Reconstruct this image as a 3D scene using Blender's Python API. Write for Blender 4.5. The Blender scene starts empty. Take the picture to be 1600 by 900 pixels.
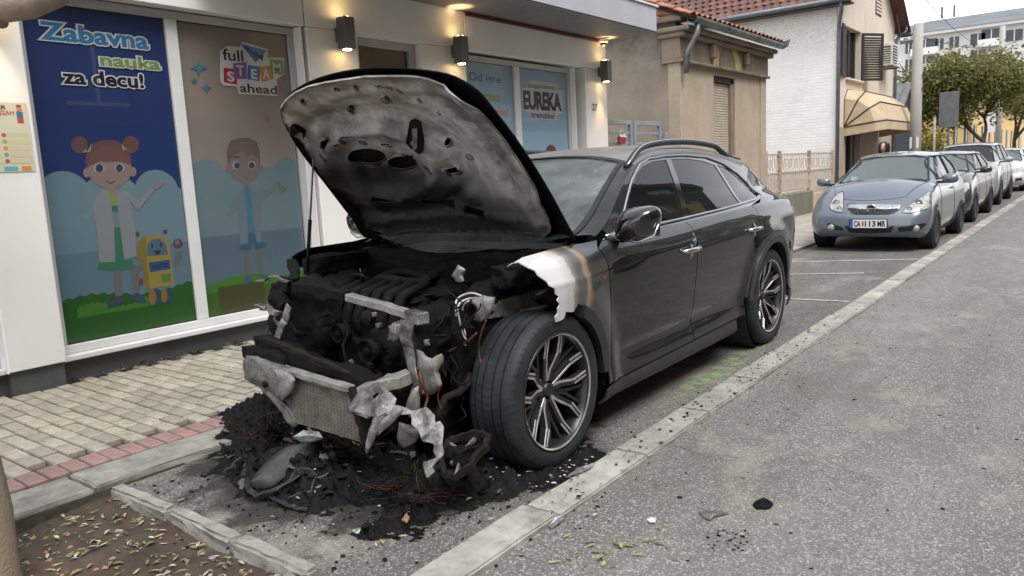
import bpy, bmesh, math, random
from mathutils import Vector, Matrix, noise
from mathutils.geometry import delaunay_2d_cdt
from mathutils.bvhtree import BVHTree
random.seed(7)
S = bpy.context.scene
COL = S.collection
# ------------------------------------------------------------------ camera
YAW, PITCH, ROLL, FPX, CAMH = 0.66431627, 0.14929898, 0.05035339, 1184.43, 1.4387
fw = Vector((-math.sin(YAW)*math.cos(PITCH), math.cos(YAW)*math.cos(PITCH), -math.sin(PITCH)))
r0 = fw.cross(Vector((0, 0, 1))).normalized(); d0 = fw.cross(r0)
rt = math.cos(ROLL)*r0 + math.sin(ROLL)*d0
dn = -math.sin(ROLL)*r0 + math.cos(ROLL)*d0
cam = bpy.data.cameras.new('camera'); camo = bpy.data.objects.new('camera', cam); COL.objects.link(camo)
M = Matrix.Identity(4)
for i, v in enumerate((rt, -dn, -fw)):
    for j in range(3): M[j][i] = v[j]
M[2][3] = CAMH
camo.matrix_world = M
cam.sensor_width = 36; cam.lens = FPX/1600*36; cam.clip_start = .05; cam.clip_end = 2000
S.camera = camo
# ------------------------------------------------------------------ sky, sun, exposure (overcast day)
SUN_EL, SUN_AZ = math.radians(60), math.radians(118)      # azimuth from +Y towards +X
wd = bpy.data.worlds.new('World'); S.world = wd; wd.use_nodes = True
wn = wd.node_tree.nodes; wl = wd.node_tree.links
sky = wn.new('ShaderNodeTexSky'); sky.sky_type = 'NISHITA'; sky.sun_disc = False
sky.sun_elevation = SUN_EL; sky.sun_rotation = SUN_AZ; sky.air_density = 1.0; sky.dust_density = 1.2; sky.ozone_density = 1.0
hs = wn.new('ShaderNodeHueSaturation'); hs.inputs['Saturation'].default_value = .22; hs.inputs['Value'].default_value = 1.0
wl.new(sky.outputs[0], hs.inputs['Color'])
wl.new(hs.outputs[0], wn['Background'].inputs[0]); wn['Background'].inputs[1].default_value = .15
sl = bpy.data.lights.new('sun', 'SUN'); sl.energy = 1.4; sl.angle = math.radians(28); sl.color = (1, .985, .965)
so = bpy.data.objects.new('sun', sl); COL.objects.link(so)
so.rotation_euler = Vector((math.sin(SUN_AZ)*math.cos(SUN_EL), math.cos(SUN_AZ)*math.cos(SUN_EL), math.sin(SUN_EL))).to_track_quat('Z', 'Y').to_euler()
so.location = (20, 20, 40)
S.view_settings.view_transform = 'Standard'; S.view_settings.look = 'None'; S.view_settings.gamma = 1
S.view_settings.exposure = 1.3
S.render.engine = 'CYCLES'
# ------------------------------------------------------------------ pixel -> place
EYE = Vector((0, 0, CAMH))
def ray(px, py): return rt*((px-800)/FPX) + dn*((py-450)/FPX) + fw
def onx(px, py, x): d = ray(px, py); return EYE + d*(x/d.x)
def ony(px, py, y): d = ray(px, py); return EYE + d*(y/d.y)
def onz(px, py, z=0.): d = ray(px, py); return EYE + d*((z-CAMH)/d.z)
# ------------------------------------------------------------------ small tools
def lin(c): return tuple((v/255/12.92 if v/255 <= .04045 else ((v/255+.055)/1.055)**2.4) for v in c)
def sm(a, b, x):
    t = max(0., min(1., (x-a)/(b-a))); return t*t*(3-2*t)
def lerp(a, b, t): return a+(b-a)*t
def interp(tab, x):
    if x <= tab[0][0]: return tab[0][1]
    for (x0, y0), (x1, y1) in zip(tab, tab[1:]):
        if x <= x1: return y0+(y1-y0)*(x-x0)/(x1-x0)
    return tab[-1][1]
def pchip(tab):
    xs = [p[0] for p in tab]; ys = [p[1] for p in tab]; n = len(xs)
    h = [xs[i+1]-xs[i] for i in range(n-1)]; d = [(ys[i+1]-ys[i])/h[i] for i in range(n-1)]
    m = [d[0]]+[0 if d[i-1]*d[i] <= 0 else 2*d[i-1]*d[i]/(d[i-1]+d[i]) for i in range(1, n-1)]+[d[-1]]
    def f(x):
        x = max(xs[0], min(xs[-1], x)); i = 0
        while i < n-2 and x > xs[i+1]: i += 1
        t = (x-xs[i])/h[i]; t2 = t*t; t3 = t2*t
        return (2*t3-3*t2+1)*ys[i]+(t3-2*t2+t)*h[i]*m[i]+(-2*t3+3*t2)*ys[i+1]+(t3-t2)*h[i]*m[i+1]
    return f
def tag(o, label=None, cat=None, group=None, kind=None):
    for k, v in (('label', label), ('category', cat), ('group', group), ('kind', kind)):
        if v: o[k] = v
    return o
def empty(name, loc, label=None, cat=None, group=None, kind=None, parent=None, rz=0):
    o = bpy.data.objects.new(name, None); COL.objects.link(o); o.location = loc; o.rotation_euler[2] = rz
    if parent: o.parent = parent
    o.empty_display_size = .1
    return tag(o, label, cat, group, kind)
def mk(name, verts, faces, m, parent=None, smooth=False, loc=None, mi=None):
    me = bpy.data.meshes.new(name); me.from_pydata([tuple(v) for v in verts], [], faces)
    for x in (m if isinstance(m, (list, tuple)) else [m]): me.materials.append(x)
    if mi: me.polygons.foreach_set('material_index', mi)
    if smooth: me.polygons.foreach_set('use_smooth', [True]*len(me.polygons))
    me.update()
    return link(name, me, parent, loc)
def link(name, me, parent=None, loc=None, rot=None):
    o = bpy.data.objects.new(name, me); COL.objects.link(o)
    if parent: o.parent = parent
    if loc is not None: o.location = loc
    if rot is not None: o.rotation_euler = rot
    return o
class B:
    """collects simple shapes of ONE part"""
    def __init__(s): s.v = []; s.f = []; s.m = []
    def add(s, vs, fs, m=0):
        o = len(s.v); s.v += [tuple(v) for v in vs]; s.f += [tuple(i+o for i in f) for f in fs]; s.m += [m]*len(fs); return s
    def box(s, a, b, m=0, c=.0):
        x0, y0, z0 = (min(a[i], b[i]) for i in range(3)); x1, y1, z1 = (max(a[i], b[i]) for i in range(3))
        if c <= 0:
            return s.add([(x0,y0,z0),(x1,y0,z0),(x1,y1,z0),(x0,y1,z0),(x0,y0,z1),(x1,y0,z1),(x1,y1,z1),(x0,y1,z1)],
                [(3,2,1,0),(4,5,6,7),(0,1,5,4),(1,2,6,5),(2,3,7,6),(3,0,4,7)], m)
        c = min(c, (x1-x0)*.45, (y1-y0)*.45, (z1-z0)*.45)
        bm = bmesh.new(); bmesh.ops.create_cube(bm, size=1)
        for v in bm.verts: v.co = Vector((lerp(x0,x1,v.co.x+.5), lerp(y0,y1,v.co.y+.5), lerp(z0,z1,v.co.z+.5)))
        bmesh.ops.bevel(bm, geom=bm.edges[:], offset=c, segments=1, affect='EDGES')
        bm.verts.index_update()
        s.add([v.co.copy() for v in bm.verts], [tuple(v.index for v in f.verts) for f in bm.faces], m); bm.free(); return s
    def tube(s, pts, r, n=8, m=0, cap=True):
        pts = [Vector(p) for p in pts]; rs = r if isinstance(r, (list, tuple)) else [r]*len(pts)
        up = None; rings = []
        for i, p in enumerate(pts):
            t = (pts[min(i+1, len(pts)-1)]-pts[max(i-1, 0)])
            t = t.normalized() if t.length > 1e-9 else Vector((0, 0, 1))
            if up is None: up = t.orthogonal().normalized()
            up = (up-t*up.dot(t)); up = up.normalized() if up.length > 1e-6 else t.orthogonal().normalized()
            sd = t.cross(up)
            rings.append([p+(up*math.cos(a)+sd*math.sin(a))*rs[i] for a in (2*math.pi*k/n for k in range(n))])
        vs = [v for g in rings for v in g]
        fs = [(i*n+k, i*n+(k+1) % n, (i+1)*n+(k+1) % n, (i+1)*n+k) for i in range(len(pts)-1) for k in range(n)]
        if cap: fs += [tuple(range(n-1, -1, -1)), tuple((len(pts)-1)*n+k for k in range(n))]
        return s.add(vs, fs, m)
    def lathe(s, prof, n=32, axis='x', o=(0,0,0), m=0, closed=False):
        vs = []
        for a in range(n):
            c, q = math.cos(2*math.pi*a/n), math.sin(2*math.pi*a/n)
            for (r, h) in prof:
                p = (h, r*c, r*q) if axis == 'x' else ((r*q, h, r*c) if axis == 'y' else (r*c, r*q, h))
                vs.append((p[0]+o[0], p[1]+o[1], p[2]+o[2]))
        k = len(prof); fs = []
        for a in range(n):
            b = (a+1) % n
            for i in range(k if closed else k-1):
                j = (i+1) % k; fs.append((a*k+i, b*k+i, b*k+j, a*k+j))
        return s.add(vs, fs, m)
    def prism(s, poly, lo, hi, axis='x', m=0):
        """polygon in the two other axes, extruded along axis"""
        def P(p, h): return (h, p[0], p[1]) if axis == 'x' else ((p[0], h, p[1]) if axis == 'y' else (p[0], p[1], h))
        n = len(poly); vs = [P(p, lo) for p in poly]+[P(p, hi) for p in poly]
        fs = [tuple(range(n-1, -1, -1)), tuple(range(n, 2*n))]+[(i, (i+1) % n, n+(i+1) % n, n+i) for i in range(n)]
        return s.add(vs, fs, m)
    def out(s, name, m, parent=None, smooth=False, loc=None):
        o = mk(name, s.v, s.f, m, parent, smooth, loc, s.m if isinstance(m, (list, tuple)) else None)
        bm = bmesh.new(); bm.from_mesh(o.data); bmesh.ops.recalc_face_normals(bm, faces=bm.faces[:]); bm.to_mesh(o.data); bm.free()
        return o
def autosmooth(o, ang=35):
    me = o.data
    me.polygons.foreach_set('use_smooth', [True]*len(me.polygons))
    bm = bmesh.new(); bm.from_mesh(me)
    for e in bm.edges:
        if len(e.link_faces) == 2: e.smooth = e.calc_face_angle(0) < math.radians(ang)
    bm.to_mesh(me); bm.free(); return o
def fbm(p, o=4): return noise.fractal(Vector(p), 1.0, 2.0, o)
def copytree(o, parent=None):
    c = o.copy(); COL.objects.link(c); c.parent = parent
    for ch in list(o.children): copytree(ch, c)
    return c
# ------------------------------------------------------------------ materials
class NT:
    def __init__(s, name):
        s.m = bpy.data.materials.new(name); s.m.use_nodes = True; s.n = s.m.node_tree.nodes; s.l = s.m.node_tree.links
        s.p = s.n['Principled BSDF']; s.tc = s.n.new('ShaderNodeTexCoord')
    def set(s, k, v):
        if hasattr(v, 'is_linked') or hasattr(v, 'links'): s.l.new(v, s.p.inputs[k])
        else: s.p.inputs[k].default_value = (*v, 1) if isinstance(v, (tuple, list)) and len(v) == 3 else v
    def noise(s, scale, detail=4, rough=.55, vec=None, dist=0, dim='3D'):
        t = s.n.new('ShaderNodeTexNoise'); t.inputs['Scale'].default_value = scale; t.inputs['Detail'].default_value = detail
        t.inputs['Roughness'].default_value = rough; t.inputs['Distortion'].default_value = dist
        s.l.new(vec or s.tc.outputs['Object'], t.inputs['Vector']); return t.outputs['Fac']
    def vor(s, scale, out='Distance', vec=None, feature='F1'):
        t = s.n.new('ShaderNodeTexVoronoi'); t.feature = feature; t.inputs['Scale'].default_value = scale
        s.l.new(vec or s.tc.outputs['Object'], t.inputs['Vector']); return t.outputs[out]
    def map(s, scale=(1,1,1), loc=(0,0,0), rot=(0,0,0)):
        t = s.n.new('ShaderNodeMapping'); t.inputs['Scale'].default_value = scale; t.inputs['Location'].default_value = loc; t.inputs['Rotation'].default_value = rot
        s.l.new(s.tc.outputs['Object'], t.inputs['Vector']); return t.outputs[0]
    def ramp(s, fac, stops, interp='LINEAR'):
        t = s.n.new('ShaderNodeValToRGB'); t.color_ramp.interpolation = interp; e = t.color_ramp.elements
        while len(e) < len(stops): e.new(.5)
        for k, (p, c) in zip(e, stops):
            k.position = p; k.color = (c, c, c, 1) if not isinstance(c, (tuple, list)) else (*c[:3], 1)
        s.l.new(fac, t.inputs[0]); return t.outputs[0]
    def mix(s, fac, a, b, mode='MIX'):
        t = s.n.new('ShaderNodeMix'); t.data_type = 'RGBA'; t.blend_type = mode; t.clamp_factor = True
        for i, v in ((0, fac), (6, a), (7, b)):
            if hasattr(v, 'links'): s.l.new(v, t.inputs[i])
            elif i == 0: t.inputs[0].default_value = v
            else: t.inputs[i].default_value = (*v[:3], 1) if isinstance(v, (tuple, list)) else (v, v, v, 1)
        return t.outputs[2]
    def math(s, op, a, b=0., c=0.):
        t = s.n.new('ShaderNodeMath'); t.operation = op
        for i, v in enumerate((a, b, c)):
            if hasattr(v, 'links'): s.l.new(v, t.inputs[i])
            else: t.inputs[i].default_value = v
        return t.outputs[0]
    def xyz(s, vec=None):
        t = s.n.new('ShaderNodeSeparateXYZ'); s.l.new(vec or s.tc.outputs['Object'], t.inputs[0]); return t.outputs
    def rand(s):
        t = s.n.new('ShaderNodeObjectInfo'); return t.outputs['Random']
    def bump(s, h, strength=.3, dist=.01):
        t = s.n.new('ShaderNodeBump'); t.inputs['Strength'].default_value = strength; t.inputs['Distance'].default_value = dist
        s.l.new(h, t.inputs['Height']); s.l.new(t.outputs[0], s.p.inputs['Normal']); return t
def pm(name, col, rough=.6, metal=0., var=.18, scale=6, bump=0., bscale=60, col2=None, coat=0., rnd=0., spec=.5, dirt=0., grime=None):
    t = NT(name); n = t.noise(scale, 5)
    c2 = col2 or tuple(v*(1-var*1.6) for v in col); c1 = col if col2 else tuple(min(1, v*(1+var*.6)) for v in col)
    c = t.mix(t.ramp(n, [(.32, 0.), (.68, 1.)]), c2, c1)
    if dirt: c = t.mix(t.ramp(t.noise(scale*.35, 6, .65), [(.5, 0.), (.75, dirt)]), c, tuple(v*.35 for v in col))
    if rnd: c = t.mix(1., c, t.ramp(t.rand(), [(0, 1-rnd), (1, 1+rnd*.0)]), 'MULTIPLY')
    if grime:
        g = t.n.new('ShaderNodeNewGeometry').outputs['Position']; c = t.mix(t.ramp(t.noise(1.7, 7, .7, g), [(.42, 0.), (.66, .62)]), c, grime); c = t.mix(t.ramp(t.noise(13, 6, .75, g), [(.52, 0.), (.70, .7)]), c, tuple(v*.55 for v in grime))
    t.set('Base Color', c); t.set('Metallic', metal); t.set('Specular IOR Level', spec)
    t.set('Roughness', t.ramp(t.noise(scale*2.3, 4), [(.3, max(0, rough-.08)), (.7, min(1, rough+.08))]))
    if coat: t.set('Coat Weight', coat); t.set('Coat Roughness', .04)
    if bump: t.bump(t.noise(bscale, 5, .6), bump, .006)
    return t.m
def emis(name, col, st):
    t = NT(name); t.set('Base Color', col); t.set('Emission Color', col); t.p.inputs['Emission Strength'].default_value = st; return t.m
def glass(name, tint=(.8,.85,.85), tr=.75, rough=.02, body=(.02,.025,.025)):
    """thin pane: see-through part plus a glossy skin"""
    t = NT(name); n, l = t.n, t.l
    t.set('Base Color', body); t.set('Roughness', rough); t.set('Specular IOR Level', .8)
    tb = n.new('ShaderNodeBsdfTransparent'); tb.inputs[0].default_value = (*tint, 1)
    fr = n.new('ShaderNodeFresnel'); fr.inputs[0].default_value = 1.5
    f2 = t.math('SUBTRACT', tr, fr.outputs[0])
    mx = n.new('ShaderNodeMixShader'); l.new(t.math('MAXIMUM', f2, 0.), mx.inputs[0]); l.new(t.p.outputs[0], mx.inputs[1]); l.new(tb.outputs[0], mx.inputs[2])
    l.new(mx.outputs[0], n['Material Output'].inputs[0]); return t.m
# ================================================================== MATERIALS OF THE SETTING
def asphalt_mat(name, base, dark, speck, soot=False):
    t = NT(name); v = t.tc.outputs['Object']
    st = t.vor(135, 'Color'); stv = t.n.new('ShaderNodeSeparateColor'); t.l.new(st, stv.inputs[0])
    d = t.vor(135, 'Distance')
    big = t.noise(.55, 6, .6); wear = t.noise(1.1, 6, .65, t.map((1.6, .22, 1))); mid = t.noise(4.5, 5, .6); fine = t.noise(38, 4, .65)
    c = t.mix(t.ramp(big, [(.35, 0.), (.66, 1.)]), dark, base)
    c = t.mix(t.ramp(wear, [(.38, 1.), (.58, 0.)]), c, tuple(x*.62 for x in dark)); c = t.mix(t.ramp(wear, [(.58, 0.), (.72, .4)]), c, tuple(min(1, x*1.25) for x in base))
    cr = t.vor(.45, 'Distance', None, 'DISTANCE_TO_EDGE'); c = t.mix(t.math('MULTIPLY', t.ramp(t.math('ADD', cr, t.math('MULTIPLY', t.math('SUBTRACT', t.noise(9, 5, .7), .5), .05)), [(.0, .9), (.006, 0.)]), t.ramp(t.noise(.8, 2), [(.5, 0.), (.6, 1.)])), c, tuple(x*.25 for x in dark))
    c = t.mix(t.ramp(mid, [(.42, .0), (.72, .55)]), c, tuple(x*.62 for x in base))
    c = t.mix(t.ramp(stv.outputs[0], [(.0, .85), (.42, 0.), (.70, 0.), (.86, 1.)]), c, t.ramp(stv.outputs[1], [(0, tuple(x*.35 for x in base)), (.55, tuple(x*.6 for x in base)), (.6, speck), (1, tuple(x*.8 for x in speck))]))
    c = t.mix(t.ramp(d, [(.004, 0.), (.009, .45)]), c, tuple(x*.3 for x in dark))
    c = t.mix(t.ramp(fine, [(.45, 0.), (.75, .35)]), c, tuple(x*.45 for x in dark))
    blot = t.noise(.85, 7, .7, t.map((1, .55, 1), (3, 1, 0))); c = t.mix(t.ramp(blot, [(.50, 0.), (.64, .6)]), c, tuple(v*k for v, k in zip(dark, (.50, .47, .44)))); c = t.mix(t.ramp(t.noise(1.6, 6, .7, t.map((1, .6, 1), (7, 5, 0))), [(.55, 0.), (.70, .45)]), c, (.36,.33,.27))
    x, y, z = t.xyz()
    if soot:
        # burnt stain spread round the engine of the wreck
        dx = t.math('DIVIDE', t.math('ADD', x, 3.0), 1.12); dy = t.math('DIVIDE', t.math('SUBTRACT', y, 2.8), 1.2)
        r = t.math('SQRT', t.math('ADD', t.math('MULTIPLY', dx, dx), t.math('MULTIPLY', dy, dy)))
        r = t.math('ADD', r, t.math('MULTIPLY', t.math('SUBTRACT', t.noise(3.2, 6, .65), .5), 1.1))
        c = t.mix(t.ramp(r, [(.55, .97), (.85, .8), (1.12, .0)]), c, (.008, .008, .008))
        g = t.math('MULTIPLY', t.ramp(t.math('ABSOLUTE', t.math('SUBTRACT', y, 5.0)), [(.4, 1.), (1.1, 0.)]), t.ramp(t.math('ABSOLUTE', t.math('ADD', x, 2.08)), [(.04, 1.), (.13, 0.)]))
        c = t.mix(t.math('MULTIPLY', g, t.ramp(t.noise(11, 5, .7), [(.45, 0.), (.62, .75)])), c, (.20, .30, .09))
    t.set('Base Color', c); t.set('Roughness', t.ramp(t.noise(7, 4), [(.3, .62), (.7, .9)])); t.set('Specular IOR Level', .35)
    h = t.math('ADD', t.ramp(d, [(.0, 1.), (.011, 0.)]), t.math('MULTIPLY', fine, .9))
    t.bump(h, .55, .006)
    return t.m
M_road = asphalt_mat('road_asphalt', (.315,.303,.28), (.225,.217,.20), (.60,.58,.535))
M_park = asphalt_mat('bay_asphalt', (.235,.224,.205), (.15,.144,.133), (.50,.48,.44), soot=True)
M_soil = pm('soil', (.075,.052,.036), .95, var=.35, scale=9, bump=.9, bscale=45, col2=(.035,.025,.018))
M_conc = pm('kerb_concrete', (.42,.40,.355), .85, var=.2, scale=7, bump=.5, bscale=70, rnd=.2, dirt=.75, grime=(.20,.19,.165))
M_conc2 = pm('old_concrete', (.33,.325,.285), .88, var=.22, scale=9, bump=.5, bscale=60, rnd=.12, dirt=.8, grime=(.17,.165,.14))
M_brick = pm('paver', (.47,.43,.345), .85, var=.16, scale=16, bump=.4, bscale=90, rnd=.34, dirt=.55, grime=(.25,.225,.185))
M_red = pm('red_paver', (.38,.235,.215), .85, var=.2, scale=16, bump=.4, bscale=90, rnd=.22, dirt=.55, grime=(.22,.16,.145))
M_joint = pm('joint_sand', (.075,.066,.05), .95, var=.3, scale=20, bump=.4)
M_far = pm('far_paving', (.33,.30,.26), .9, var=.2, scale=2.5, bump=.2)
M_paintw = pm('worn_road_paint', (.5,.49,.45), .8, var=.4, scale=14, col2=(.24,.23,.21))
# ================================================================== GROUND
def sheet(name, x0, x1, y0, y1, z, m, parent=None):
    o = mk(name, [(x0,y0,z),(x1,y0,z),(x1,y1,z),(x0,y1,z)], [(0,1,2,3)], m, parent); return o
tag(sheet('ground', -400, 400, -200, 700, -.14, M_far), kind='structure')
tag(sheet('road', -1.80, 5.2, -14, 260, 0, M_road), kind='structure')
tag(sheet('parking_bay', -3.86, -1.80, 1.585, 260, -.004, M_park), kind='structure')
o = B().box((5.2,-14,-.1), (60,260,.10)).out('far_pavement', M_far); tag(o, kind='structure')
# soil bed with bumps
vs = []; fs = []; nx, ny = 44, 60
for j in range(ny+1):
    for i in range(nx+1):
        x = lerp(-3.80, -2.28, i/nx); y = lerp(-.4, 1.56, j/ny)
        vs.append((x, y, -.035+.03*fbm((x*3, y*3, 1))+.012*fbm((x*14, y*14, 4))))
fs = [(j*(nx+1)+i, j*(nx+1)+i+1, (j+1)*(nx+1)+i+1, (j+1)*(nx+1)+i) for j in range(ny) for i in range(nx)]
tag(mk('soil_bed', vs, fs, M_soil, smooth=True), kind='structure')
# kerbs
def stone_mesh(name, dx, dy, dz, m, seed, c=.008, chip=.006):
    bm = bmesh.new(); bmesh.ops.create_cube(bm, size=1)
    for v in bm.verts: v.co = Vector((v.co.x*dx, v.co.y*dy, v.co.z*dz))
    bmesh.ops.bevel(bm, geom=bm.edges[:], offset=c, segments=2, affect='EDGES')
    bmesh.ops.subdivide_edges(bm, edges=[e for e in bm.edges if e.calc_length() > .12], cuts=5, use_grid_fill=True)
    for v in bm.verts: v.co += Vector((fbm((v.co.x*22+seed, v.co.y*22, v.co.z*22)), fbm((v.co.y*22, seed, v.co.x*22)), fbm((v.co.z*22, v.co.x*22, seed))*.5))*chip
    me = bpy.data.meshes.new(name); bm.to_mesh(me); bm.free(); me.materials.append(m); return me
kerb = empty('kerb', (-1.815, 0, 0), kind='structure')
ks = [stone_mesh('kerb_stone', .185, .768, .16, M_conc, s, chip=.007) for s in (1, 5, 9)]
for i in range(64):
    yj = 2.443+.777*(i-4)
    o = link('kerb_stone', ks[i % 3], kerb, (random.uniform(-.004,.004), yj+.388, -.052+random.uniform(-.006,.004)), (random.uniform(-.006,.006), random.uniform(-.01,.01), random.uniform(-.004,.004)))
pave = empty('pavement', (-5.1, 0, 0), kind='structure')
B().box((-1.3,-2,-.14), (1.31,120,.008)).out('bedding', M_joint, pave)
ks2 = [stone_mesh('edge_stone', .30, .985, .16, M_conc2, s, chip=.012) for s in (2, 7)]
for i in range(46):
    link('edge_stone', ks2[i % 2], pave, (1.152+random.uniform(-.008,.008), 1.487+.995*(i-2)+.497, -.048+random.uniform(-.006,.006)), (random.uniform(-.008,.008), random.uniform(-.012,.012), 0))
pbed = empty('planter_edging', (-2.3, 1.59, 0), kind='structure')
for i, (a, b) in enumerate(((-3.765,-3.25), (-3.24,-2.735), (-2.725,-2.245))):
    me = stone_mesh('edging_stone', .075, abs(b-a), .2, M_conc2, 20+i, c=.014, chip=.014)
    link('edging_stone', me, pbed, ((a+b)/2+2.3, -.005+random.uniform(-.008,.008), -.075), (random.uniform(-.03,.03), 0, math.pi/2+random.uniform(-.02,.02)))
for i in range(3):
    me = stone_mesh('edging_stone', .075, .62, .2, M_conc2, 40+i, c=.014, chip=.014)
    link('edging_stone', me, pbed, (.012, -.36-.63*i, -.08), (0, random.uniform(-.03,.03), random.uniform(-.02,.02)))
# pavers: 20 x 10 cm, long joints across the pavement, one course of red ones along the edge
bk = [stone_mesh('paver', .192, .091, .05, M_brick, s, c=.004, chip=.003) for s in (1, 2)]
rk = stone_mesh('paver', .20, .094, .05, M_red, 3, c=.004, chip=.003)
bmx = B(); cnt = 0; spots = []
for j in range(-8, 92):
    y = 1.313+.1015*j+.05
    spots.append((-4.215, y, 1))
    off = .1 if j % 2 else 0.
    for i in range(-1, 10):
        x = -4.325-.1-.2*i-off
        if -6.2 < x < -4.42: spots.append((x, y, 0))
spots.sort(key=lambda s: (s[0]+3)**2*.3+s[1]**2 if s[1] > 1.0 else 99)
for (x, y, red) in spots:
    h = .0 + .009*noise.noise(Vector((x*.9, y*.9, 3)))+random.uniform(-.003,.003)
    if cnt < 300 and y > 1.0:
        link('paver', rk if red else random.choice(bk), pave, (x+5.1, y, .006+h), (random.uniform(-.02,.02), random.uniform(-.012,.012), random.uniform(-.015,.015))); cnt += 1
    else: bmx.box((x+5.1-.097, y-.0455, -.02), (x+5.1+.097, y+.0455, .031+h), 1 if red else 0)
o = bmx.out('far_pavers', [M_brick, M_red], pave); o['kind'] = 'stuff'
tag(sheet('far_footway', -6.4, -3.80, 10.55, 200, .034, M_far), kind='structure')
# worn white bay lines (flush paint)
def paint_line(a, b, w, parent=None, z=.002):
    a = Vector((*a, 0)); b = Vector((*b, 0)); t = (b-a).normalized(); s = Vector((-t.y, t.x, 0))*w/2; n = 14
    v = []; 
    for i in range(n+1):
        p = a.lerp(b, i/n); k = 1+.35*noise.noise(Vector((i*.9, a.x, 2)))
        v += [(*(p-s*k).xy, z), (*(p+s*k).xy, z)]
    return mk('bay_line', v, [(2*i, 2*i+1, 2*i+3, 2*i+2) for i in range(n)], M_paintw)
for a, b, w in (((-3.7, 7.86), (-1.96, 7.99), .055), ((-3.75, 10.75), (-1.95, 11.6), .07), ((-3.72, 9.4), (-2.3, 10.05), .06), ((-3.7, 17.1), (-1.96, 17.2), .08), ((-3.7, 23.1), (-1.96, 23.2), .08)):
    tag(paint_line(a, b, w), kind='structure')
# ================================================================== SHOP
M_panel = pm('white_panel', (.80,.795,.775), .42, var=.035, scale=1.3, dirt=.10)
M_plinth = pm('plinth', (.075,.078,.08), .7, var=.15, scale=5, bump=.15, bscale=40)
M_alu = pm('white_aluminium', (.62,.62,.61), .38, var=.05, scale=3)
M_frame = pm('grey_frame', (.42,.43,.43), .4, var=.05, scale=3)
M_soffit = pm('grey_soffit', (.17,.17,.185), .6, var=.08, scale=2)
M_fascia = pm('fascia', (.42,.42,.46), .5, var=.08, scale=1.5)
M_lampbox = pm('lamp_grey', (.13,.13,.125), .45, metal=.4, var=.1)
M_black = pm('black_rubber', (.012,.012,.013), .6, var=.2)
M_led = emis('lamp_glow', (1,.66,.25), 14)
M_red_strip = pm('dark_red_strip', (.10,.018,.022), .5)
def print_mat(name, gloss=.06, dim=.66):
    t = NT(name); a = t.n.new('ShaderNodeAttribute'); a.attribute_name = 'ink'
    t.set('Base Color', t.mix(1., a.outputs['Color'], (dim, dim, dim), 'MULTIPLY')); t.set('Roughness', .35); t.set('Coat Weight', gloss and 1.0); t.set('Coat Roughness', .02); t.set('Coat IOR', 1.5); t.set('Specular IOR Level', .3); return t.m
M_print = print_mat('window_print'); M_paper = print_mat('paper_print', 0, .9)
def poly_faces(polys, step=.0005, x0=0.):
    vs = []; fs = []; cs = []
    for k, (P, c) in enumerate(polys):
        o = len(vs); vs += [(x0+step*k, y, z) for (y, z) in P]; fs.append(tuple(range(o, o+len(P)))); cs.append(c)
    return vs, fs, cs
def art(name, polys, parent, x0, loc, step=.0001, mat=None):
    """flat print: coloured polygons in the wall plane (Y, Z)"""
    vs, fs, cs = poly_faces([([(y-loc[1], z-loc[2]) for y, z in P], c) for P, c in polys], step, x0-loc[0])
    o = mk(name, vs, fs, mat or M_print, parent); paint(o, cs); return o
def paint(o, cs):
    at = o.data.color_attributes.new('ink', 'FLOAT_COLOR', 'CORNER')
    for p, c in zip(o.data.polygons, cs):
        if p.normal.x < -.5: p.flip()
        for li in p.loop_indices: at.data[li].color = (*c, 1)
def circ(c, r, n=28, ry=None, a0=0, a1=2*math.pi):
    ry = ry or r; full = abs(a1-a0) > 6.28; k = n if full else n+1
    return [(c[0]+r*math.cos(a0+(a1-a0)*i/n), c[1]+ry*math.sin(a0+(a1-a0)*i/n)) for i in range(k)]
def text_mesh(txt, bold=0., bev=0., shear=0., spacing=1.):
    cu = bpy.data.curves.new('t', 'FONT'); cu.body = txt; cu.offset = bold; cu.bevel_depth = bev; cu.bevel_resolution = 2; cu.shear = shear; cu.resolution_u = 4; cu.space_character = spacing
    ob = bpy.data.objects.new('t', cu); COL.objects.link(ob); bpy.context.view_layer.update()
    me = bpy.data.meshes.new_from_object(ob.evaluated_get(bpy.context.evaluated_depsgraph_get()))
    bpy.data.objects.remove(ob); bpy.data.curves.remove(cu); return me
def lettering(name, txt, box, X, col, parent, loc, bold=.02, halo=None, halo_w=.06, mat=None, flip='x', spacing=1., shear=0.):
    """letters fitted into box=(y0,y1,z0,z1) on the plane X (facing +X), or facing -Y when flip='y' (box = x0,x1,z0,z1; X = the y plane)"""
    out = []; ref = text_mesh(txt, bold, spacing=spacing, shear=shear)
    xs = [v.co.x for v in ref.vertices]; ys = [v.co.y for v in ref.vertices]; a0, a1, b0, b1 = min(xs), max(xs), min(ys), max(ys)
    sx = (box[1]-box[0])/(a1-a0); sy = (box[3]-box[2])/(b1-b0)
    def put(me, x, c, nm, flat):
        for v in me.vertices:
            y = box[0]+(v.co.x-a0)*sx; z = box[2]+(v.co.y-b0)*sy; dz = v.co.z*flat
            w = (x+dz, y, z) if flip == 'x' else (y, x-dz, z)
            v.co = (w[0]-loc[0], w[1]-loc[1], w[2]-loc[2])
        me.materials.clear(); me.materials.append(mat or M_print)
        o = link(nm, me, parent)
        at = me.color_attributes.new('ink', 'FLOAT_COLOR', 'CORNER'); at.data.foreach_set('color', [v for _ in range(len(at.data)) for v in (*c, 1)])
        return o
    if halo: out.append(put(text_mesh(txt, bold, halo_w, spacing=spacing, shear=shear), X, halo, name+'_outline', .002))
    out.append(put(ref, X+(.0004 if flip == 'x' else -.0016), col, name, 0.)); return out
shop = empty('shop_building', (-6.3, 6, 0), 'white panelled single storey shop with printed windows and grey canopy', 'shop')
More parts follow.
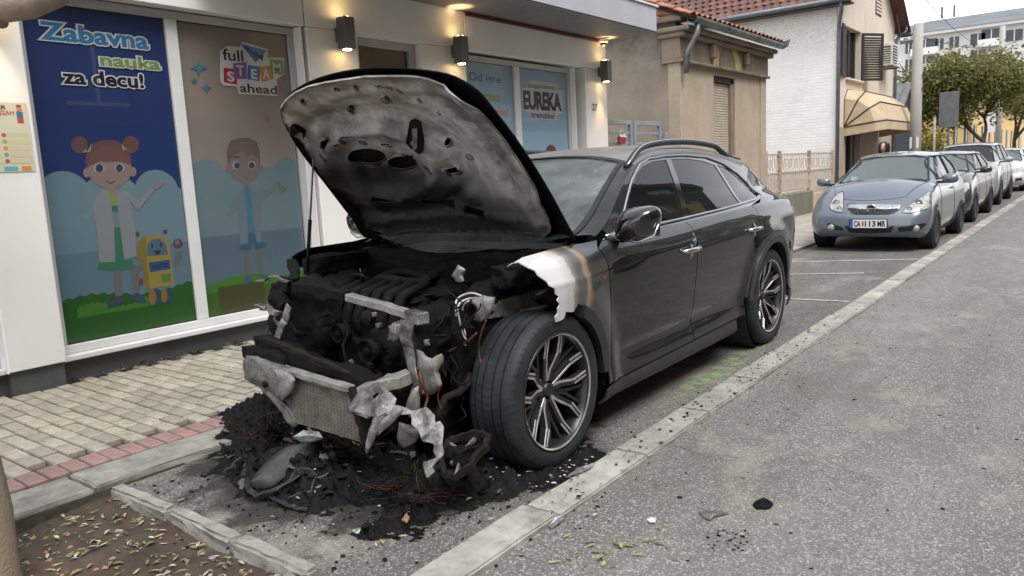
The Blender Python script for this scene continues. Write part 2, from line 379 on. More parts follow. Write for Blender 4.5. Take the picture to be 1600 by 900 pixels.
SL = Vector((-6.3, 6, 0))
def sbox(name, a, b, m, c=.0, parent=None):
    return B().box([a[i]-SL[i] for i in range(3)], [b[i]-SL[i] for i in range(3)], 0, c).out(name, m, parent or shop)
g = .004
XF, XB = -6.10, -6.34
for (y0, y1, z0, z1) in ((1.93, 2.32, .21, 2.925), (.2, 1.1, .21, 2.925), (4.80, 5.44, .21, 2.925), (6.36, 7.11, .21, 2.925), (9.78, 10.40, .21, 2.925),
                         (.2, 4.79, 2.93, 3.7), (4.795, 7.12, 2.93, 3.7), (7.125, 10.40, 2.93, 3.36)):
    sbox('wall_panel', (XB, y0+g, z0), (XF, y1-g, z1), M_panel, .006)
sbox('core_wall', (-9.5, .2, 0), (-6.5, 10.39, 3.68), M_panel)
sbox('side_panel', (-9.5, 10.392, .2), (-6.35, 10.41, 3.36), M_panel)
sbox('plinth', (-6.345, 2.30, 0), (-6.21, 10.39, .196), M_plinth)
for (y0, y1) in ((1.95, 2.31), (4.81, 5.43), (6.37, 7.10), (9.79, 10.385)): sbox('plinth', (-6.2, y0, 0), (-6.135, y1, .207), M_plinth)
sbox('plinth', (-6.345, .2, 0), (-6.21, 1.96, .196), M_plinth)
# canopy
cb = B(); cb.box((-6.08+6.3, 3.6-6, 3.385), (-5.262+6.3, 10.44-6, 3.72)); can = cb.out('canopy', M_fascia, shop)
sbox('soffit', (-6.095, 3.61, 3.366), (-5.275, 10.43, 3.384), M_soffit, 0, can)
sbox('roof_cap', (-6.6, 3.55, 3.722), (-5.24, 10.48, 3.75), M_alu, 0, can)
sbox('soffit_strip', (-6.094, 7.14, 3.318), (-6.06, 10.28, 3.362), M_red_strip, .004)
# windows
def shop_window(y0, y1, z0, z1, ym, yw, gx, name='shop_window'):
    w = empty(name, (gx-SL.x, (y0+y1)/2-SL.y, z0), parent=shop); o = Vector((gx, (y0+y1)/2, z0))
    def wb(nm, a, b, m, c=.004): return B().box([a[i]-o[i] for i in range(3)], [b[i]-o[i] for i in range(3)], 0, c).out(nm, m, w)
    F = .065
    wb('frame_rail', (gx-.05, y0-F, z1), (gx+.025, y1+F, z1+F), M_frame)
    wb('frame_rail', (gx-.05, y0-F, z0-F), (gx+.03, y1+F, z0), M_alu)
    for a, b in ((y0-F, y0-.001), (y1+.001, y1+F)): wb('frame_stile', (gx-.05, a, z0+.001), (gx+.025, b, z1-.001), M_frame)
    wb('mullion', (gx-.05, ym, z0+.001), (gx+.028, ym+yw, z1-.001), M_alu)
    wb('sill', (gx-.02, y0-F, z0-.108), (-6.135, y1+F, z0-.0665), M_alu, .006)
    for a, b in ((y0, ym), (ym+yw, y1)):
        e = .009
        B().box((-.013, a-o[1], 0.), (-.004, b-o[1], z1-z0)).out('gasket', M_black, w)
    # painted reveal of the opening
    wb('reveal', (-6.335, y0-F-.012, z0-.10), (XF-.006, y0-F-.001, z1+F+.001), M_panel, 0); wb('reveal', (-6.335, y1+F+.001, z0-.10), (XF-.006, y1+F+.012, z1+F+.001), M_panel, 0)
    return w, o
W1, O1 = shop_window(2.385, 4.675, .305, 2.855, 3.46, .10, -6.24)
W2, O2 = shop_window(7.19, 9.44, .305, 2.83, 8.17, .12, -6.21)
W0, O0 = shop_window(.35, 1.86, .305, 2.855, 1.1, .08, -6.24)
def pp(px, py, X=-6.24): q = onx(px, py, X); return (q.y, q.z)
Z7 = lambda x, y: pp(90+x/2.905, 190+y/2.905)
Z8 = lambda x, y: pp(320+x/3.333, 190+y/3.333)
Z1 = lambda x, y: pp(x/3.333, y/3.333)
Z4 = lambda x, y: pp(690+x/5, 60+y/5, -6.21)
def rect(y0, y1, z0, z1): return [(y0,z0),(y1,z0),(y1,z1),(y0,z1)]
def clip_box(P, y0, y1, z0, z1): return [(min(max(y, y0), y1), min(max(z, z0), z1)) for y, z in P]
fade = lambda L, k, to: [(P, tuple(lerp(a, b, k) for a, b in zip(c, to))) for P, c in L]  # mixes inks towards one tone, imitating haze on the glass
navy, cloud, cloud2, grass, grass2 = lin((38,58,108)), lin((112,138,150)), lin((98,124,138)), lin((46,92,44)), lin((70,120,52))
ys0, ys1 = 2.394, 3.452
gr = lambda a, b, h: [(a,.314),(b,.314)]+[(lerp(b, a, i/24), h+.03*math.sin(i*.28+a)+(.018 if i % 2 else 0)) for i in range(25)]
left = [(rect(ys0, ys1, .314, 2.846), navy)]
for cy, cz, r in ((2.52,1.43,.20), (2.86,1.34,.26), (3.24,1.43,.19), (3.44,1.30,.16)): left.append((clip_box(circ((cy,cz), r), ys0, ys1, .32, 2.8), cloud))
left += [(rect(ys0, ys1, .314, 1.40), cloud), (rect(ys0, ys1, .314, 1.0), cloud2), (gr(ys0, ys1, .63), grass), (gr(ys0+.1, ys1-.4, .56), grass2), (rect(ys0, ys1, .314, .5), grass)]  # lower cloud band coloured darker, imitating where the glass reflects less
art('window_film', left, W1, -6.243, O1)
yr0, yr1 = 3.568, 4.667
beige = lin((142,132,126)); cl3 = lin((110,132,140)); cl4 = lin((92,112,124))
right = [(rect(yr0, yr1, .314, 2.846), beige)]
for cy, cz, r in ((3.70,1.50,.20), (4.05,1.45,.20), (4.30,1.46,.16), (4.55,1.52,.18)): right.append((clip_box(circ((cy,cz), r), yr0, yr1, .32, 2.8), cl3))
right += [(rect(yr0, yr1, .314, 1.48), cl3), (rect(yr0, yr1, .314, 1.02), cl4), (gr(yr0, yr1, .60), grass2), (rect(yr0, yr1, .314, .52), lin((66,98,48))), (rect(yr0+.12, yr1-.5, .314, .56), lin((72,76,46)))]  # darker lower band again imitates the weaker glass reflection
art('window_film', right, W1, -6.243, O1)
art('window_film', [(rect(.36, 1.095, .314, 2.846), navy)], W0, -6.243, O0); art('window_film', [(rect(1.185, 1.85, .314, 2.846), lin((90,110,170)))], W0, -6.243, O0)
# the drawn girl, robot and boy: plain flat shapes of the print
def E(Z, x, y, rx, ry, n=26): return [Z(x+rx*math.cos(2*math.pi*i/n), y+ry*math.sin(2*math.pi*i/n)) for i in range(n)]
def Q(Z, *pts): return [Z(*p) for p in pts]
hair, skin, coat, gr1, dk = lin((108,62,50)), lin((158,130,122)), lin((146,152,156)), lin((44,120,78)), lin((40,40,52))
girl = [(E(Z7,100,105,38,40),hair),(E(Z7,332,105,38,40),hair),(Q(Z7,(128,215),(126,160),(150,105),(200,85),(262,85),(312,108),(334,160),(336,212)),hair),
 (E(Z7,132,232,16,22),skin),(E(Z7,342,228,16,22),skin),(E(Z7,237,218,100,84),skin),(Q(Z7,(140,205),(150,150),(200,112),(270,112),(318,150),(330,200),(300,186),(272,180),(232,184),(190,180)),lin((122,70,56))),
 (Q(Z7,(112,140),(132,122),(132,142),(154,98),(150,135),(132,140)),lin((166,160,110))),(Q(Z7,(290,100),(310,122),(330,140),(312,126),(296,132)),lin((166,160,110))),
 (E(Z7,188,212,26,22),lin((168,172,172))),(E(Z7,280,210,24,21),lin((168,172,172))),(E(Z7,190,212,17,19),lin((32,72,50))),(E(Z7,280,211,16,18),lin((32,72,50))),(E(Z7,190,212,8,10),dk),(E(Z7,281,211,8,10),dk),
 (Q(Z7,(220,266),(240,278),(264,266),(262,272),(240,284),(222,272)),lin((92,48,44))),
 (Q(Z7,(222,300),(268,300),(270,340),(222,340)),skin),
 (Q(Z7,(180,670),(190,628),(330,610),(345,662),(280,676)),gr1),
 (Q(Z7,(210,306),(170,350),(158,390),(182,520),(190,640),(262,636),(262,480),(236,320)),coat),(Q(Z7,(270,306),(300,330),(360,400),(372,398),(440,308),(425,296),(366,356),(320,316)),coat),(Q(Z7,(268,310),(320,330),(352,480),(360,612),(296,628),(270,480)),coat),
 (Q(Z7,(432,302),(444,280),(482,272),(480,282),(456,306)),skin),
 (Q(Z7,(234,324),(266,324),(272,380),(244,382)),lin((150,158,74))),(Q(Z7,(244,382),(272,380),(276,408),(248,410)),gr1),(Q(Z7,(248,410),(276,408),(284,478),(256,480)),lin((118,142,160))),(Q(Z7,(256,480),(284,478),(304,640),(262,640)),gr1),
 (Q(Z7,(250,676),(290,674),(292,790),(262,795)),lin((110,108,110))),(Q(Z7,(330,668),(366,662),(372,780),(344,785)),lin((110,108,110))),
 (Q(Z7,(226,845),(240,815),(260,790),(292,795),(296,822),(262,838)),lin((62,58,84))),(Q(Z7,(334,790),(362,775),(402,810),(400,822),(338,814)),lin((44,66,96)))]
art('drawn_girl', fade(girl, .27, lin((92,108,120))), W1, -6.2410, O1, .00008)
yel, ye2, rd, blu = lin((160,144,62)), lin((136,120,48)), lin((130,52,58)), lin((46,82,134))
robo = [(Q(Z7,(300,600),(324,605),(350,660),(384,650),(390,676),(344,686),(318,660)),lin((104,112,116))),(Q(Z7,(540,590),(566,586),(560,640),(526,660),(526,640)),lin((104,112,116))),
 (E(Z7,302,578,24,22),rd),(E(Z7,304,574,12,12),cloud2),(E(Z7,546,554,22,22),rd),(E(Z7,544,548,11,11),cloud2),
 (Q(Z7,(358,610),(360,555),(390,522),(450,514),(486,520),(508,560),(530,740),(400,764),(384,650)),yel),(Q(Z7,(358,610),(360,555),(390,522),(402,530),(404,620),(420,760),(400,764),(384,650)),ye2),
 (Q(Z7,(406,612),(406,565),(428,534),(460,530),(490,552),(502,604)),lin((84,110,136))),(Q(Z7,(424,556),(432,555),(434,574),(426,575)),dk),(Q(Z7,(464,550),(472,549),(474,568),(466,569)),dk),(Q(Z7,(436,586),(470,584),(462,602),(446,602)),dk),
 (Q(Z7,(414,640),(508,626),(514,668),(420,684)),blu),(Q(Z7,(424,650),(500,638),(504,660),(428,672)),lin((36,56,112))),(Q(Z7,(470,694),(512,688),(516,724),(474,730)),lin((92,128,70))),
 (Q(Z7,(356,716),(386,712),(388,742),(358,746)),rd),(E(Z7,362,511,10,11),rd),(E(Z7,489,499,9,10),rd),
 (E(Z7,448,798,28,40),lin((46,72,96))),(E(Z7,430,798,18,36),lin((150,112,52))),(E(Z7,500,790,22,34),lin((46,72,96))),(E(Z7,484,790,14,32),lin((150,112,52)))]
art('drawn_robot', fade(robo, .22, lin((80,96,90))), W1, -6.2410, O1, .00008)
bh, bs, bc, tq = lin((104,80,62)), lin((132,112,106)), lin((112,128,136)), lin((58,124,146))
boy = [(Q(Z8,(120,230),(114,150),(135,100),(180,84),(230,84),(270,105),(286,150),(288,225)),bh),(E(Z8,122,244,14,20),bs),(E(Z8,290,242,14,20),bs),(E(Z8,206,236,82,80),bs),(Q(Z8,(122,190),(130,130),(170,100),(240,102),(278,140),(284,200),(262,160),(222,188),(205,160),(150,152)),lin((116,90,68))),
 (E(Z8,162,228,20,22),lin((160,160,158))),(E(Z8,245,226,20,22),lin((160,160,158))),(E(Z8,168,229,14,16),lin((48,36,32))),(E(Z8,244,228,14,16),lin((48,36,32))),(Q(Z8,(146,182),(176,178),(176,188),(146,190)),dk),(Q(Z8,(194,284),(212,292),(230,284),(212,297)),lin((92,62,58))),
 (Q(Z8,(196,312),(230,312),(232,345),(206,345)),bs),(Q(Z8,(200,345),(160,380),(112,480),(130,500),(170,440),(186,640),(226,630),(222,500)),bc),(Q(Z8,(236,345),(270,370),(330,350),(368,330),(374,345),(300,410),(290,630),(262,625)),bc),
 (Q(Z8,(206,342),(232,340),(260,580),(228,582)),tq),(Q(Z8,(228,582),(262,580),(270,630),(316,628),(318,650),(262,664),(248,620),(242,664),(184,666),(182,644),(228,640)),lin((34,86,120))),
 (Q(Z8,(206,668),(238,666),(240,790),(216,790)),lin((108,100,98))),(Q(Z8,(272,664),(302,662),(308,770),(284,772)),lin((108,100,98))),(Q(Z8,(374,306),(426,348),(402,380)),lin((92,134,70))),(Q(Z8,(214,800),(244,800),(246,836),(200,854)),lin((50,88,98))),(Q(Z8,(286,796),(318,800),(350,830),(290,826)),lin((50,88,98)))]
art('drawn_boy', fade(boy, .3, lin((100,116,124))), W1, -6.2410, O1, .00008)
wht = lin((206,206,204)); ink = lin((30,34,52))
FX = -6.2365
lettering('lettering', 'Zabavna', (2.497, 3.31, 2.588, 2.722), FX, lin((58,122,168)), W1, O1, .034, wht, .055)
lettering('lettering', 'nauka', (2.905, 3.39, 2.430, 2.528), FX, lin((118,150,84)), W1, O1, .032, wht, .06)
lettering('lettering', 'za decu!', (2.612, 3.232, 2.276, 2.392), FX, ink, W1, O1, .032, wht, .06)
# sticker with the paper plane
stick = [(Q(Z1,(1145,265),(1180,240),(1248,245),(1262,216),(1395,256),(1392,300),(1480,300),(1480,390),(1440,410),(1445,500),(1245,490),(1230,450),(1160,445),(1145,420)), wht),
 (Q(Z1,(1252,228),(1388,264),(1330,326)), lin((52,104,158))),(Q(Z1,(1252,228),(1372,288),(1366,318),(1345,300)), lin((28,44,74))),(Q(Z1,(1252,228),(1388,264),(1352,290)), lin((72,128,176)))]
for q, c in ((((1163,352),(1232,362),(1234,442),(1165,428)), (178,40,62)), (((1212,330),(1284,324),(1284,412),(1216,412)), (126,92,152)), (((1290,338),(1354,348),(1352,424),(1286,412)), (52,110,168)), (((1350,350),(1418,340),(1424,412),(1362,430)), (206,126,72)), (((1406,308),(1476,316),(1474,390),(1404,378)), (118,164,84))): stick.append((Q(Z1, *q), lin(c)))
for cx, cy, r, c in ((1035,355,46,(62,120,138)), (1010,422,19,(62,120,138)), (1075,458,28,(62,120,138)), (1393,610,24,(160,120,88))):
    P = []
    for i in range(8):
        a = math.pi/4*i; rr = r if i % 2 == 0 else r*.36; P.append(Z1(cx+rr*math.sin(a), cy-rr*math.cos(a)))
    stick.append((P, lin(c)))
art('sticker', stick, W1, -6.2374, O1, .00006)
def zb(Z, x0, x1, y0, y1): a = Z((x0+x1)/2, y1); b = Z((x0+x1)/2, y0); return (Z(x0, (y0+y1)/2)[0], Z(x1, (y0+y1)/2)[0], a[1], b[1])
lettering('lettering', 'full', zb(Z1,1158,1264,258,318), FX+.0008, ink, W1, O1, .012)
for ch, q in (('S',(1182,1218,372,426)), ('T',(1232,1268,340,396)), ('E',(1306,1338,360,412)), ('A',(1366,1404,358,412)), ('M',(1420,1462,328,376))): lettering('lettering', ch, zb(Z1, *q), FX+.0008, wht, W1, O1, .03)
lettering('lettering', 'ahead', zb(Z1,1248,1440,440,486), FX+.0008, ink, W1, O1, .015)
# second window
sky1, sky2 = lin((150,188,214)), lin((162,196,218))
art('window_film', [(rect(7.198, 8.162, .314, 2.822), sky1), (rect(7.198, 8.162, .314, 2.0), sky2), (circ((7.957,1.975), .105, ry=.115), wht), (circ((7.957,1.975), .088, ry=.098), lin((104,88,168))), ([(7.885,1.93),(7.95,1.90),(8.03,2.02),(7.97,2.05)], lin((134,120,190)))], W2, -6.213, O2)
art('window_film', [(rect(8.298, 9.432, .314, 2.822), sky1), (rect(8.298, 9.432, .314, 2.0), sky2), (Q(Z4,(672,340),(690,325),(905,350),(912,400),(945,410),(950,590),(900,600),(898,638),(700,630),(696,580),(632,560),(628,390),(672,385)), wht), (circ((8.99,1.72), .13, ry=.1), lin((120,70,62))), (circ((8.93,1.72), .02), dk), (circ((9.05,1.72), .02), dk)], W2, -6.213, O2)
F2 = -6.2105
lettering('lettering', 'Od igre', (7.285, 7.91, 2.565, 2.70), F2, lin((52,112,176)), W2, O2, .015)
lettering('lettering', 'do strasti', (7.2, 7.875, 2.367, 2.478), F2, lin((152,176,60)), W2, O2, .02)
lettering('lettering', 'i svrhe!', (7.58, 8.035, 2.185, 2.288), F2, lin((226,138,58)), W2, O2, .02)
lettering('lettering', 'Inspirišemo', (8.512, 9.168, 2.557, 2.645), F2, lin((112,150,84)), W2, O2, .012)
lettering('lettering', 'EUREKA', (8.384, 9.295, 2.286, 2.54), F2, lin((34,32,52)), W2, O2, .045, spacing=.95)
lettering('lettering', 'trenutke!', (8.55, 9.118, 2.178, 2.268), F2, lin((118,62,122)), W2, O2, .018)
# door with a dark transom
dr = empty('door', (-6.24-SL.x, 5.9-SL.y, 0), parent=shop)
def db(nm, a, b, m, c=.004): return B().box((a[0]+6.24, a[1]-5.9, a[2]), (b[0]+6.24, b[1]-5.9, b[2]), 0, c).out(nm, m, dr)
for y0, y1, z0, z1 in ((5.445,5.53,.02,2.92), (6.27,6.355,.02,2.92), (5.531,6.269,2.84,2.92), (5.531,6.269,2.46,2.56), (5.531,6.269,.02,.12)): db('frame', (-6.28,y0,z0), (-6.19,y1,z1), M_frame)
db('transom', (-6.25,5.531,2.561), (-6.235,6.269,2.839), glass('dark_glass', (.3,.3,.3), .2, .03, (.05,.045,.045)))
db('transom_bar', (-6.234,5.56,2.58), (-6.215,6.24,2.60), M_alu); db('leaf', (-6.26,5.534,.13), (-6.22,6.266,2.45), M_frame); db('door_handle', (-6.21,5.6,.95), (-6.17,5.63,1.35), M_alu)
B().box((-.095, -.47, 2.921), (.135, .47, 2.928)).out('head', M_panel, dr)
# house number, dome camera, poster, lamps
sn = empty('house_number', (-6.098, 10.01, 2.31), 'dark numerals 27 fixed to the white end pillar of the shop', 'house number')
lettering('numerals', '27', (9.945, 10.085, 2.312, 2.415), -6.094, lin((88,74,66)), sn, Vector((-6.098, 10.01, 2.31)), .012, mat=M_paper)
dc = empty('security_camera', (-6.0, 10.17, 3.366), 'white dome security camera under the canopy corner', 'security camera')
B().lathe([(.0,0),(.07,0),(.07,-.05),(.055,-.07)], 20, 'z').out('housing', M_panel, dc, True)
B().lathe([(.052,-.068),(.046,-.10),(.025,-.118),(0,-.122)], 20, 'z').out('dome', M_black, dc, True)
po = empty('poster', (-6.096, 2.12, 1.62), 'pale activity calendar poster on the white pillar at the left edge', 'poster')
PL = Vector((-6.096, 2.12, 1.62))
pc = [(rect(1.955,2.288,1.628,2.108), lin((206,208,188)))]
for k in range(5):
    z = 1.90-.045*k; pc += [(rect(1.97,2.10,z-.034,z), lin((212,206,170))), (rect(2.135,2.275,z-.034,z), lin((206,200,166))), (circ((2.117, z-.017), .015, 12), lin([(190,90,96),(150,180,90),(214,150,60),(120,170,140),(196,90,90)][k]))]
pc += [(rect(2.09,2.175,1.637,1.665), lin((96,176,190))), (rect(2.20,2.262,1.637,1.665), lin((216,140,62))), (rect(1.97,2.05,1.637,1.665), lin((96,176,190))),
       (circ((2.235,2.065), .018, 14), lin((196,140,110))), (rect(2.215,2.255,2.0,2.047), lin((70,120,150))), (rect(2.215,2.255,1.97,2.0), lin((196,80,60))), (rect(2.22,2.25,2.077,2.094), lin((190,60,50)))]
art('sheet', pc, po, -6.0955, PL, .00008, M_paper)
lettering('lettering', 'MAKER', (1.99, 2.155, 2.062, 2.088), -6.0935, lin((40,60,80)), po, PL, .02, mat=M_paper)
lettering('lettering', 'КАЛЕНДАН', (1.965, 2.20, 2.02, 2.052), -6.0935, lin((200,84,70)), po, PL, .02, mat=M_paper)
def wall_lamp(y, lab):
    o = empty('wall_lamp', (-6.098, y, 2.735), lab, 'wall lamp', 'square up and down lamps on the shop front')
    B().box((.055,-.065,.0), (.185,.065,.305), 0, .006).out('lamp_body', M_lampbox, o)
    B().box((0.,-.04,.08), (.054,.04,.22), 0, .004).out('bracket', M_lampbox, o)
    for z, nm in ((-.003, 'lens'), (.308, 'lens')): B().lathe([(0,0),(.042,0),(.042,.006 if z > 0 else -.006),(0,.008 if z > 0 else -.008)], 16, 'z', (.12,0,z-(.003 if z > 0 else -.003))).out(nm, M_led, o)
    for z, d in ((-.03, 1), (.335, -1)):
        L = bpy.data.lights.new('lamp_beam', 'SPOT'); L.energy = 15; L.color = (1,.62,.27); L.spot_size = math.radians(62); L.spot_blend = .7; L.shadow_soft_size = .03
        lo = bpy.data.objects.new('lamp_beam', L); COL.objects.link(lo); lo.parent = o; lo.location = (.10, 0, z); lo.rotation_euler = (0, 0 if d > 0 else math.pi, 0)
        lo.rotation_euler = (0, -.12 if d > 0 else math.pi+.12, 0)
    return o
wall_lamp(5.19, 'grey square wall lamp between the printed window and the shop door')
wall_lamp(6.90, 'grey square wall lamp right of the shop door above the open bonnet')
wall_lamp(10.18, 'grey square wall lamp on the end pillar above number 27')
wall_lamp(2.12, 'grey square wall lamp above the poster on the left pillar')
# ================================================================== LOW TAN HOUSE
def stained(name, base, streak, amt=.6, scale=(1.2,1.2,.35), bump=.5, top=None):
    t = NT(name); n = t.noise(2.2, 6, .65, t.map(scale)); f = t.noise(14, 5, .6)
    c = t.mix(t.ramp(n, [(.4, 0.), (.72, amt)]), base, streak)
    c = t.mix(t.ramp(f, [(.35, .25), (.65, 0.)]), c, tuple(v*.6 for v in base))
    if top:
        z = t.xyz()[2]; c = t.mix(t.math('MULTIPLY', t.ramp(t.math('DIVIDE', z, 5.), [(top[0]/5, 0.), (top[1]/5, 1.)]), t.ramp(t.noise(1.7, 6, .7), [(.3, .25), (.62, 1.)])), c, top[2])
    t.set('Base Color', c); t.set('Roughness', .92); t.set('Specular IOR Level', .2); t.bump(t.noise(70, 6, .7), bump, .008); return t.m
M_tan = stained('tan_render', (.44,.36,.275), (.30,.24,.18), .6, (1,1,.7))
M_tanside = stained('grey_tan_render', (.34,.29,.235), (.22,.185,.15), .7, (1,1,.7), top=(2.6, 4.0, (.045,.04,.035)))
M_corn = stained('sooty_cornice', (.27,.215,.16), (.09,.075,.06), .85)
M_ochre = pm('ochre_paint', (.52,.37,.16), .9, var=.25, scale=6)
M_slat = pm('shutter_slat', (.44,.38,.285), .6, var=.12, scale=8)
M_zinc = pm('zinc', (.20,.215,.21), .45, metal=.6, var=.3, scale=7)
M_tile = pm('orange_tile', (.40,.17,.10), .85, var=.3, scale=12, rnd=.35, bump=.3)
M_tile2 = pm('brown_tile', (.16,.075,.055), .85, var=.3, scale=9, rnd=.4, bump=.3)
M_dark = pm('dark_void', (.015,.014,.013), .9)
lh = empty('low_house', (-6.1, 12.9, 0), 'low tan rendered house with shuttered window and orange tiled eaves', 'house')
def hb(root, org):
    org = Vector(org)
    def f(nm, a, b, m, c=0., parent=None): return B().box([a[i]-org[i] for i in range(3)], [b[i]-org[i] for i in range(3)], 0, c).out(nm, m, parent or root)
    return f
H = hb(lh, (-6.1, 12.9, 0))
H('side_wall', (-11, 12.9, 0), (-6.13, 13.2, 3.95), M_tanside)
H('wall', (-6.4, 12.93, 0), (-6.10, 14.48, 3.30), M_tan); H('wall', (-6.4, 15.56, 0), (-6.10, 17.32, 3.30), M_tan)
H('wall', (-6.4, 14.481, 0), (-6.101, 15.559, .75), M_tan); H('wall', (-6.4, 14.481, 3.14), (-6.101, 15.559, 3.30), M_tan)
H('corner_pilaster', (-6.3, 12.895, 0), (-6.055, 13.2, 3.28), M_tan, .01); H('corner_pilaster', (-6.3, 17.0, 0), (-6.07, 17.33, 3.28), M_tan, .01)
H('back_wall', (-11, 17.05, 0), (-6.41, 17.3, 3.9), M_tan)
H('frieze', (-6.4, 12.87, 3.301), (-6.04, 17.36, 3.68), M_corn, .008)
H('architrave', (-6.4, 12.86, 3.25), (-5.99, 17.38, 3.30), M_corn, .01)
H('cornice', (-6.45, 12.82, 3.681), (-5.93, 17.42, 3.77), M_corn, .02); H('cornice', (-6.45, 12.79, 3.771), (-5.85, 17.45, 3.86), M_corn, .02)
H('window_head', (-6.2, 14.50, 3.02), (-6.12, 15.54, 3.135), M_dark)
sh = H('roller_shutter', (-6.24, 14.482, .76), (-6.20, 15.558, 3.13), M_dark)
for k in range(46):
    z = .77+.05*k
    if z < 3.0:
        o = B().box((-6.20+6.1, 14.50-12.9, z), (-6.176+6.1, 15.40-12.9, z+.045), 0, .008).out('slat', M_slat, sh)
H('shutter_guide', (-6.2, 15.41, .76), (-6.12, 15.5, 3.1), M_corn); H('window_sill', (-6.2, 14.40, .70), (-6.02, 15.62, .76), M_corn, .01)
yc = 15.02
B().prism([(yc+.72*math.cos(a)-12.9, 3.30+.5*math.sin(a)) for a in (math.pi*i/18 for i in range(19))], .062, .068, 'x').out('painted_arch', M_ochre, lh)
B().prism([(yc-.02+.42*math.cos(a)-12.9, 3.30+.44*math.sin(a)) for a in (math.pi*i/18 for i in range(19))], .069, .0725, 'x').out('painted_arch', M_corn, lh)
for yb in (14.15, 15.85): H('bracket', (-6.05, yb, 3.42), (-5.94, yb+.16, 3.68), M_corn, .02)
# gutter (half round), downpipe, roof with edge tiles
gb = B(); n = 10
for k, (y0, y1) in enumerate(((12.8, 14.3), (14.3, 15.9), (15.9, 17.5))):
    vs = []; 
    for y in (y0, y1):
        for i in range(n+1):
            a = math.pi+math.pi*i/n; vs.append((-5.77+.095*math.cos(a)+6.1, y-12.9, 3.97+.095*math.sin(a)-.006*k))
    gb.add(vs, [(i, i+1, n+2+i, n+1+i) for i in range(n)])
    gb.tube([(-5.77+6.1+.096*math.cos(a), y1-12.9-.02, 3.97+.096*math.sin(a)) for a in (math.pi+math.pi*i/8 for i in range(9))], .012, 5)
gt = gb.out('gutter', M_zinc, lh); sol = gt.modifiers.new('s', 'SOLIDIFY'); sol.thickness = .004
B().prism([(-5.88+6.1,3.9),(-5.66+6.1,3.9),(-5.6+6.1,4.06),(-5.88+6.1,4.0)], 17.5-12.9, 17.53-12.9, 'y').out('gutter_end', M_zinc, lh)
B().tube([(.335,.1,3.90),(.335,.08,3.72),(.18,.03,3.42),(.14,.02,3.05)], .05, 10).out('rain_pipe', M_zinc, lh, True)
rf = mk('roof', [(.30,-.12,3.99),(.30,4.62,3.99),(-3.2,4.62,5.5),(-3.2,-.12,5.5),(.30,-.12,3.93),(.30,4.62,3.93),(-3.2,4.62,5.44),(-3.2,-.12,5.44)], [(0,1,2,3),(7,6,5,4),(0,4,5,1),(1,5,6,2),(3,2,6,7),(0,3,7,4)], M_dark, lh)
def tile_me(name, L, w, m, bulge=.035):
    vs = []; k = 5
    for y in (0, L):
        for i in range(k+1):
            t = i/k; vs.append((w*(t-.5), y, bulge*math.sin(math.pi*t)*(1 if t < .7 else .6)+(.02 if y == 0 else 0)))
    n = len(vs); vs += [(x, y, z-.014) for x, y, z in vs]
    fs = [(i, i+1, k+2+i, k+1+i) for i in range(k)]+[(n+i+1, n+i, n+k+1+i, n+k+2+i) for i in range(k)]+[(i+1, i, n+i, n+i+1) for i in range(k)]
    me = bpy.data.meshes.new(name); me.from_pydata(vs, [], fs); me.materials.append(m); return me
tm = tile_me('tile', .42, .23, M_tile, .05); sl_ = math.atan2(1.51, 3.5)
for r in range(3):
    for i in range(21):
        o = link('tile', tm, rf, (.33-.36*r*math.cos(sl_), -.05+.228*i, 4.0+.36*r*math.sin(sl_)+random.uniform(-.006,.006)), None)
        o.rotation_euler = Matrix(((0,-math.cos(sl_),0),(1,0,0),(0,0,1))).to_euler() if False else (0, 0, 0)
        o.matrix_local = Matrix.Translation(o.location) @ Matrix.Rotation(math.pi/2, 4, 'Z') @ Matrix.Rotation(sl_, 4, 'X') @ Matrix.Rotation(random.uniform(-.04,.04), 4, 'Z')
# capping tiles of the side parapet
H('parapet', (-11, 12.8, 3.951), (-5.98, 13.1, 4.06), M_corn, .02)
for i in range(5): B().tube([(-.02-.42*i, .02, 4.10+.18*i*.45),(-.45-.42*i, .02, 4.12+.18*(i+1)*.45)], [.10, .085], 9).out('ridge_tile', M_tile, rf)
H('vent_stub', (-6.0, 13.3, 4.05), (-5.97, 13.33, 4.45), M_zinc)
# ================================================================== GATE between the shop and the low house
M_gate = pm('grey_gate_paint', (.235,.26,.28), .5, var=.12, scale=6)
gt_ = empty('metal_gate', (-6.3, 10.5, 0), 'grey two leaf metal gate with wide slats beside the shop', 'gate'); G = hb(gt_, (-6.3, 10.5, 0))
for (a, b) in ((10.46, 11.50), (11.56, 12.56)):
    for y0, y1 in ((a, a+.07), (b-.07, b)): G('stile', (-6.33, y0, .08), (-6.27, y1, 2.215), M_gate, .004)
    G('rail', (-6.33, a+.071, 2.145), (-6.27, b-.071, 2.215), M_gate, .004); G('rail', (-6.33, a+.071, .08), (-6.27, b-.071, .15), M_gate, .004)
    for k in range(11): G('slat', (-6.315, a+.071, .24+.175*k), (-6.29, b-.071, .285+.175*k), M_gate, .004)
G('gate_post', (-6.36, 12.62, 0), (-6.24, 12.80, 2.03), M_gate, .006); G('gate_post', (-6.34, 10.415, 0), (-6.26, 10.455, 2.2), M_gate)
bg = empty('bag', (-6.22, 11.02, 1.86), 'red and white carrier bag hanging on the grey gate', 'bag'); bg.scale = (.62, .62, .62); M_bagr = pm('red_bag', (.36,.05,.06), .5); M_bagw = pm('white_bag', (.62,.6,.58), .5)
vs = [(.03,-.14,-.05),(.03,.14,-.05),(.06,.17,.14),(.06,-.17,.14),(-.03,-.14,-.05),(-.03,.14,-.05),(-.03,.17,.14),(-.03,-.17,.14)]
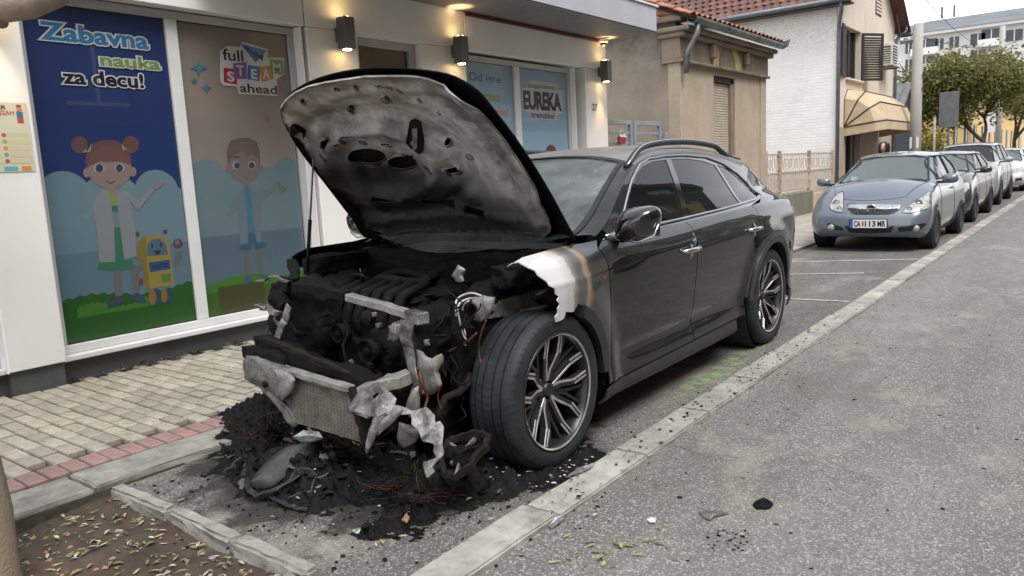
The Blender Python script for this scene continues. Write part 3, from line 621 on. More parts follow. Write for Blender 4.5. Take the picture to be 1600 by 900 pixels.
mk('bag_body', vs, [(0,1,2,3),(7,6,5,4),(1,0,4,5),(1,5,6,2),(0,3,7,4)], M_bagr, bg); mk('bag_top', [(.064,-.17,.13),(.064,.17,.12),(.05,.10,.22),(.055,-.02,.19),(.045,-.14,.2)], [(0,1,2,3,4)], M_bagw, bg)
B().tube([(.0,-.1,.2),(0,-.03,.31),(0,.05,.31),(0,.1,.21)], .008, 6).out('bag_handle', M_bagw, bg)
# ================================================================== WHITE HOUSE with awning
def brickpaint():
    t = NT('painted_brick'); br = t.n.new('ShaderNodeTexBrick'); v = t.map((1,1,1), rot=(math.pi/2,0,0)); t.l.new(v, br.inputs['Vector'])
    br.inputs['Scale'].default_value = 1; br.inputs['Brick Width'].default_value = .27; br.inputs['Row Height'].default_value = .085; br.inputs['Mortar Size'].default_value = .012; br.inputs['Mortar Smooth'].default_value = .7
    for i, c in ((1, (.84,.83,.80)), (2, (.79,.78,.75)), (3, (.74,.73,.70))): br.inputs[i].default_value = (*c, 1)
    n = t.noise(1.3, 7, .7); z = t.xyz()[2]; x = t.xyz()[0]
    m = t.math('MULTIPLY', t.ramp(t.noise(9, 6, .75, t.map((1,1,3))), [(.52, 0.), (.66, 1.)]), t.ramp(t.math('ADD', t.math('DIVIDE', z, 6.), t.math('MULTIPLY', t.math('SUBTRACT', n, .5), .5)), [(.62, 0.), (.85, .75)]))
    c = t.mix(m, br.outputs[0], (.27,.22,.19)); c = t.mix(t.ramp(n, [(.5, 0.), (.75, .3)]), c, (.46,.42,.36))
    t.set('Base Color', c); t.set('Roughness', .9); t.set('Specular IOR Level', .2)
    bp = t.bump(t.math('ADD', t.math('MULTIPLY', br.outputs['Fac'], -1.), t.math('MULTIPLY', t.noise(60, 4), .4)), .35, .01); return t.m
M_wb = brickpaint(); M_cream = stained('cream_render', (.68,.60,.50), (.52,.44,.35), .55); M_stone = stained('stone_base', (.42,.35,.28), (.25,.2,.16), .7)
M_pipe = pm('grey_downpipe', (.13,.145,.155), .5, metal=.2); M_wood = pm('dark_brown_shutter', (.035,.026,.023), .6, var=.2)
M_awn = pm('tan_awning', (.50,.385,.25), .85, var=.1, scale=5, bump=.1, bscale=300); M_awnb = pm('awning_piping', (.05,.03,.025), .7)
wh = empty('white_house', (-6.1, 23.1, 0), 'two storey whitewashed brick house with brown shutters and tiled roof', 'house'); WH = hb(wh, (-6.1, 23.1, 0))
B().box((-9, 0, 0), (-.02, .3, 5.65)).out('side_wall', M_wb, wh)
WHX = (-6.1, 23.1)
for (y0, y1, z0, z1) in ((23.13, 24.10, 0, 5.6), (24.101, 25.75, 0, 3.72), (24.101, 25.75, 5.18, 5.6), (25.751, 30.42, 0, 5.6), (23.13, 30.42, 5.601, 7.2)):
    if (y0, z0) == (24.101, 0):
        WH('front_wall', (-6.4, 24.101, 2.25), (-6.1, 25.75, 3.72), M_cream)
    elif (y0, z0) == (25.751, 0):
        WH('front_wall', (-6.4, 25.751, 2.25), (-6.1, 30.42, 5.6), M_cream); WH('front_wall', (-6.4, 25.9, 0), (-6.11, 30.42, 2.249), M_stone)
    else: WH('front_wall', (-6.4, y0, z0), (-6.1, y1, z1), M_cream if z0 > 1 or y0 < 24 else M_stone)
WH('back_volume', (-15, 23.41, 0), (-6.41, 30.4, 5.58), M_cream); WH('stone_base', (-6.098, 23.14, 0), (-6.085, 24.09, 2.3), M_stone)
B().prism([(.1, 5.7), (7.3, 5.7), (3.7, 8.4)], -.3, -.02, 'x').out('gable', M_cream, wh)
# door under the awning
WH('door_leaf', (-6.32, 24.15, .05), (-6.28, 25.1, 2.2), M_dark); WH('door_frame', (-6.33, 25.101, .05), (-6.2, 25.3, 2.249), M_wood); WH('door_glass', (-6.30, 25.301, .05), (-6.27, 25.89, 2.2), pm('dull_glass', (.10,.11,.12), .15))
# upper window and shutters
WH('window_back', (-6.36, 24.101, 3.721), (-6.32, 25.75, 5.179), M_black)
for y0, y1, z0, z1 in ((24.14,24.24,3.73,5.17), (24.9,25.0,3.73,5.17), (25.6,25.7,3.73,5.17), (24.241,24.899,5.07,5.17), (24.241,24.899,3.73,3.82)): WH('window_frame', (-6.32,y0,z0), (-6.25,y1,z1), M_wood)
WH('window_pane', (-6.31, 24.241, 3.821), (-6.30, 24.899, 5.069), pm('grey_pane', (.22,.25,.27), .1)); WH('window_sill', (-6.35, 24.0, 3.66), (-6.0, 25.8, 3.72), M_cream, .01)
def shutter(y0, y1, z0, z1, ang, hinge):
    s = empty('shutter', (-6.09-WHX[0], hinge-WHX[1], z0), parent=wh, rz=ang); w = y1-y0; h = z1-z0
    for a, b in ((0, .07), (w-.07, w)): B().box((.0, a, 0), (.045, b, h)).out('shutter_stile', M_wood, s)
    for a, b in ((0, .08), (h-.08, h)): B().box((0, .071, a), (.045, w-.071, b)).out('shutter_rail', M_wood, s)
    for k in range(17):
        z = .10+(h-.2)*k/17; B().box((.008, .071, z), (.036, w-.071, z+.055)).out('shutter_slat', M_wood, s)
shutter(0, .8, 3.74, 5.16, math.radians(-172), 24.08); shutter(0, .84, 3.74, 5.16, math.radians(-32), 25.78)
WH('small_window', (-6.11, 27.5, 5.95), (-6.085, 28.3, 6.7), M_wood)
for k in range(6): WH('louvre', (-6.084, 27.55, 6.0+.11*k), (-6.07, 28.25, 6.06+.11*k), M_cream)
# roof over the side eave, gutter, downpipes
ef = 23.1
rz0, rz1 = 5.74, 8.6
rf2 = mk('roof', [(-9,-.42,rz0-.06),(.45,-.42,rz0-.06),(.45,3.65,rz1-.06),(-9,3.65,rz1-.06),(-9,-.42,rz0-.12),(.45,-.42,rz0-.12),(.45,3.65,rz1-.12),(-9,3.65,rz1-.12)], [(0,1,2,3),(7,6,5,4),(0,4,5,1),(1,5,6,2),(2,6,7,3),(3,7,4,0)], M_tile2, wh)
mk('roof_slope', [(-9,7.75,rz0-.06),(.45,7.75,rz0-.06),(.45,3.66,rz1-.06),(-9,3.66,rz1-.06)], [(3,2,1,0)], M_tile2, rf2)
tm2 = tile_me('tile', .40, .24, M_tile2, .045); s2 = math.atan2(rz1-rz0, 4.07)
for r in range(10):
    for i in range(28):
        p = (.36-.235*i-(.0 if r % 2 else .1), -.44+.33*r*math.cos(s2), rz0-.04+.33*r*math.sin(s2)+random.uniform(-.005,.008))
        o = link('tile', tm2, rf2); o.matrix_local = Matrix.Translation(p) @ Matrix.Rotation(s2, 4, 'X') @ Matrix.Rotation(random.uniform(-.03,.03), 4, 'Z')
B().box((-9, -.46, 5.56), (.46, -.10, 5.60)).out('eave_soffit', M_wood, wh); B().box((-9, -.50, 5.601), (.47, -.44, 5.70)).out('fascia', M_pipe, wh)
B().box((.1, 7.2, 5.55), (.5, 7.8, 5.62)).out('eave_soffit', M_wood, wh)
gb2 = B().tube([(-9, -.54, 5.66), (.48, -.54, 5.66)], .075, 10).out('gutter', M_pipe, wh, True)
B().tube([(.22,-.5,5.6),(.22,-.44,5.42),(.07,-.06,5.12),(.06,-.055,4.9),(.06,-.055,.1)], .05, 10).out('downpipe', M_pipe, wh, True)
B().tube([(.35,7.5,6.1),(.35,7.4,5.7),(.08,7.26,5.45),(.07,7.26,5.2),(.07,7.26,.1)], .05, 10).out('downpipe', M_pipe, wh, True)
# air conditioner on the facade
ac = empty('air_conditioner', (-6.1, 28.15, 4.35), 'white air conditioner unit on the house wall beside the brown shutter', 'air conditioner'); M_acw = pm('ac_white', (.6,.58,.53), .5)
B().box((.05,-.1,.0), (.42,.95,.72), 0, .02).out('case', M_acw, ac)
B().box((.421,.0,.08), (.43,.62,.64)).out('grille', M_dark, ac)
for k in range(6): B().box((.431,.0,.1+.09*k), (.44,.62,.135+.09*k)).out('grille_bar', M_acw, ac)
for y in (.05,.8): B().box((0,y,-.05), (.45,y+.04,-.005)).out('wall_bracket', M_pipe, ac)
B().box((.05,-.108,.08), (.36,-.102,.62)).out('side_grille', M_dark, ac)
for k in range(7): B().box((.06,-.116,.10+.072*k), (.35,-.109,.135+.072*k)).out('grille_bar', M_acw, ac)
# awning: quarter dome on three hoops
aw = empty('awning', (-6.1, 23.9, 2.3), 'tan dome awning with dark piping over the house door', 'awning')
Lw = 4.4; R0 = 1.12; hz = 1.08; hoops = []
for k, a in enumerate((0, 26, 54, 84)):
    a = math.radians(a); dx = R0*math.sin(a); dz = .02+hz*math.cos(a); ins = (.0, .0, .0, .0)[k]
    y0, y1 = .0, Lw
    pts = [(0, 0, .0)]
    top = [(dx, .25+.12*math.cos(a), dz), (dx, Lw-.25-.12*math.cos(a), dz)]
    hoops.append([(0.0, .0, .0), (dx*.75, .04, dz*.75+.0), top[0], top[1], (dx*.75, Lw-.04, dz*.75), (0, Lw, 0)])
for k in range(3):
    a, b = hoops[k], hoops[k+1]
    vs = a+b; mk('canvas', vs, [(i, i+1, 7+i, 6+i) for i in range(5)], M_awn, aw)
for k in range(4): B().tube(hoops[k], .022, 6).out('hoop', M_awnb, aw)
v = hoops[3]; mk('valance', [(x+.004, y, z) for x, y, z in v]+[(x+.02, y, z-.26) for x, y, z in v], [(i, i+1, 7+i, 6+i) for i in range(5)], M_awn, aw)
# ================================================================== RUSTY FENCE on its low wall
M_rust = pm('rust_white_paint', (.52,.47,.40), .85, var=.3, scale=14, col2=(.30,.14,.07)); M_rustw = pm('white_flaking_iron', (.58,.55,.49), .8, var=.2, scale=18, col2=(.42,.33,.25))
fn = empty('iron_fence', (-6.15, 17.4, 0), 'rusty white iron bar fence on a low mossy wall between the houses', 'fence'); FN = hb(fn, (-6.15, 17.4, 0))
M_moss = stained('mossy_wall', (.20,.185,.15), (.10,.105,.075), .8); M_rwall = pm('orange_rust_panel', (.42,.22,.12), .9, var=.4, scale=5, col2=(.45,.40,.33))
FN('base_wall', (-6.25, 18.45, 0), (-6.02, 20.75, .62), M_moss, .015); FN('base_wall', (-6.2, 20.76, .05), (-6.08, 22.9, .52), M_rwall); FN('base_wall', (-6.2, 17.4, .0), (-6.1, 18.44, .3), M_rwall)
for y in (17.42, 18.4, 20.72, 22.86): FN('fence_post', (-6.18, y, .3), (-6.10, y+.07, 1.66), M_rust)
for (a, b) in ((17.49, 18.4), (18.47, 20.72), (20.79, 22.86)):
    for z in (.68, 1.12, 1.56): FN('rail', (-6.155, a, z), (-6.125, b, z+.035), M_rust)
    n = int((b-a)/.075)
    for i in range(1, n):
        y = a+(b-a)*i/n; FN('bar', (-6.147, y-.011, .716), (-6.133, y+.011, 1.119), M_rustw); 
        if i % 2 == 0: FN('bar', (-6.147, y-.009, 1.156), (-6.133, y+.009, 1.559), M_rustw)
    for i in range(1, n-1, 3):
        y = a+(b-a)*i/n; B().tube([(.01, y-17.4+.09*math.cos(t), 1.35+.13*math.sin(t)) for t in (2*math.pi*q/12 for q in range(13))], .008, 5).out('scroll', M_rustw, fn)
FN('yard_wall', (-9.3, 22.95, 0), (-6.3, 23.05, .9), M_cream)
# ================================================================== SHED, OCHRE ROW, FAR BLOCK, BUILDING OVER THE ROAD
sd = empty('shed', (-6.1, 31.5, 0), 'dark shed with a corrugated grey roof beyond the white house', 'shed'); M_corr = pm('corrugated_roof', (.14,.14,.14), .8, var=.25, scale=5); M_navyw = pm('dark_boards', (.025,.028,.04), .8)
B().box((-4, .3, 0), (-.15, 4.3, 2.8)).out('wall', M_navyw, sd)
vs = []; n = 60
for i in range(n+1):
    x = -4.2+4.25*i/n; w = .05*math.sin(i*math.pi/2.0); vs += [(x, 0, 2.82+w), (x, 2.2, 4.2+w)]
mk('roof', vs, [(2*i, 2*i+2, 2*i+3, 2*i+1) for i in range(n)], M_corr, sd, True)
mk('roof_back', [(-4.2,2.2,4.15),(.05,2.2,4.15),(.05,4.5,2.8),(-4.2,4.5,2.8)], [(0,1,2,3)], M_corr, sd)
B().prism([(.3,2.8),(4.3,2.8),(2.2,4.1)], -.2, -.15, 'x').out('gable_board', M_navyw, sd)
M_ochw = stained('ochre_wall', (.55,.40,.18), (.40,.28,.13), .5)
oh = empty('ochre_building', (-6.6, 46, 0), 'long ochre yellow building along the street behind the trees', 'building'); OB = hb(oh, (-6.6, 46, 0))
OB('wall', (-16, 46, 0), (-6.6, 92, 4.7), M_ochw); OB('roof', (-16.3, 45.7, 4.71), (-6.2, 92.3, 5.1), M_tile2)
for k in range(11):
    y = 48+4*k; OB('window', (-6.6, y, 1.2), (-6.57, y+1.3, 3.0), M_black); OB('window_frame', (-6.569, y+.6, 1.2), (-6.54, y+.7, 3.0), M_panel)
for k in range(3): OB('window', (-14.5+2.6*k, 45.97, 1.3), (-13.4+2.6*k, 46, 2.9), M_black)
for k in range(12): OB('stair_rail', (-8.2-.3*k, 44.5, .2+.18*k), (-8.16-.3*k, 44.54, 1.2+.18*k), M_pipe)
FB = 92.
fb = empty('apartment_block', (-14, FB, 0), 'white apartment block with a hipped slate roof far behind the trees', 'building'); M_slate = pm('slate_roof', (.13,.14,.15), .7, var=.15, scale=.6); M_fw = pm('far_white', (.66,.66,.65), .8, var=.04, scale=.3); M_fwin = pm('far_window', (.06,.07,.085), .3)
fe = lambda px, py: ony(px, py, FB)
e0 = fe(1400, 57); e1 = fe(1640, 27)
hz_ = (e0.z+e1.z)/2
FBb = hb(fb, (-14, FB, 0))
FBb('wall', (e0.x-6, FB, 0), (e1.x+14, FB+14, hz_-.3), M_fw); FBb('eave', (e0.x-6.5, FB-.8, hz_-.299), (e1.x+14.5, FB+14.8, hz_), M_fw)
r_ = [(e0.x-6.6+14, -.9, hz_+.01), (e1.x+14.6+14, -.9, hz_+.01), (e1.x+14.6+14, 14.9, hz_+.01), (e0.x-6.6+14, 14.9, hz_+.01), (e0.x+2+14, 7, hz_+2.2), (e1.x+6+14, 7, hz_+2.2)]
mk('roof', r_, [(0,1,5,4),(1,2,5),(2,3,4,5),(3,0,4)], M_slate, fb)
for (px, py, w, h) in ((1420,75,6,11), (1446,73,20,15), (1468,69,7,11), (1491,66,8,11), (1528,61,12,11), (1549,58,16,16), (1585,55,13,11), (1420,101,6,11), (1446,99,16,14), (1468,95,8,10), (1491,92,8,11), (1528,87,12,11)):
    p = fe(px, py); sx = FB/math.cos(YAW)*1.0/FPX*.86; W_, H_ = w*sx/2*1.25, h*sx/2*1.15
    o = FBb('window', (p.x-W_, FB-.06, p.z-H_), (p.x+W_, FB-.005, p.z+H_), M_fwin)
    B().box((p.x+14-.05, -.09, p.z-H_), (p.x+14+.05, -.062, p.z+H_)).out('window_bar', M_fw, o)
    if w > 14: FBb('balcony', (p.x-W_-.2, FB-.9, p.z-H_-.15), (p.x+W_+.2, FB-.061, p.z-H_+.55), M_fw)
for px in (1458, 1478): 
    p = fe(px, 38); FBb('vent_pipe', (p.x-.1, FB+5, hz_+2), (p.x+.1, FB+5.2, hz_+3.2), M_pipe)
FBb('antenna', (fe(1530,20).x, FB+7, hz_+3.5), (fe(1530,20).x+.06, FB+7.06, hz_+6.4), M_pipe)
M_yel = pm('yellow_render', (.52,.36,.14), .85, var=.12, scale=.8); M_brn = pm('brown_render', (.075,.058,.048), .85, var=.12, scale=.8)
ob = empty('yellow_terrace', (9.5, 8, .1), 'yellow and brown terrace across the road, mirrored in the car windows', 'building')
for k in range(5):
    y0 = -24+13*k; B().box((0, y0-8, 0), (9, y0+12.98-8, 13.5 if k % 2 else 12.2)).out('wall', M_yel if k % 2 else M_brn, ob)
    B().box((-.5, y0-8, (13.5 if k % 2 else 12.2)+.001), (9.5, y0+12.98-8, (13.5 if k % 2 else 12.2)+.35)).out('roof', M_tile2, ob)
    B().box((-.12, y0-8+.2, 0), (-.064, y0+12.6-8, 3.1)).out('dark_ground_floor', M_fwin, ob); B().box((-.9, y0-8+.1, 3.11), (-.064, y0+12.8-8, 3.35)).out('shop_canopy', M_brn, ob)  # unseen dark ground floor, added so the SUV doors mirror a dark band
    for f in range(1, 4):
        for c in range(4):
            y = y0-8+1.1+3.1*c; z = 1.1+2.75*f
            w = B().box((-.03, y, z), (-.005, y+1.5, z+1.5)).out('window', M_fwin, ob)
            B().box((-.06, y+.7, z), (-.031, y+.8, z+1.5)).out('window_bar', M_panel, w); B().box((-.06, y-.08, z-.1), (-.031, y+1.58, z-.005)).out('sill', M_panel, w)
            if f in (1, 3) and c % 2: B().box((-1.1, y-.3, z-.5), (-.061, y+1.8, z+.45)).out('balcony', M_panel if k % 2 else M_yel, ob)
# ================================================================== THE BURNT SUV
CX, CY = -3.01, 2.945
CO = Vector((CX, CY, 0))
def LX(px, py, x): return onx(px, py, CX+x)-CO
def LL(px, py, l): return ony(px, py, CY+l)-CO
suv = empty('burnt_suv', (CX, CY, 0), 'dark SUV with burnt out front and raised bonnet, parked at the kerb', 'car')
def paint_mat(name, base, ash=.0, metal=.0, rough=.35):
    t = NT(name); n = t.noise(3.5, 6, .65); f = t.noise(60, 4, .7)
    dust = t.math('MULTIPLY', t.ramp(n, [(.40, .0), (.75, 1.)]), t.ramp(f, [(.35, .4), (.7, 1.)]))
    nz = t.n.new('ShaderNodeNewGeometry'); up = t.xyz(nz.outputs['Normal'])[2]
    d = t.math('MULTIPLY', t.math('ADD', t.math('MULTIPLY', dust, .28), ash), t.ramp(up, [(.15, .03), (.75, 1.)]))
    t.set('Base Color', t.mix(d, base, (.20,.195,.185))); t.set('Metallic', metal); t.set('Coat Weight', t.ramp(d, [(0., 1.), (.4, .25)])); t.set('Coat Roughness', .012); t.set('Coat IOR', 1.48); t.set('Specular IOR Level', .05)
    t.set('Roughness', t.ramp(d, [(0, rough), (.5, .7)])); return t.m
M_suv = paint_mat('suv_paint', (.006,.0065,.008)); M_roof = paint_mat('suv_roof_paint', (.03,.03,.032), .8)
M_clad = pm('dark_cladding', (.022,.023,.025), .42, var=.25, scale=5); M_trim = pm('satin_trim', (.55,.56,.57), .25, metal=1., var=.1)
M_gloss = pm('gloss_black', (.008,.008,.009), .1, var=.1, coat=1.)
def char_mat(name, a, b, rough=.85, ash=(.16,.155,.15), amt=.35, scale=9, metal=0.):
    t = NT(name); n = t.noise(scale, 7, .7); f = t.noise(scale*5, 5, .7)
    c = t.mix(t.ramp(n, [(.35, 0.), (.7, 1.)]), a, b); c = t.mix(t.ramp(f, [(.56, 0.), (.74, amt)]), c, ash)
    t.set('Base Color', c); t.set('Roughness', t.ramp(f, [(.3, rough-.25), (.7, min(1, rough+.1))])); t.set('Metallic', metal); t.set('Specular IOR Level', .4 if metal else .18); t.bump(t.math('ADD', n, t.math('MULTIPLY', f, .6)), .8, .012); return t.m
M_char = char_mat('char', (.0018,.0018,.0019), (.0052,.0052,.0054), .8, (.05,.048,.046), .2); M_char2 = char_mat('char_brown', (.005,.0045,.004), (.020,.017,.015), .85, (.09,.078,.065), .3)
M_ash = char_mat('burnt_aluminium', (.17,.165,.155), (.36,.35,.33), .6, (.09,.085,.08), .8, 11, .35); M_ash2 = char_mat('sooty_metal', (.07,.068,.065), (.26,.25,.235), .6, (.42,.41,.39), .5, 10, .4)
M_white = char_mat('bleached_metal', (.06,.058,.055), (.42,.415,.40), .5, (.025,.024,.023), .9, 10, .55); M_fin = char_mat('radiator_fins', (.11,.095,.08), (.24,.215,.19), .7, (.05,.045,.04), .6, 14, .3)
M_copper = pm('burnt_copper', (.17,.06,.032), .5, metal=.6, var=.4, scale=30, col2=(.10,.04,.025)); M_wirew = pm('bare_cable', (.55,.54,.52), .5, var=.25, scale=30)
# ---- the body surface: (l along the car from the front axle, t up the side) -> point
SA = [(.895,.185),(.945,.235),(.957,.31),(.945,.42),(.955,.55),(.975,.72),(.986,.85),(.984,.94),(.970,1.00),(.938,1.048),(.893,1.085),(.862,1.16),(.805,1.29),(.742,1.43),(.69,1.53)]
SB = [(.895,.185),(.945,.235),(.957,.31),(.945,.42),(.955,.55),(.975,.72),(.986,.85),(.982,.925),(.965,.975),(.935,1.01),(.89,1.035),(.85,1.05),(.81,1.06),(.77,1.066),(.73,1.07)]
NS = len(SA)-1
fA = (pchip([(i, p[0]) for i, p in enumerate(SA)]), pchip([(i, p[1]) for i, p in enumerate(SA)]))
fB = (pchip([(i, p[0]) for i, p in enumerate(SB)]), pchip([(i, p[1]) for i, p in enumerate(SB)]))
def side(l, t):
    k = sm(.30, .72, l); w = lerp(fB[0](t), fA[0](t), k); z = lerp(fB[1](t), fA[1](t), k)
    z += .05*sm(1.0, 3.0, l)*sm(.6, 1.05, z)*(1-.6*sm(1.2, 1.5, z))
    w *= 1-.035*sm(.5, -1.2, l)
    if l > 2.6: w *= 1-.045*((l-2.6)/1.3)**2
    if l > 1.9: w *= 1-.15*((l-1.9)/1.6)**2*sm(1.10, 1.24, z)
    if l > 3.45:
        q = min(1, (l-3.45)/.62); w *= (1-q**3.2)**.42 if q < 1 else .0
    for c, zc in ((0., .36), (2.995, .385)):
        r = math.hypot(l-c, z-zc); w += .020*(1-sm(.50, .66, r))*sm(1.02, .9, z)
    # crease low on the doors, rising to the back
    zc = .40+.05*(l-.7); w -= .016*math.exp(-((z-zc)/.055)**2)*sm(.5, .8, l)*sm(2.6, 2.2, l)
    w += .006*math.exp(-((z-(.905+.02*l))/.02)**2)*sm(3.2, 2.8, l)
    return Vector((w, l, z))
def t_of(l, z):
    a, b = 0., float(NS)
    for _ in range(26):
        m = (a+b)/2
        if side(l, m).z < z: a = m
        else: b = m
    return (a+b)/2
def snorm(l, t):
    e = .01; a = side(l+e, t)-side(l-e, t); b = side(l, min(NS, t+e*4))-side(l, max(0, t-e*4)); n = a.cross(b)
    n = n.normalized(); return n if n.x > 0 else -n
def densify(P, d=.03, closed=True):
    out = []; n = len(P)
    for i in range(n if closed else n-1):
        a, b = Vector(P[i]), Vector(P[(i+1) % n]); k = max(1, int((b-a).length/d))
        out += [a.lerp(b, j/k) for j in range(k)]
    if not closed: out.append(Vector(P[-1]))
    return out
def inpoly(p, P):
    c = False; n = len(P); j = n-1
    for i in range(n):
        if (P[i][1] > p[1]) != (P[j][1] > p[1]) and p[0] < (P[j][0]-P[i][0])*(p[1]-P[i][1])/(P[j][1]-P[i][1])+P[i][0]: c = not c
        j = i
    return c
def smooth_poly(P, n=5):
    """Catmull-Rom through the points (closed)"""
    out = []; k = len(P)
    for i in range(k):
        p0, p1, p2, p3 = (Vector(P[(i+q) % k]) for q in (-1, 0, 1, 2))
        for j in range(n):
            t = j/n; out.append(.5*((2*p1)+(p2-p0)*t+(2*p0-5*p1+4*p2-p3)*t*t+(3*p1-p0-3*p2+p3)*t**3))
    return out
def cdt_fill(outer, holes, step):
    xs = [p[0] for p in outer]; ys = [p[1] for p in outer]; pts = [Vector(p[:2]) for p in outer]; edges = [(i, (i+1) % len(outer)) for i in range(len(outer))]
    for h in holes:
        o = len(pts); pts += [Vector(p[:2]) for p in h]; edges += [(o+i, o+(i+1) % len(h)) for i in range(len(h))]
    nb = len(pts); y = min(ys)+step*.37; r = 0
    while y < max(ys):
        x = min(xs)+step*(.31+.5*(r % 2))
        while x < max(xs):
            p = (x, y)
            if inpoly(p, outer) and not any(inpoly(p, h) for h in holes):
                if min((pts[i].x-x)**2+(pts[i].y-y)**2 for i in range(nb)) > (step*.5)**2: pts.append(Vector(p))
            x += step
        y += step*.87; r += 1
    v, e, f, *_ = delaunay_2d_cdt(pts, edges, [], 0, 1e-6)
    tri = []
    for q in f:
        c = sum((v[i] for i in q), Vector((0, 0)))/len(q)
        if inpoly(c, outer) and not any(inpoly(c, h) for h in holes): tri.append(tuple(q))
    return v, tri
def skin(name, v, tri, pos, nor, mat, parent, thick=.012, mirror=False):
    """triangles lifted to a surface, given a rim; normals from the surface itself"""
    co = [pos(*p) for p in v]; no = [nor(*p) for p in v]
    cnt = {}
    for t in tri:
        for a, b in zip(t, t[1:]+t[:1]): cnt[(a, b)] = 1
    rim = [(a, b) for (a, b) in cnt if (b, a) not in cnt]
    fs = [];
    for t in tri:
        n = (co[t[1]]-co[t[0]]).cross(co[t[2]]-co[t[0]]); fs.append(t if n.dot(no[t[0]]) >= 0 else t[::-1])
    flipped = bool(tri) and fs[0] != tri[0]
    V = [c.copy() for c in co]; N = [n.copy() for n in no]; k = {}
    for a, b in rim:
        q = []
        for i in (a, b):
            if i not in k: k[i] = len(V); V.append(co[i]-no[i]*thick); N.append(no[i])
        fs.append((b, a, k[a], k[b]) if not flipped else (a, b, k[b], k[a]))
    if mirror: V = [Vector((-p.x, p.y, p.z)) for p in V]; N = [Vector((-p.x, p.y, p.z)) for p in N]; fs = [f[::-1] for f in fs]
    o = mk(name, V, fs, mat, parent, True)
    nl = [N[vi] for vi in (l.vertex_index for l in o.data.loops)]
    for p in list(o.data.polygons)[len(tri):]:
        for li in p.loop_indices: nl[li] = p.normal.copy()
    o.data.normals_split_custom_set([tuple(n) for n in nl]); return o
TS = .075
def panel(name, P, mat, holes=(), off=0., step=.045, both=True, thick=.012, parent=None, raw=False):
    cv = lambda Q: [(p[0], t_of(p[0], p[1])*TS) for p in densify(Q, .03)]
    v, tri = cdt_fill(cv(P), [cv(h) for h in holes], step)
    pos = lambda l, q: side(l, q/TS)+snorm(l, q/TS)*off; nor = lambda l, q: snorm(l, q/TS)
    r = [skin(name, v, tri, pos, nor, mat, parent or suv, thick)]
    if both: r.append(skin(name, v, tri, pos, nor, mat, parent or suv, thick, True))
    return r
def arc(c, zc, r, a0, a1, n=18): return [(c+r*math.cos(math.radians(lerp(a0, a1, i/n))), zc+r*math.sin(math.radians(lerp(a0, a1, i/n)))) for i in range(n+1)]
g = .004
zb_ = lambda l: interp([(.4,1.065),(.8,1.085),(1.6,1.10),(2.5,1.125),(3.2,1.155),(3.6,1.12)], l)      # belt
zu_tab = [(.42,1.07),(.52,1.085),(.62,1.125),(.78,1.215),(1.0,1.34),(1.2,1.44),(1.35,1.482),(1.6,1.515),(1.9,1.522),(2.2,1.517),(2.5,1.495),(2.8,1.455),(3.1,1.40),(3.4,1.32),(3.65,1.235),(3.9,1.13)]
zU = pchip(zu_tab)
# door panels, rear quarter, sill
panel('front_door', [(.505,.30),(1.572-g,.315),(1.572-g,zb_(1.57)-.022),(1.1,zb_(1.1)-.02),(.55,1.06),(.47,1.03),(.475,.9),(.50,.7)], M_suv, step=.05)
rd = [(1.572+g,.315),(2.18,.325)]+arc(2.995,.385,.56,186,128,10)+[(2.69,.90),(2.72,zb_(2.7)-.02),(2.2,zb_(2.2)-.022),(1.572+g,zb_(1.57)-.022)]
panel('rear_door', rd, M_suv, step=.05)
qp = [(2.72+2*g,zb_(2.72)-.022),(2.69+2*g,.90)]+arc(2.995,.385,.555,128,173,8)+arc(2.995,.385,.475,173,8,22)+[(3.50,.36),(3.8,.38),(3.98,.45),(4.02,.8),(4.0,1.05),(3.95,1.115),(3.80,1.165),(3.65,1.232),(3.4,1.316),(3.16,1.384),(3.10,1.34),(3.16,1.24),(3.15,1.17),(2.95,zb_(2.95)-.022)]
panel('rear_quarter', qp, M_suv, step=.05)
panel('sill', [(.43,.19),(2.36,.20),(2.27,.315),(1.5,.305),(.50,.29),(.44,.27)], M_clad, step=.05, off=.004)
panel('rear_valance', [(3.46,.22),(3.9,.25),(3.97,.43),(3.80,.372),(3.50,.352)], M_clad, step=.06)
panel('wheel_arch', arc(2.995,.385,.478,176,2,24)+arc(2.995,.385,.425,4,176,24), M_clad, off=.012, step=.04, thick=.05)
# crease line light catchers: door handles
# ---- front fender: torn, bleached and scorched on the near side
def fender_mat():
    t = NT('scorched_fender'); x, y, z = t.xyz(); n = t.noise(7, 6, .65); n2 = t.noise(26, 5, .7)
    f = t.math('ADD', y, t.math('MULTIPLY', t.math('SUBTRACT', n, .5), .13))
    f = t.math('SUBTRACT', f, t.math('MULTIPLY', t.math('SUBTRACT', z, .9), .12))
    F = t.math('ADD', t.math('MULTIPLY', f, 1.), .35)
    c = t.ramp(F, [(.0, (.55,.545,.53)), (.37, (.62,.61,.60)), (.455, (.50,.485,.46)), (.475, (.26,.23,.20)), (.52, (.11,.105,.10)), (.575, (.10,.095,.09)), (.60, (.30,.23,.15)), (.625, (.22,.15,.085)), (.65, (.045,.042,.04)), (.70, (.026,.027,.029))])
    c = t.mix(t.ramp(n2, [(.55, 0.), (.75, .35)]), c, (.12,.11,.10)); t.set('Base Color', c)
    g_ = t.ramp(F, [(.62, 0.), (.7, 1.)]); t.set('Coat Weight', g_); t.set('Metallic', .3); t.set('Roughness', t.ramp(F, [(.4, .55), (.68, .3)])); t.bump(n2, .15, .004); return t.m
M_fend = fender_mat()
tear = [(813,417),(824,412),(834,410.5),(838,419),(843,423),(844,431),(852,440),(853,446),(860,451),(861,459),(866,463),(863,469),(868,475),(865,482),(866,489),(862,495),(864,503),(872,500),(876,497),(878,487),(890,487)]
tl = []
for p in tear: q = LX(*p, .97); tl.append((q.y, q.z))
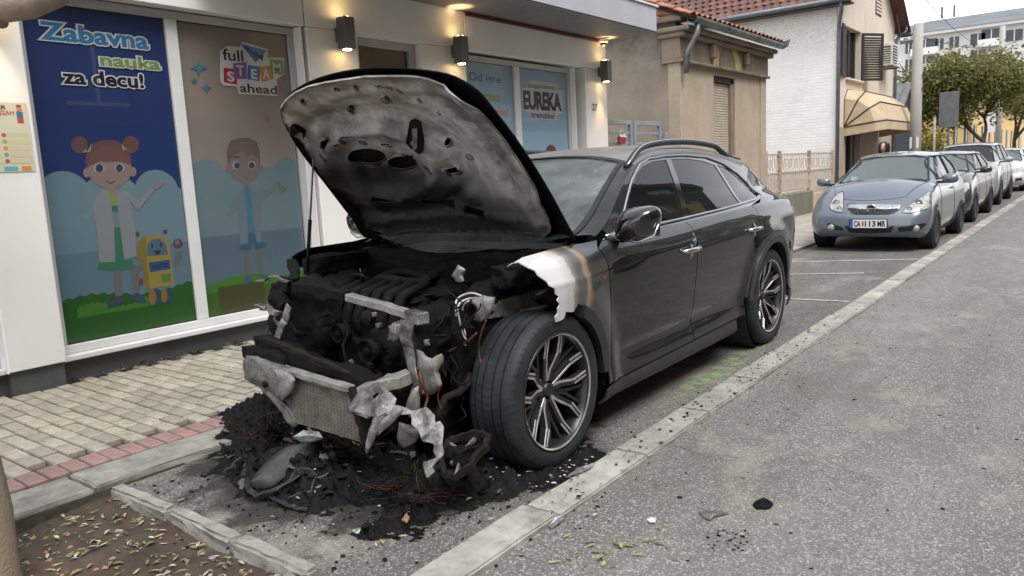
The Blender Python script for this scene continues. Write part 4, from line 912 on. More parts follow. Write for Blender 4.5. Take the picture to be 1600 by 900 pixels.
ft = tl+[(q[0], q[1]) for q in arc(0, .345, .47, 72, 10, 12)]+[(.465,.30),(.497,.31),(.492,.7),(.467,.9),(.462,1.03),(.52,1.066),(.36,1.058),(.1,1.052),(-.1,1.046)]
panel('front_fender', ft, M_fend, both=False, step=.03, thick=.006)
ftr = [(-.1,1.0),(-.02,.93),(.08,.9),(.05,.84)]+arc(0, .345, .47, 80, 10, 12)+[(.465,.30),(.497,.31),(.492,.7),(.467,.9),(.462,1.03),(.52,1.066),(.3,1.058),(-.05,1.05)]
vv, tt = cdt_fill([(p[0], t_of(p[0], p[1])*TS) for p in densify(ftr, .03)], [], .045)
skin('front_fender', vv, tt, lambda l, q: side(l, q/TS), lambda l, q: snorm(l, q/TS), M_char, suv, .008, True)
panel('wheel_arch', arc(0,.345,.475,66,4,14)+arc(0,.345,.415,4,62,14), M_clad, off=.010, step=.035, thick=.06)
B().box((.978,.0,0),(.984,.05,.018)).out('badge', M_white, suv, loc=(0,.415,.876)); B().box((.985,.0,0),(.988,.014,.018)).out('badge', pm('badge_red', (.4,.02,.02), .4), suv, loc=(0,.416,.876))
# ---- side glass and frames
M_sg = glass('tinted_side_glass', (.07,.085,.08), .40, .012, (.010,.013,.013)); M_sgf = glass('front_side_glass', (.22,.27,.26), .55, .012, (.012,.016,.016))
gf = [(.80,1.098),(.90,1.17),(1.08,1.31),(1.22,1.40),(1.34,1.445),(1.50,1.472),(1.70,1.482),(1.66,1.30),(1.605,1.112)]
gr_ = [(1.672,1.115),(1.73,1.31),(1.775,1.484),(2.0,1.484),(2.25,1.465),(2.45,1.43),(2.52,1.27),(2.575,1.14)]
gq = [(2.61,1.145),(2.56,1.27),(2.49,1.435),(2.66,1.40),(2.84,1.32),(2.98,1.235),(3.06,1.178),(3.04,1.166)]
panel('side_window', gf, M_sgf, off=-.006, step=.07, thick=.004); panel('side_window', gr_, M_sg, off=-.006, step=.07, thick=.004); panel('side_window', gq, M_sg, off=-.006, step=.06, thick=.004)
FT = [(3.13,1.172),(3.05,1.248),(2.87,1.353),(2.63,1.444),(2.36,1.492),(2.0,1.505),(1.7,1.503),(1.45,1.487),(1.29,1.455),(1.11,1.368),(.94,1.25),(.78,1.135),(.64,1.085)]
panel('roof_side', FT[::-1]+[(3.155,1.18),(3.155,1.24),(3.10,1.335),(3.15,1.383)]+[(l, zU(l)) for l in [3.1-.1*i for i in range(26)]], M_suv, off=0., step=.045)
up = [(l, zU(l)) for l in [.50+.1*i for i in range(26)]]
fr = [(.56,1.065),(1.1,zb_(1.1)-.018),(1.572,zb_(1.57)-.02),(2.2,zb_(2.2)-.02),(2.72,zb_(2.72)-.02),(3.14,1.158)]+FT
panel('window_frame', fr, M_gloss, holes=[gf, gr_, gq], off=-.002, step=.05, thick=.02)
for s in (1, -1):
    def line(P, off): 
        r = []
        for p in densify(P, .05, False): t = t_of(*p); q = side(p[0], t)+snorm(p[0], t)*off; r.append((q.x*s, q.y, q.z))
        return r
    B().tube(line([(.60,1.078),(1.1,zb_(1.1)),(1.57,zb_(1.57)),(2.2,zb_(2.2)),(2.9,zb_(2.9)+.004),(3.12,1.17)], .004), .0095, 6).out('belt_trim', M_trim, suv, True)
    B().tube(line([(3.12,1.17),(3.04,1.24),(2.86,1.345),(2.62,1.435),(2.35,1.487),(2.0,1.505),(1.7,1.503),(1.45,1.487),(1.3,1.455),(1.12,1.365),(.95,1.245),(.80,1.13)], .004), .007, 6).out('frame_trim', M_trim, suv, True)
# ---- roof, screens, A pillars as one surface, split into parts
zt_tab = [(.22,1.0),(.45,1.10),(.7,1.235),(.95,1.355),(1.2,1.462),(1.4,1.53),(1.6,1.568),(1.85,1.596),(2.15,1.606),(2.45,1.596),(2.75,1.577),(3.0,1.55),(3.25,1.51),(3.45,1.435),(3.65,1.34),(3.85,1.22),(4.0,1.13)]
zT = pchip(zt_tab)
def wU(l): t = t_of(l, zU(l)); return side(l, t).x
wtab = pchip([(.22+.1*i, wU(.22+.1*i)) for i in range(38)])
def top(ph, l, n=2.3):
    w = wtab(l); s = max(0., 1-abs(ph)**n)**(1/n); return Vector((ph*w, l, zU(l)+max(0, zT(l)-zU(l))*s if zT(l) > zU(l) else lerp(zU(l), zT(l), s)))
def grid(name, f, nu, nv, mat, parent, th=.0):
    vs = [f(i/nu, j/nv) for j in range(nv+1) for i in range(nu+1)]
    fs = [(j*(nu+1)+i, j*(nu+1)+i+1, (j+1)*(nu+1)+i+1, (j+1)*(nu+1)+i) for j in range(nv) for i in range(nu)]
    o = mk(name, vs, fs, mat, parent, True)
    if th: m = o.modifiers.new('t', 'SOLIDIFY'); m.thickness = th; m.offset = -1
    return o
lb = lambda ph: .25+.27*ph*ph; lt = lambda ph: 1.44-.20*ph*ph; le = lambda ph: 3.24-.14*ph*ph
def sooty_glass():
    t = NT('sooty_windscreen'); n = t.noise(2.6, 7, .65); f = t.noise(34, 6, .75); st = t.noise(5, 4, .6, t.map((9, 1.2, 1.2), rot=(0, 0, .5)))
    a = t.math('ADD', t.ramp(n, [(.3, .45), (.7, .8)]), t.ramp(f, [(.60, 0.), (.7, .25)]))
    c = t.mix(t.ramp(n, [(.35, 0.), (.7, 1.)]), (.07,.082,.077), (.19,.215,.20)); c = t.mix(t.ramp(f, [(.64, 0.), (.72, .85)]), c, (.02,.02,.02)); c = t.mix(t.ramp(st, [(.66, 0.), (.72, .5)]), c, (.36,.36,.34))
    t.set('Base Color', c); t.set('Roughness', t.ramp(n, [(.35, .08), (.7, .3)])); t.set('Alpha', a); t.set('Specular IOR Level', .6); return t.m
PW = .885
grid('windscreen', lambda u, v: (lambda ph: top(ph, lerp(lb(ph), lt(ph)-.012, v))-Vector((0, 0, .006)))(lerp(-PW, PW, u)), 24, 20, sooty_glass(), suv)
for s in (1, -1):
    grid('windscreen_pillar', lambda u, v: (lambda ph: top(ph, lerp(lb(ph)+.0, lt(ph), v)))(s*lerp(PW, 1, u**.6)), 6, 24, M_suv, suv)
    grid('windscreen_seal', lambda u, v: (lambda ph: top(ph, lerp(lb(ph), lt(ph), v))+Vector((0,-.003,.004)))(s*lerp(PW-.03, PW+.012, u)), 2, 24, M_black, suv)
grid('windscreen_seal', lambda u, v: (lambda ph: top(ph, lt(ph)-.035+.037*v)+Vector((0,-.002,.003)))(lerp(-PW, PW, u)), 24, 2, M_black, suv)
def roof_ph(u): a = (u-.5)*2; return math.copysign(1-(1-abs(a))**1.5, a)
grid('roof', lambda u, v: (lambda ph: top(ph, lerp(lt(ph), le(ph), v)))(roof_ph(u)), 40, 40, M_roof, suv)
grid('rear_screen', lambda u, v: (lambda ph: top(ph, lerp(le(ph)+.01, 3.85, v)))(lerp(-.84, .84, u)), 20, 12, M_gloss, suv)
grid('spoiler', lambda u, v: (lambda ph: top(ph, lerp(le(ph)-.12, le(ph)+.10, v))+Vector((0, .03*v, .012+.02*v)))(lerp(-.9, .9, u)), 20, 4, M_suv, suv, .02)
for s in (1, -1): grid('rear_pillar', lambda u, v: (lambda ph: top(ph, lerp(le(ph), 3.9, v)))(s*lerp(.83, 1, u)), 5, 14, M_suv, suv)
# tail: closes the back
vs = []; rows = 14
for j in range(rows+1):
    z = lerp(.26, 1.13, j/rows); l0 = 3.92; t = t_of(l0, z); w = max(.3, side(l0, t).x)
    for i in range(17): a = (i/16-.5)*2; vs.append((w*a, l0+.12*(1-abs(a)**2.5)*(.6+.4*math.sin(math.pi*j/rows)), z))
mk('tailgate', vs, [(j*17+i, j*17+i+1, (j+1)*17+i+1, (j+1)*17+i) for j in range(rows) for i in range(16)], M_suv, suv, True)
B().box((-.6, 3.99, .86), (.6, 4.06, .91), 0, .01).out('tail_light', pm('tail_red', (.25,.01,.012), .2), suv)
# roof rails
for s in (1, -1):
    P = []; 
    for i in range(25):
        l = lerp(1.18, 2.85, i/24); q = top(.955*s, l); h = .045*min(1, sm(0, .16, i/24))*sm(1, .84, i/24); P.append((q.x, q.y, q.z+.004+h))
    B().tube(P, [.02]*25, 8).out('roof_rail', M_clad, suv, True)
    P2 = [(x+.012*s, y, z+.014) for x, y, z in P]; B().tube(P2, .006, 6).out('rail_highlight', M_trim, suv, True)  # added bright tube imitates the highlight along the black rail
# handles
for l, z in ((1.46, .915), (2.555, .95)):
    for s in (1, -1):
        t = t_of(l, z); p = side(l, t)
        h = B(); h.tube([((p.x+o)*1, l+d, z+.004*d) for d, o in ((-.115,-.002), (-.09,.026), (0,.034), (.09,.026), (.115,-.002))], [.011,.015,.017,.015,.011], 8)
        o = h.out('door_handle', M_trim, suv, True); o.scale = (s, 1, 1)
        o = B().lathe([(0,.004),(.04,.003),(.052,-.004)], 18, 'x', (p.x, l+.01, z-.012)).out('handle_cup', M_gloss, suv, True); o.scale = (s, 1, 1)
# mirrors
for s in (1, -1):
    mr = empty('door_mirror', (s*1.075, .62, 1.145), parent=suv)
    vs = []; nu, nv = 20, 12
    for j in range(nv+1):
        a = -math.pi/2+math.pi*j/nv
        for i in range(nu):
            b = 2*math.pi*i/nu; c = lambda v, e: math.copysign(abs(v)**e, v)
            x = .125*c(math.cos(a), .6)*c(math.cos(b), .62); z = .092*c(math.cos(a), .6)*c(math.sin(b), .7); y = .10*c(math.sin(a), .8)
            k = 1-.25*max(0, -y/.1); vs.append((s*(x*k+.02*z/.09), min(y, .055), z*k+.012*x/.12))
    mk('mirror_shell', vs, [(j*nu+i, j*nu+(i+1) % nu, (j+1)*nu+(i+1) % nu, (j+1)*nu+i) for j in range(nv) for i in range(nu)], M_gloss, mr, True)
    B().tube([(s*-.13,.03,-.06),(s*-.09,.0,-.085),(s*.03,-.04,-.092),(s*.11,-.02,-.06),(s*.128,.0,0)], .007, 6).out('mirror_trim', M_trim, mr, True)
    B().box((s*-.105,.056,-.07), (s*.105,.06,.072)).out('mirror_glass', M_trim, mr); B().box((s*-.19,-.02,-.10), (s*-.06,.06,-.062), 0, .012).out('mirror_arm', M_gloss, mr)
# ---- wheels
M_tyre = NT('tyre'); t = M_tyre; x, y, z = t.xyz(); r = t.math('SQRT', t.math('ADD', t.math('MULTIPLY', y, y), t.math('MULTIPLY', z, z)))
ang = t.math('ARCTAN2', z, y); lug = t.math('SINE', t.math('ADD', t.math('MULTIPLY', ang, 70.), t.math('MULTIPLY', t.math('ABSOLUTE', x), 60.)))
rm = t.ramp(r, [(.355, 0.), (.372, 1.)]); n = t.noise(9, 6, .65)
t.set('Base Color', t.mix(t.ramp(n, [(.35, 0.), (.75, 1.)]), (.010,.0115,.013), (.028,.030,.032))); t.set('Roughness', t.ramp(n, [(.3, .5), (.7, .75)])); t.set('Specular IOR Level', .4)
t.bump(t.math('ADD', t.math('MULTIPLY', t.math('MULTIPLY', t.ramp(lug, [(.40, 0.), (.5, 1.)]), rm), 1.), t.math('MULTIPLY', t.math('SINE', t.math('MULTIPLY', r, 420.)), .08)), .6, .006); M_tyre = t.m
M_rim = pm('dark_rim', (.035,.036,.037), .32, metal=.5, var=.25, scale=12); M_mach = pm('machined_face', (.62,.62,.60), .34, metal=.7, var=.25, scale=20, col2=(.38,.375,.36)); M_disc = pm('brake_disc', (.09,.06,.05), .5, metal=.6, var=.3, scale=20)
R_T, R_R = .388, .288
def build_wheel(name, scorched):
    w = empty(name, (0, 0, 0))
    pr = [(R_R-.012,.125),(R_R+.008,.139),(.325,.145),(.355,.141),(.374,.128),(.383,.110)]
    for a, b in ((.084,.074), (.034,.024), (-.024,-.034), (-.066,-.076)): pr += [(R_T,a+.008),(R_T,a),(R_T-.010,a-.001),(R_T-.010,b+.001),(R_T,b),(R_T,b-.008)]
    pr += [(.383,-.100),(.374,-.115),(.355,-.126),(.325,-.132),(R_R+.008,-.139),(R_R-.012,-.125)]
    tb = B().lathe(pr, 120, 'x')
    for i, (x, y, z) in enumerate(tb.v):
        if z < -.366: k = (-.366-z)/.022; tb.v[i] = (x*(1+.10*k), y, -.366-.010*k if z > -.4 else z)
    ty = tb.out('tyre', char_mat('scorched_tyre', (.008,.009,.010), (.024,.026,.028), .7, (.10,.10,.10), .12, 8) if False else M_tyre, w, True); autosmooth(ty, 40)
    rb = B().lathe([(R_R+.004,.130),(R_R+.006,.141),(R_R-.004,.142),(R_R-.016,.128),(R_R-.026,.09),(R_R-.03,-.11),(R_R-.005,-.135)], 64, 'x').out('rim', M_rim, w, True)
    B().lathe([(R_R-.003,.1425),(R_R-.011,.1375)], 64, 'x').out('rim_lip', M_mach, rb, True)
    B().lathe([(0,-.02),(.19,-.02),(.19,.005),(.08,.006),(.08,.02),(0,.02)], 40, 'x').out('brake_disc', M_disc, w); B().lathe([(0,-.1),(R_R-.034,-.1)], 40, 'x').out('wheel_back', M_char, w)
    B().box((-.05,-.19,.05), (.02,-.12,.15), 0, .02).out('brake_caliper', M_char2, w)
    B().lathe([(0,.082),(.026,.082),(.034,.078),(.036,.06),(.068,.066),(.074,.05),(.075,.02)], 30, 'x').out('hub', M_rim, w, True)
    hh = lambda r: lerp(.070, .125, sm(.04, .28, r))
    def arm(pts, wd, dep, nm, m, par, lift=0., shift=0.):
        b = B(); vs = []
        for k, (rr, aa) in enumerate(pts):
            a = math.radians(aa); p = Vector((rr*math.cos(a), rr*math.sin(a))); 
            q = Vector((pts[min(k+1, len(pts)-1)][0]*math.cos(math.radians(pts[min(k+1, len(pts)-1)][1])), pts[min(k+1, len(pts)-1)][0]*math.sin(math.radians(pts[min(k+1, len(pts)-1)][1]))))
            o = Vector((pts[max(k-1, 0)][0]*math.cos(math.radians(pts[max(k-1, 0)][1])), pts[max(k-1, 0)][0]*math.sin(math.radians(pts[max(k-1, 0)][1]))))
            d = (q-o).normalized(); nn = Vector((-d.y, d.x)); p = p+nn*shift; ww = wd*(1.25-.5*rr/.28); h = hh(rr)+lift
            for s_, hq in ((-1, h), (1, h), (1.25, h-dep), (-1.25, h-dep)): vs.append((hq, p.x+nn.x*ww/2*s_, p.y+nn.y*ww/2*s_))
        n = len(pts); fs = [(4*k+i, 4*k+(i+1) % 4, 4*k+4+(i+1) % 4, 4*k+4+i) for k in range(n-1) for i in range(4)]+[(0,1,2,3), tuple(4*(n-1)+i for i in (3,2,1,0))]
        return b.add(vs, fs).out(nm, m, par)
    for k in range(5):
        a = 72*k+90
        for s in (-1, 1):
            p = [(.045, a+s*14), (.10, a+s*14), (.185, a+s*17.5), (.281, a+s*11.5)]
            sp = arm(p, .034, .034, 'spoke', M_rim, w)
            arm(p, .011, .003, 'polished_edge', M_mach, sp, .0015, s*-.010 if True else 0); arm(p[2:], .010, .003, 'polished_edge', M_mach, sp, .0016, s*.011)
            arm([(.06, a+36+s*2), (.15, a+36+s*3), (.281, a+36+s*10.5)], .018, .026, 'spoke', M_rim, w, -.016)
    return w
wf = build_wheel('wheel', True); wf.parent = suv; wf.location = (.825, 0, .378); wf.rotation_euler = (math.radians(14), 0, 0)
for (x, l, rz, ax) in ((.825, 2.995, 0, 40), (-.825, 0, math.pi, 0), (-.825, 2.995, math.pi, 20)):
    c = copytree(wf, suv); c.location = (x, l, .378); c.rotation_euler = (0, 0, rz)
for o in suv.children:
    if o.name.startswith('wheel') and not o.name.startswith('wheel_'):
        pass
# the tyre flat spot must stay at the bottom: only rims turn
wf.rotation_euler = (0, 0, 0)
# ---- cabin and underside
M_int = pm('dark_interior', (.018,.018,.019), .8)
fl = B().box((-.88,.42,.24), (.88,2.5,.36)).box((-.55,2.5,.26), (.55,3.7,.4)).box((-.88,.42,.36), (.88,.50,1.0)).out('floor_pan', M_int, suv)
for s in (1, -1): B().lathe([(0,.50),(.455,.50),(.455,.93)], 28, 'x', (0, 2.995, .385)).out('wheel_housing', M_int, suv).scale = (s, 1, 1)
for s in (1, -1):
    B().prism([(.47*math.cos(math.radians(a)), .36+.47*math.sin(math.radians(a))) for a in range(-10, 72, 6)]+[(.45*math.cos(math.radians(a)), .36+.45*math.sin(math.radians(a))) for a in range(70, -11, -6)], .60, .945, 'x').out('arch_liner', M_char, suv).scale = (s, 1, 1)
B().box((-.72,.52,.80), (.72,.98,1.0), 0, .05).out('dashboard', M_int, suv)
for x, l in ((.38,1.35), (-.38,1.35), (.42,2.3), (-.42,2.3), (0,2.3)):
    st = B().box((x-.25,l-.25,.55), (x+.25,l+.25,.70), 0, .05).box((x-.24,l+.18,.70), (x+.24,l+.34,1.22), 0, .06).box((x-.13,l+.22,1.23), (x+.13,l+.32,1.42), 0, .04).out('seat', M_int, suv)
B().tube([(.38+.18*math.cos(a), 1.0+.05*math.sin(a), 1.0+.17*math.sin(a)) for a in (2*math.pi*i/20 for i in range(21))], .014, 6, cap=False).out('steering_wheel', M_int, suv, True)
# ---- bonnet, raised about its hinge
TH = math.radians(44.); HC, HS_ = math.cos(TH), math.sin(TH); H0 = Vector((0, .50, 1.06))
def hood_n(x, s):
    k = sm(0, .5, s); n = lerp(.045, .115, k)*(1-(abs(x)/.78)**2.2)+.075*math.sin(math.pi*min(1, s/1.30))*1.0
    n -= .06*sm(.72, .84, abs(x)); n -= .05*sm(1.12, 1.26, s)
    return n
def hood_p(x, s, d=0.): n = hood_n(x, s)+d; return Vector((x, -s*HC+n*HS_, s*HS_+n*HC))
def hood_xs(px, py, d=-.03):
    D = ray(px, py); P = EYE-CO-H0; s = .7; x = 0.
    for _ in range(12):
        n = hood_n(x, s)+d; nv = Vector((0, HS_, HC)); t = (n-P.dot(nv))/D.dot(nv); q = P+D*t; x = q.x; s = -q.y*HC+q.z*HS_
    return (x, s)
hood = empty('bonnet', H0, parent=suv)
out = [(0,-.02),(.45,0.),(.80,.04),(.825,.25),(.82,.55),(.80,.80),(.76,.98),(.68,1.10),(.52,1.19),(.28,1.245),(0,1.26)]
out = out+[(-x, s) for x, s in reversed(out[1:-1])]
out = [tuple(p) for p in smooth_poly(out, 4)]
def hnor(f, x, s):
    e = .004; n = (f(x+e, s)-f(x-e, s)).cross(f(x, s+e)-f(x, s-e)); return n if n.dot(Vector((0, HS_, HC))) > 0 else -n
v, tri = cdt_fill([tuple(p) for p in densify(out, .035)], [], .05)
osk = skin('bonnet_skin', v, tri, lambda x, s: hood_p(x, s), lambda x, s: hnor(hood_p, x, s).normalized(), [M_char], hood, .006)
osk.data.materials.clear(); osk.data.materials.append(M_char)
# stamped inner frame with its holes, ash grey towards the nose, black towards the hinge
Zh = lambda x, y: hood_xs(360+x/2.8125, 80+y/2.8125)
inn = [(0,.05),(.40,.06),(.66,.10),(.69,.30),(.69,.60),(.68,.82),(.655,.97),(.59,1.08),(.46,1.16),(.25,1.215),(0,1.23)]
inn = inn+[(-x*1.12, s*1.02) for x, s in reversed(inn[1:-1])]; inn = [tuple(p) for p in smooth_poly(inn, 4)]
def hell(x, y, rx, ry, n=14): return [Zh(x+rx*math.cos(2*math.pi*i/n), y+ry*math.sin(2*math.pi*i/n)) for i in range(n)]
holes = [hell(323,212,8,11), hell(523,262,12,18), hell(690,205,13,19), hell(951,405,11,14), hell(916,262,5,6,8), hell(835,200,6,6,8), hell(557,145,8,6,8), hell(470,155,8,8,8), hell(748,150,6,6,8),
  hell(600,462,82,34,22), hell(752,490,62,28,20)]
for q in (((498,357),(590,364),(588,373),(500,366)), ((478,386),(505,388),(508,398),(480,398)), ((563,392),(594,396),(592,405),(566,402)), ((662,404),(698,408),(700,420),(664,414)), ((404,436),(436,440),(434,450),(406,446)),
          ((752,450),(800,468),(796,476),(754,458)), ((862,498),(890,502),(888,510),(864,506)), ((945,510),(990,510),(1004,540),(962,536)), ((660,136),(720,138),(720,143),(660,141)), ((262,154),(300,153),(300,159),(262,160)),
          ((408,380),(440,376),(428,408),(402,412)), ((840,640),(980,660),(978,690),(842,668)), ((1030,676),(1120,692),(1118,714),(1032,700)), ((640,612),(760,634),(756,654),(642,634))): holes.append([Zh(*p) for p in q])
holes = [h for h in holes if all(inpoly(p, inn) for p in h)]
ec = Zh(672, 476)
def hood_in(x, s):
    dx, ds = (x-ec[0])/.62, (s-ec[1])/.40; r = math.hypot(dx, ds)
    d = -.030-.045*math.exp(-((r-.62)/.11)**2)+.03*math.exp(-((r-.98)/.08)**2)-.018*sm(1.15, 1.4, r)
    d -= .022*math.exp(-((abs(x)-.60)/.05)**2)                      # side rails
    d -= .016*math.exp(-((s-.30)/.05)**2)+.012*math.exp(-((s-.16)/.03)**2)
    d += .014*math.exp(-((abs(x)-.50-.06*s)/.025)**2)*sm(.2, .5, s)
    d -= .014*math.exp(-((s-1.02-.08*(1-(x/.6)**2))/.035)**2)
    d += .006*fbm((x*6, s*6, 2.))+.003*fbm((x*19, s*19, 5.))
    d = min(d, -.012)
    return hood_p(x, s, d)
def hood_mat():
    t = NT('burnt_bonnet_frame'); g_ = t.xyz(); y, z, x = g_[1], g_[2], g_[0]
    s = t.math('ADD', t.math('MULTIPLY', y, -HC), t.math('MULTIPLY', z, HS_))
    n = t.noise(3.0, 7, .68); n2 = t.noise(11, 7, .7); n3 = t.noise(40, 5, .7)
    c = t.ramp(n2, [(.28, (.30,.29,.27)), (.5, (.48,.47,.45)), (.7, (.66,.65,.63))])
    c = t.mix(t.ramp(n, [(.46, 0.), (.62, .85)]), c, (.13,.122,.112))
    rust = t.math('MULTIPLY', t.ramp(t.math('ADD', s, t.math('MULTIPLY', t.math('SUBTRACT', n2, .5), .3)), [(.96, 0.), (1.10, 1.)]), t.ramp(t.noise(4.4, 5, .6), [(.42, 0.), (.6, 1.)]))
    c = t.mix(t.math('MULTIPLY', rust, .75), c, (.22,.13,.075))
    k = t.math('ADD', t.math('ADD', s, t.math('MULTIPLY', x, .42)), t.math('MULTIPLY', t.math('SUBTRACT', n, .5), .45))
    c = t.mix(t.ramp(k, [(.30, 1.), (.46, .6), (.58, 0.)]), c, (.011,.011,.0115))
    c = t.mix(t.ramp(n3, [(.60, 0.), (.72, .6)]), c, (.05,.048,.045))
    t.set('Base Color', c); t.set('Roughness', t.ramp(n2, [(.3, .45), (.7, .8)])); t.set('Metallic', .15); t.bump(t.math('ADD', n2, t.math('MULTIPLY', n3, .5)), .35, .008); return t.m
M_hoodin = hood_mat()
v, tri = cdt_fill([tuple(p) for p in densify(inn, .03)], holes, .026)
def hin(x, s): n = -hnor(hood_in, x, s).normalized(); return n
skin('bonnet_frame', v, tri, hood_in, hin, M_hoodin, hood, .010)
# latch plate and catches on the frame
def hplate(nm, zp, d0, d1, m):
    P = [Zh(*p) for p in zp]; n = len(P); vs = [hood_in(*p)+Vector((0, -HS_, -HC))*d0 for p in P]+[hood_in(*p)+Vector((0, -HS_, -HC))*d1 for p in P]
    return B().add(vs, [tuple(range(n)), tuple(range(2*n-1, n-1, -1))]+[(i, (i+1) % n, n+(i+1) % n, n+i) for i in range(n)]).out(nm, m, hood)
hplate('latch_plate', ((788,308),(806,304),(832,318),(858,384),(862,412),(846,424),(806,404),(792,372)), .004, .016, M_char2)
hplate('latch_plate', ((806,330),(828,330),(842,390),(826,398)), .0165, .024, M_ash2)
hplate('catch', ((280,308),(300,305),(328,360),(322,384),(296,384),(282,352)), .002, .03, M_char)
for x, y, r in ((1050,470,18), (690,205,19), (523,262,17)): 
    c = hood_in(*Zh(x, y)); B().tube([c+Vector((r/900*math.cos(a), -HC*r/900*math.sin(a)-.012*HS_, HS_*r/900*math.sin(a)-.012*HC)) for a in (2*math.pi*i/14 for i in range(15))], .0035, 5, cap=False).out('boss', M_ash2, hood, True)
for s in (1, -1): B().tube([hood_p(s*.72, .02, -.04), (s*.70, .06, -.05), (s*.69, .10, -.14)], .016, 6).out('bonnet_hinge', M_char2, hood)
# gas strut on the far side
a = LX(480, 425, -.70); b = LX(490, 243, -.70); st = B().tube([a, a.lerp(b, .45)], .011, 8).out('gas_strut', M_char, suv, True)
B().tube([a.lerp(b, .45), b], .006, 8).out('strut_rod', M_ash2, st, True)
# ---- engine bay: everything black and lumpy
def lump(name, a, b, m, amp=.05, fr=4., seed=0., cuts=18, parent=None, soft=.0):
    bm = bmesh.new(); bmesh.ops.create_cube(bm, size=1); bmesh.ops.subdivide_edges(bm, edges=bm.edges[:], cuts=cuts, use_grid_fill=True)
    c = Vector([(a[i]+b[i])/2 for i in range(3)]); d = Vector([abs(b[i]-a[i]) for i in range(3)])
    for v in bm.verts:
        u = v.co.copy()
        if soft: q = u*2; k = (abs(q.x)**4+abs(q.y)**4+abs(q.z)**4)**.25; u = u*lerp(1, 1/k*.98 if k > 0 else 1, soft)
        p = Vector((c.x+u.x*d.x, c.y+u.y*d.y, c.z+u.z*d.z)); q = p*fr+Vector((seed, seed*1.7, seed*.6))
        p += Vector((fbm(q), fbm(q+Vector((7, 3, 1))), fbm(q+Vector((2, 9, 5)))))*amp+v.normal*amp*.5*fbm(q*2.6); v.co = p
    me = bpy.data.meshes.new(name); bm.to_mesh(me); bm.free(); me.materials.append(m); me.polygons.foreach_set('use_smooth', [True]*len(me.polygons))
    return link(name, me, parent or suv)
lump('engine_block', (-.36,-.42,.30), (.36,.30,.74), M_char, .05, 5, 1., 26, soft=.5)
lump('engine_cover', (-.30,-.34,.70), (.30,.22,.86), M_char, .045, 6, 3., 24, soft=.7)
lump('airbox', (.34,-.36,.52), (.60,.10,.80), M_char, .05, 6, 5., 16, soft=.5); lump('battery_tray', (-.64,-.38,.52), (-.38,.12,.82), M_char, .05, 6, 8., 16, soft=.5)
lump('gearbox', (-.30,.15,.22), (.30,.50,.62), M_char, .04, 5, 9., 12, soft=.4); lump('scuttle', (-.76,.30,.80), (.76,.50,1.02), M_char, .025, 7, 11., 24, soft=.3)
lump('subframe', (-.55,-.42,.17), (.55,.30,.30), M_char, .04, 5, 12., 16)
for s in (1, -1):
    lump('inner_wing', (s*.60,-.38,.42), (s*.68,.50,.86), M_char, .03, 6, 14.+s, 16); lump('strut_tower', (s*.46,-.14,.60), (s*.68,.16,.90), M_char, .025, 7, 17.+s, 14, soft=.8)
    lump('wing_rail', (s*.68,-.12,.90), (s*.80,.50,1.0), M_char, .018, 9, 19+s, 14)
lump('suspension_arm', (.50,-.10,.22), (.74,.12,.30), M_char, .02, 8, 22., 8); lump('suspension_arm', (-.74,-.10,.22), (-.50,.12,.30), M_char, .02, 8, 23., 8)
B().tube([(.60,.02,.28),(.60,.02,.66)], .05, 12).tube([(.60,.02,.38),(.60,.02,.62)], .065, 12).out('suspension_strut', M_char2, suv, True)
# belts and pulleys at the front of the engine, round intake, ribbed manifold
for px, py, r in ((578,548,.062), (533,520,.05), (612,557,.035), (560,590,.03)):
    c = LL(px, py, -.46); B().lathe([(0,-.03),(r*.35,-.03),(r*.4,-.012),(r*.85,-.012),(r*.9,-.03),(r,-.03),(r,.03),(0,.03)], 24, 'y', c).out('pulley', M_char, suv, True)
for i in range(7):
    x0 = -.28+.09*i; B().tube([(x0,-.36,.60),(x0,-.40,.74),(x0,-.33,.86),(x0,-.15,.90)], [.026,.03,.03,.02], 8).out('intake_pipe', M_char, suv, True)
c = Vector((-.02, -.02, .90)); B().tube([c+Vector((.17*math.cos(a), .15*math.sin(a), .012*math.sin(3*a))) for a in (2*math.pi*i/22 for i in range(23))], .028, 8, cap=False).out('intake_ring', M_char, suv, True)
rnd = random.Random(4)
for k in range(30):
    a = Vector((rnd.uniform(-.6,.6), rnd.uniform(-.5,.3), rnd.uniform(.35,.82))); P = [a]; d = Vector((rnd.uniform(-1,1), rnd.uniform(-1,1), rnd.uniform(-.6,.6))).normalized()
    for i in range(7): d = (d+Vector((rnd.uniform(-.7,.7), rnd.uniform(-.7,.7), rnd.uniform(-.6,.4)))).normalized(); a = a+d*.07; a.z = min(.93, max(.2, a.z)); P.append(a.copy())
    B().tube(P, rnd.uniform(.006,.022), 6).out('burnt_hose', M_char if k % 3 else M_char2, suv, True)
for k in range(26):
    p = Vector((rnd.uniform(-.5,.6), rnd.uniform(-.6,.1), rnd.uniform(.45,.8))); s = rnd.uniform(.01,.028)
    lump('burnt_fitting', p-Vector((s,s*rnd.uniform(.5,2),s)), p+Vector((s,s,s*rnd.uniform(.5,2))), M_ash2 if k % 2 else M_char2, s*.5, 20, k, 4)
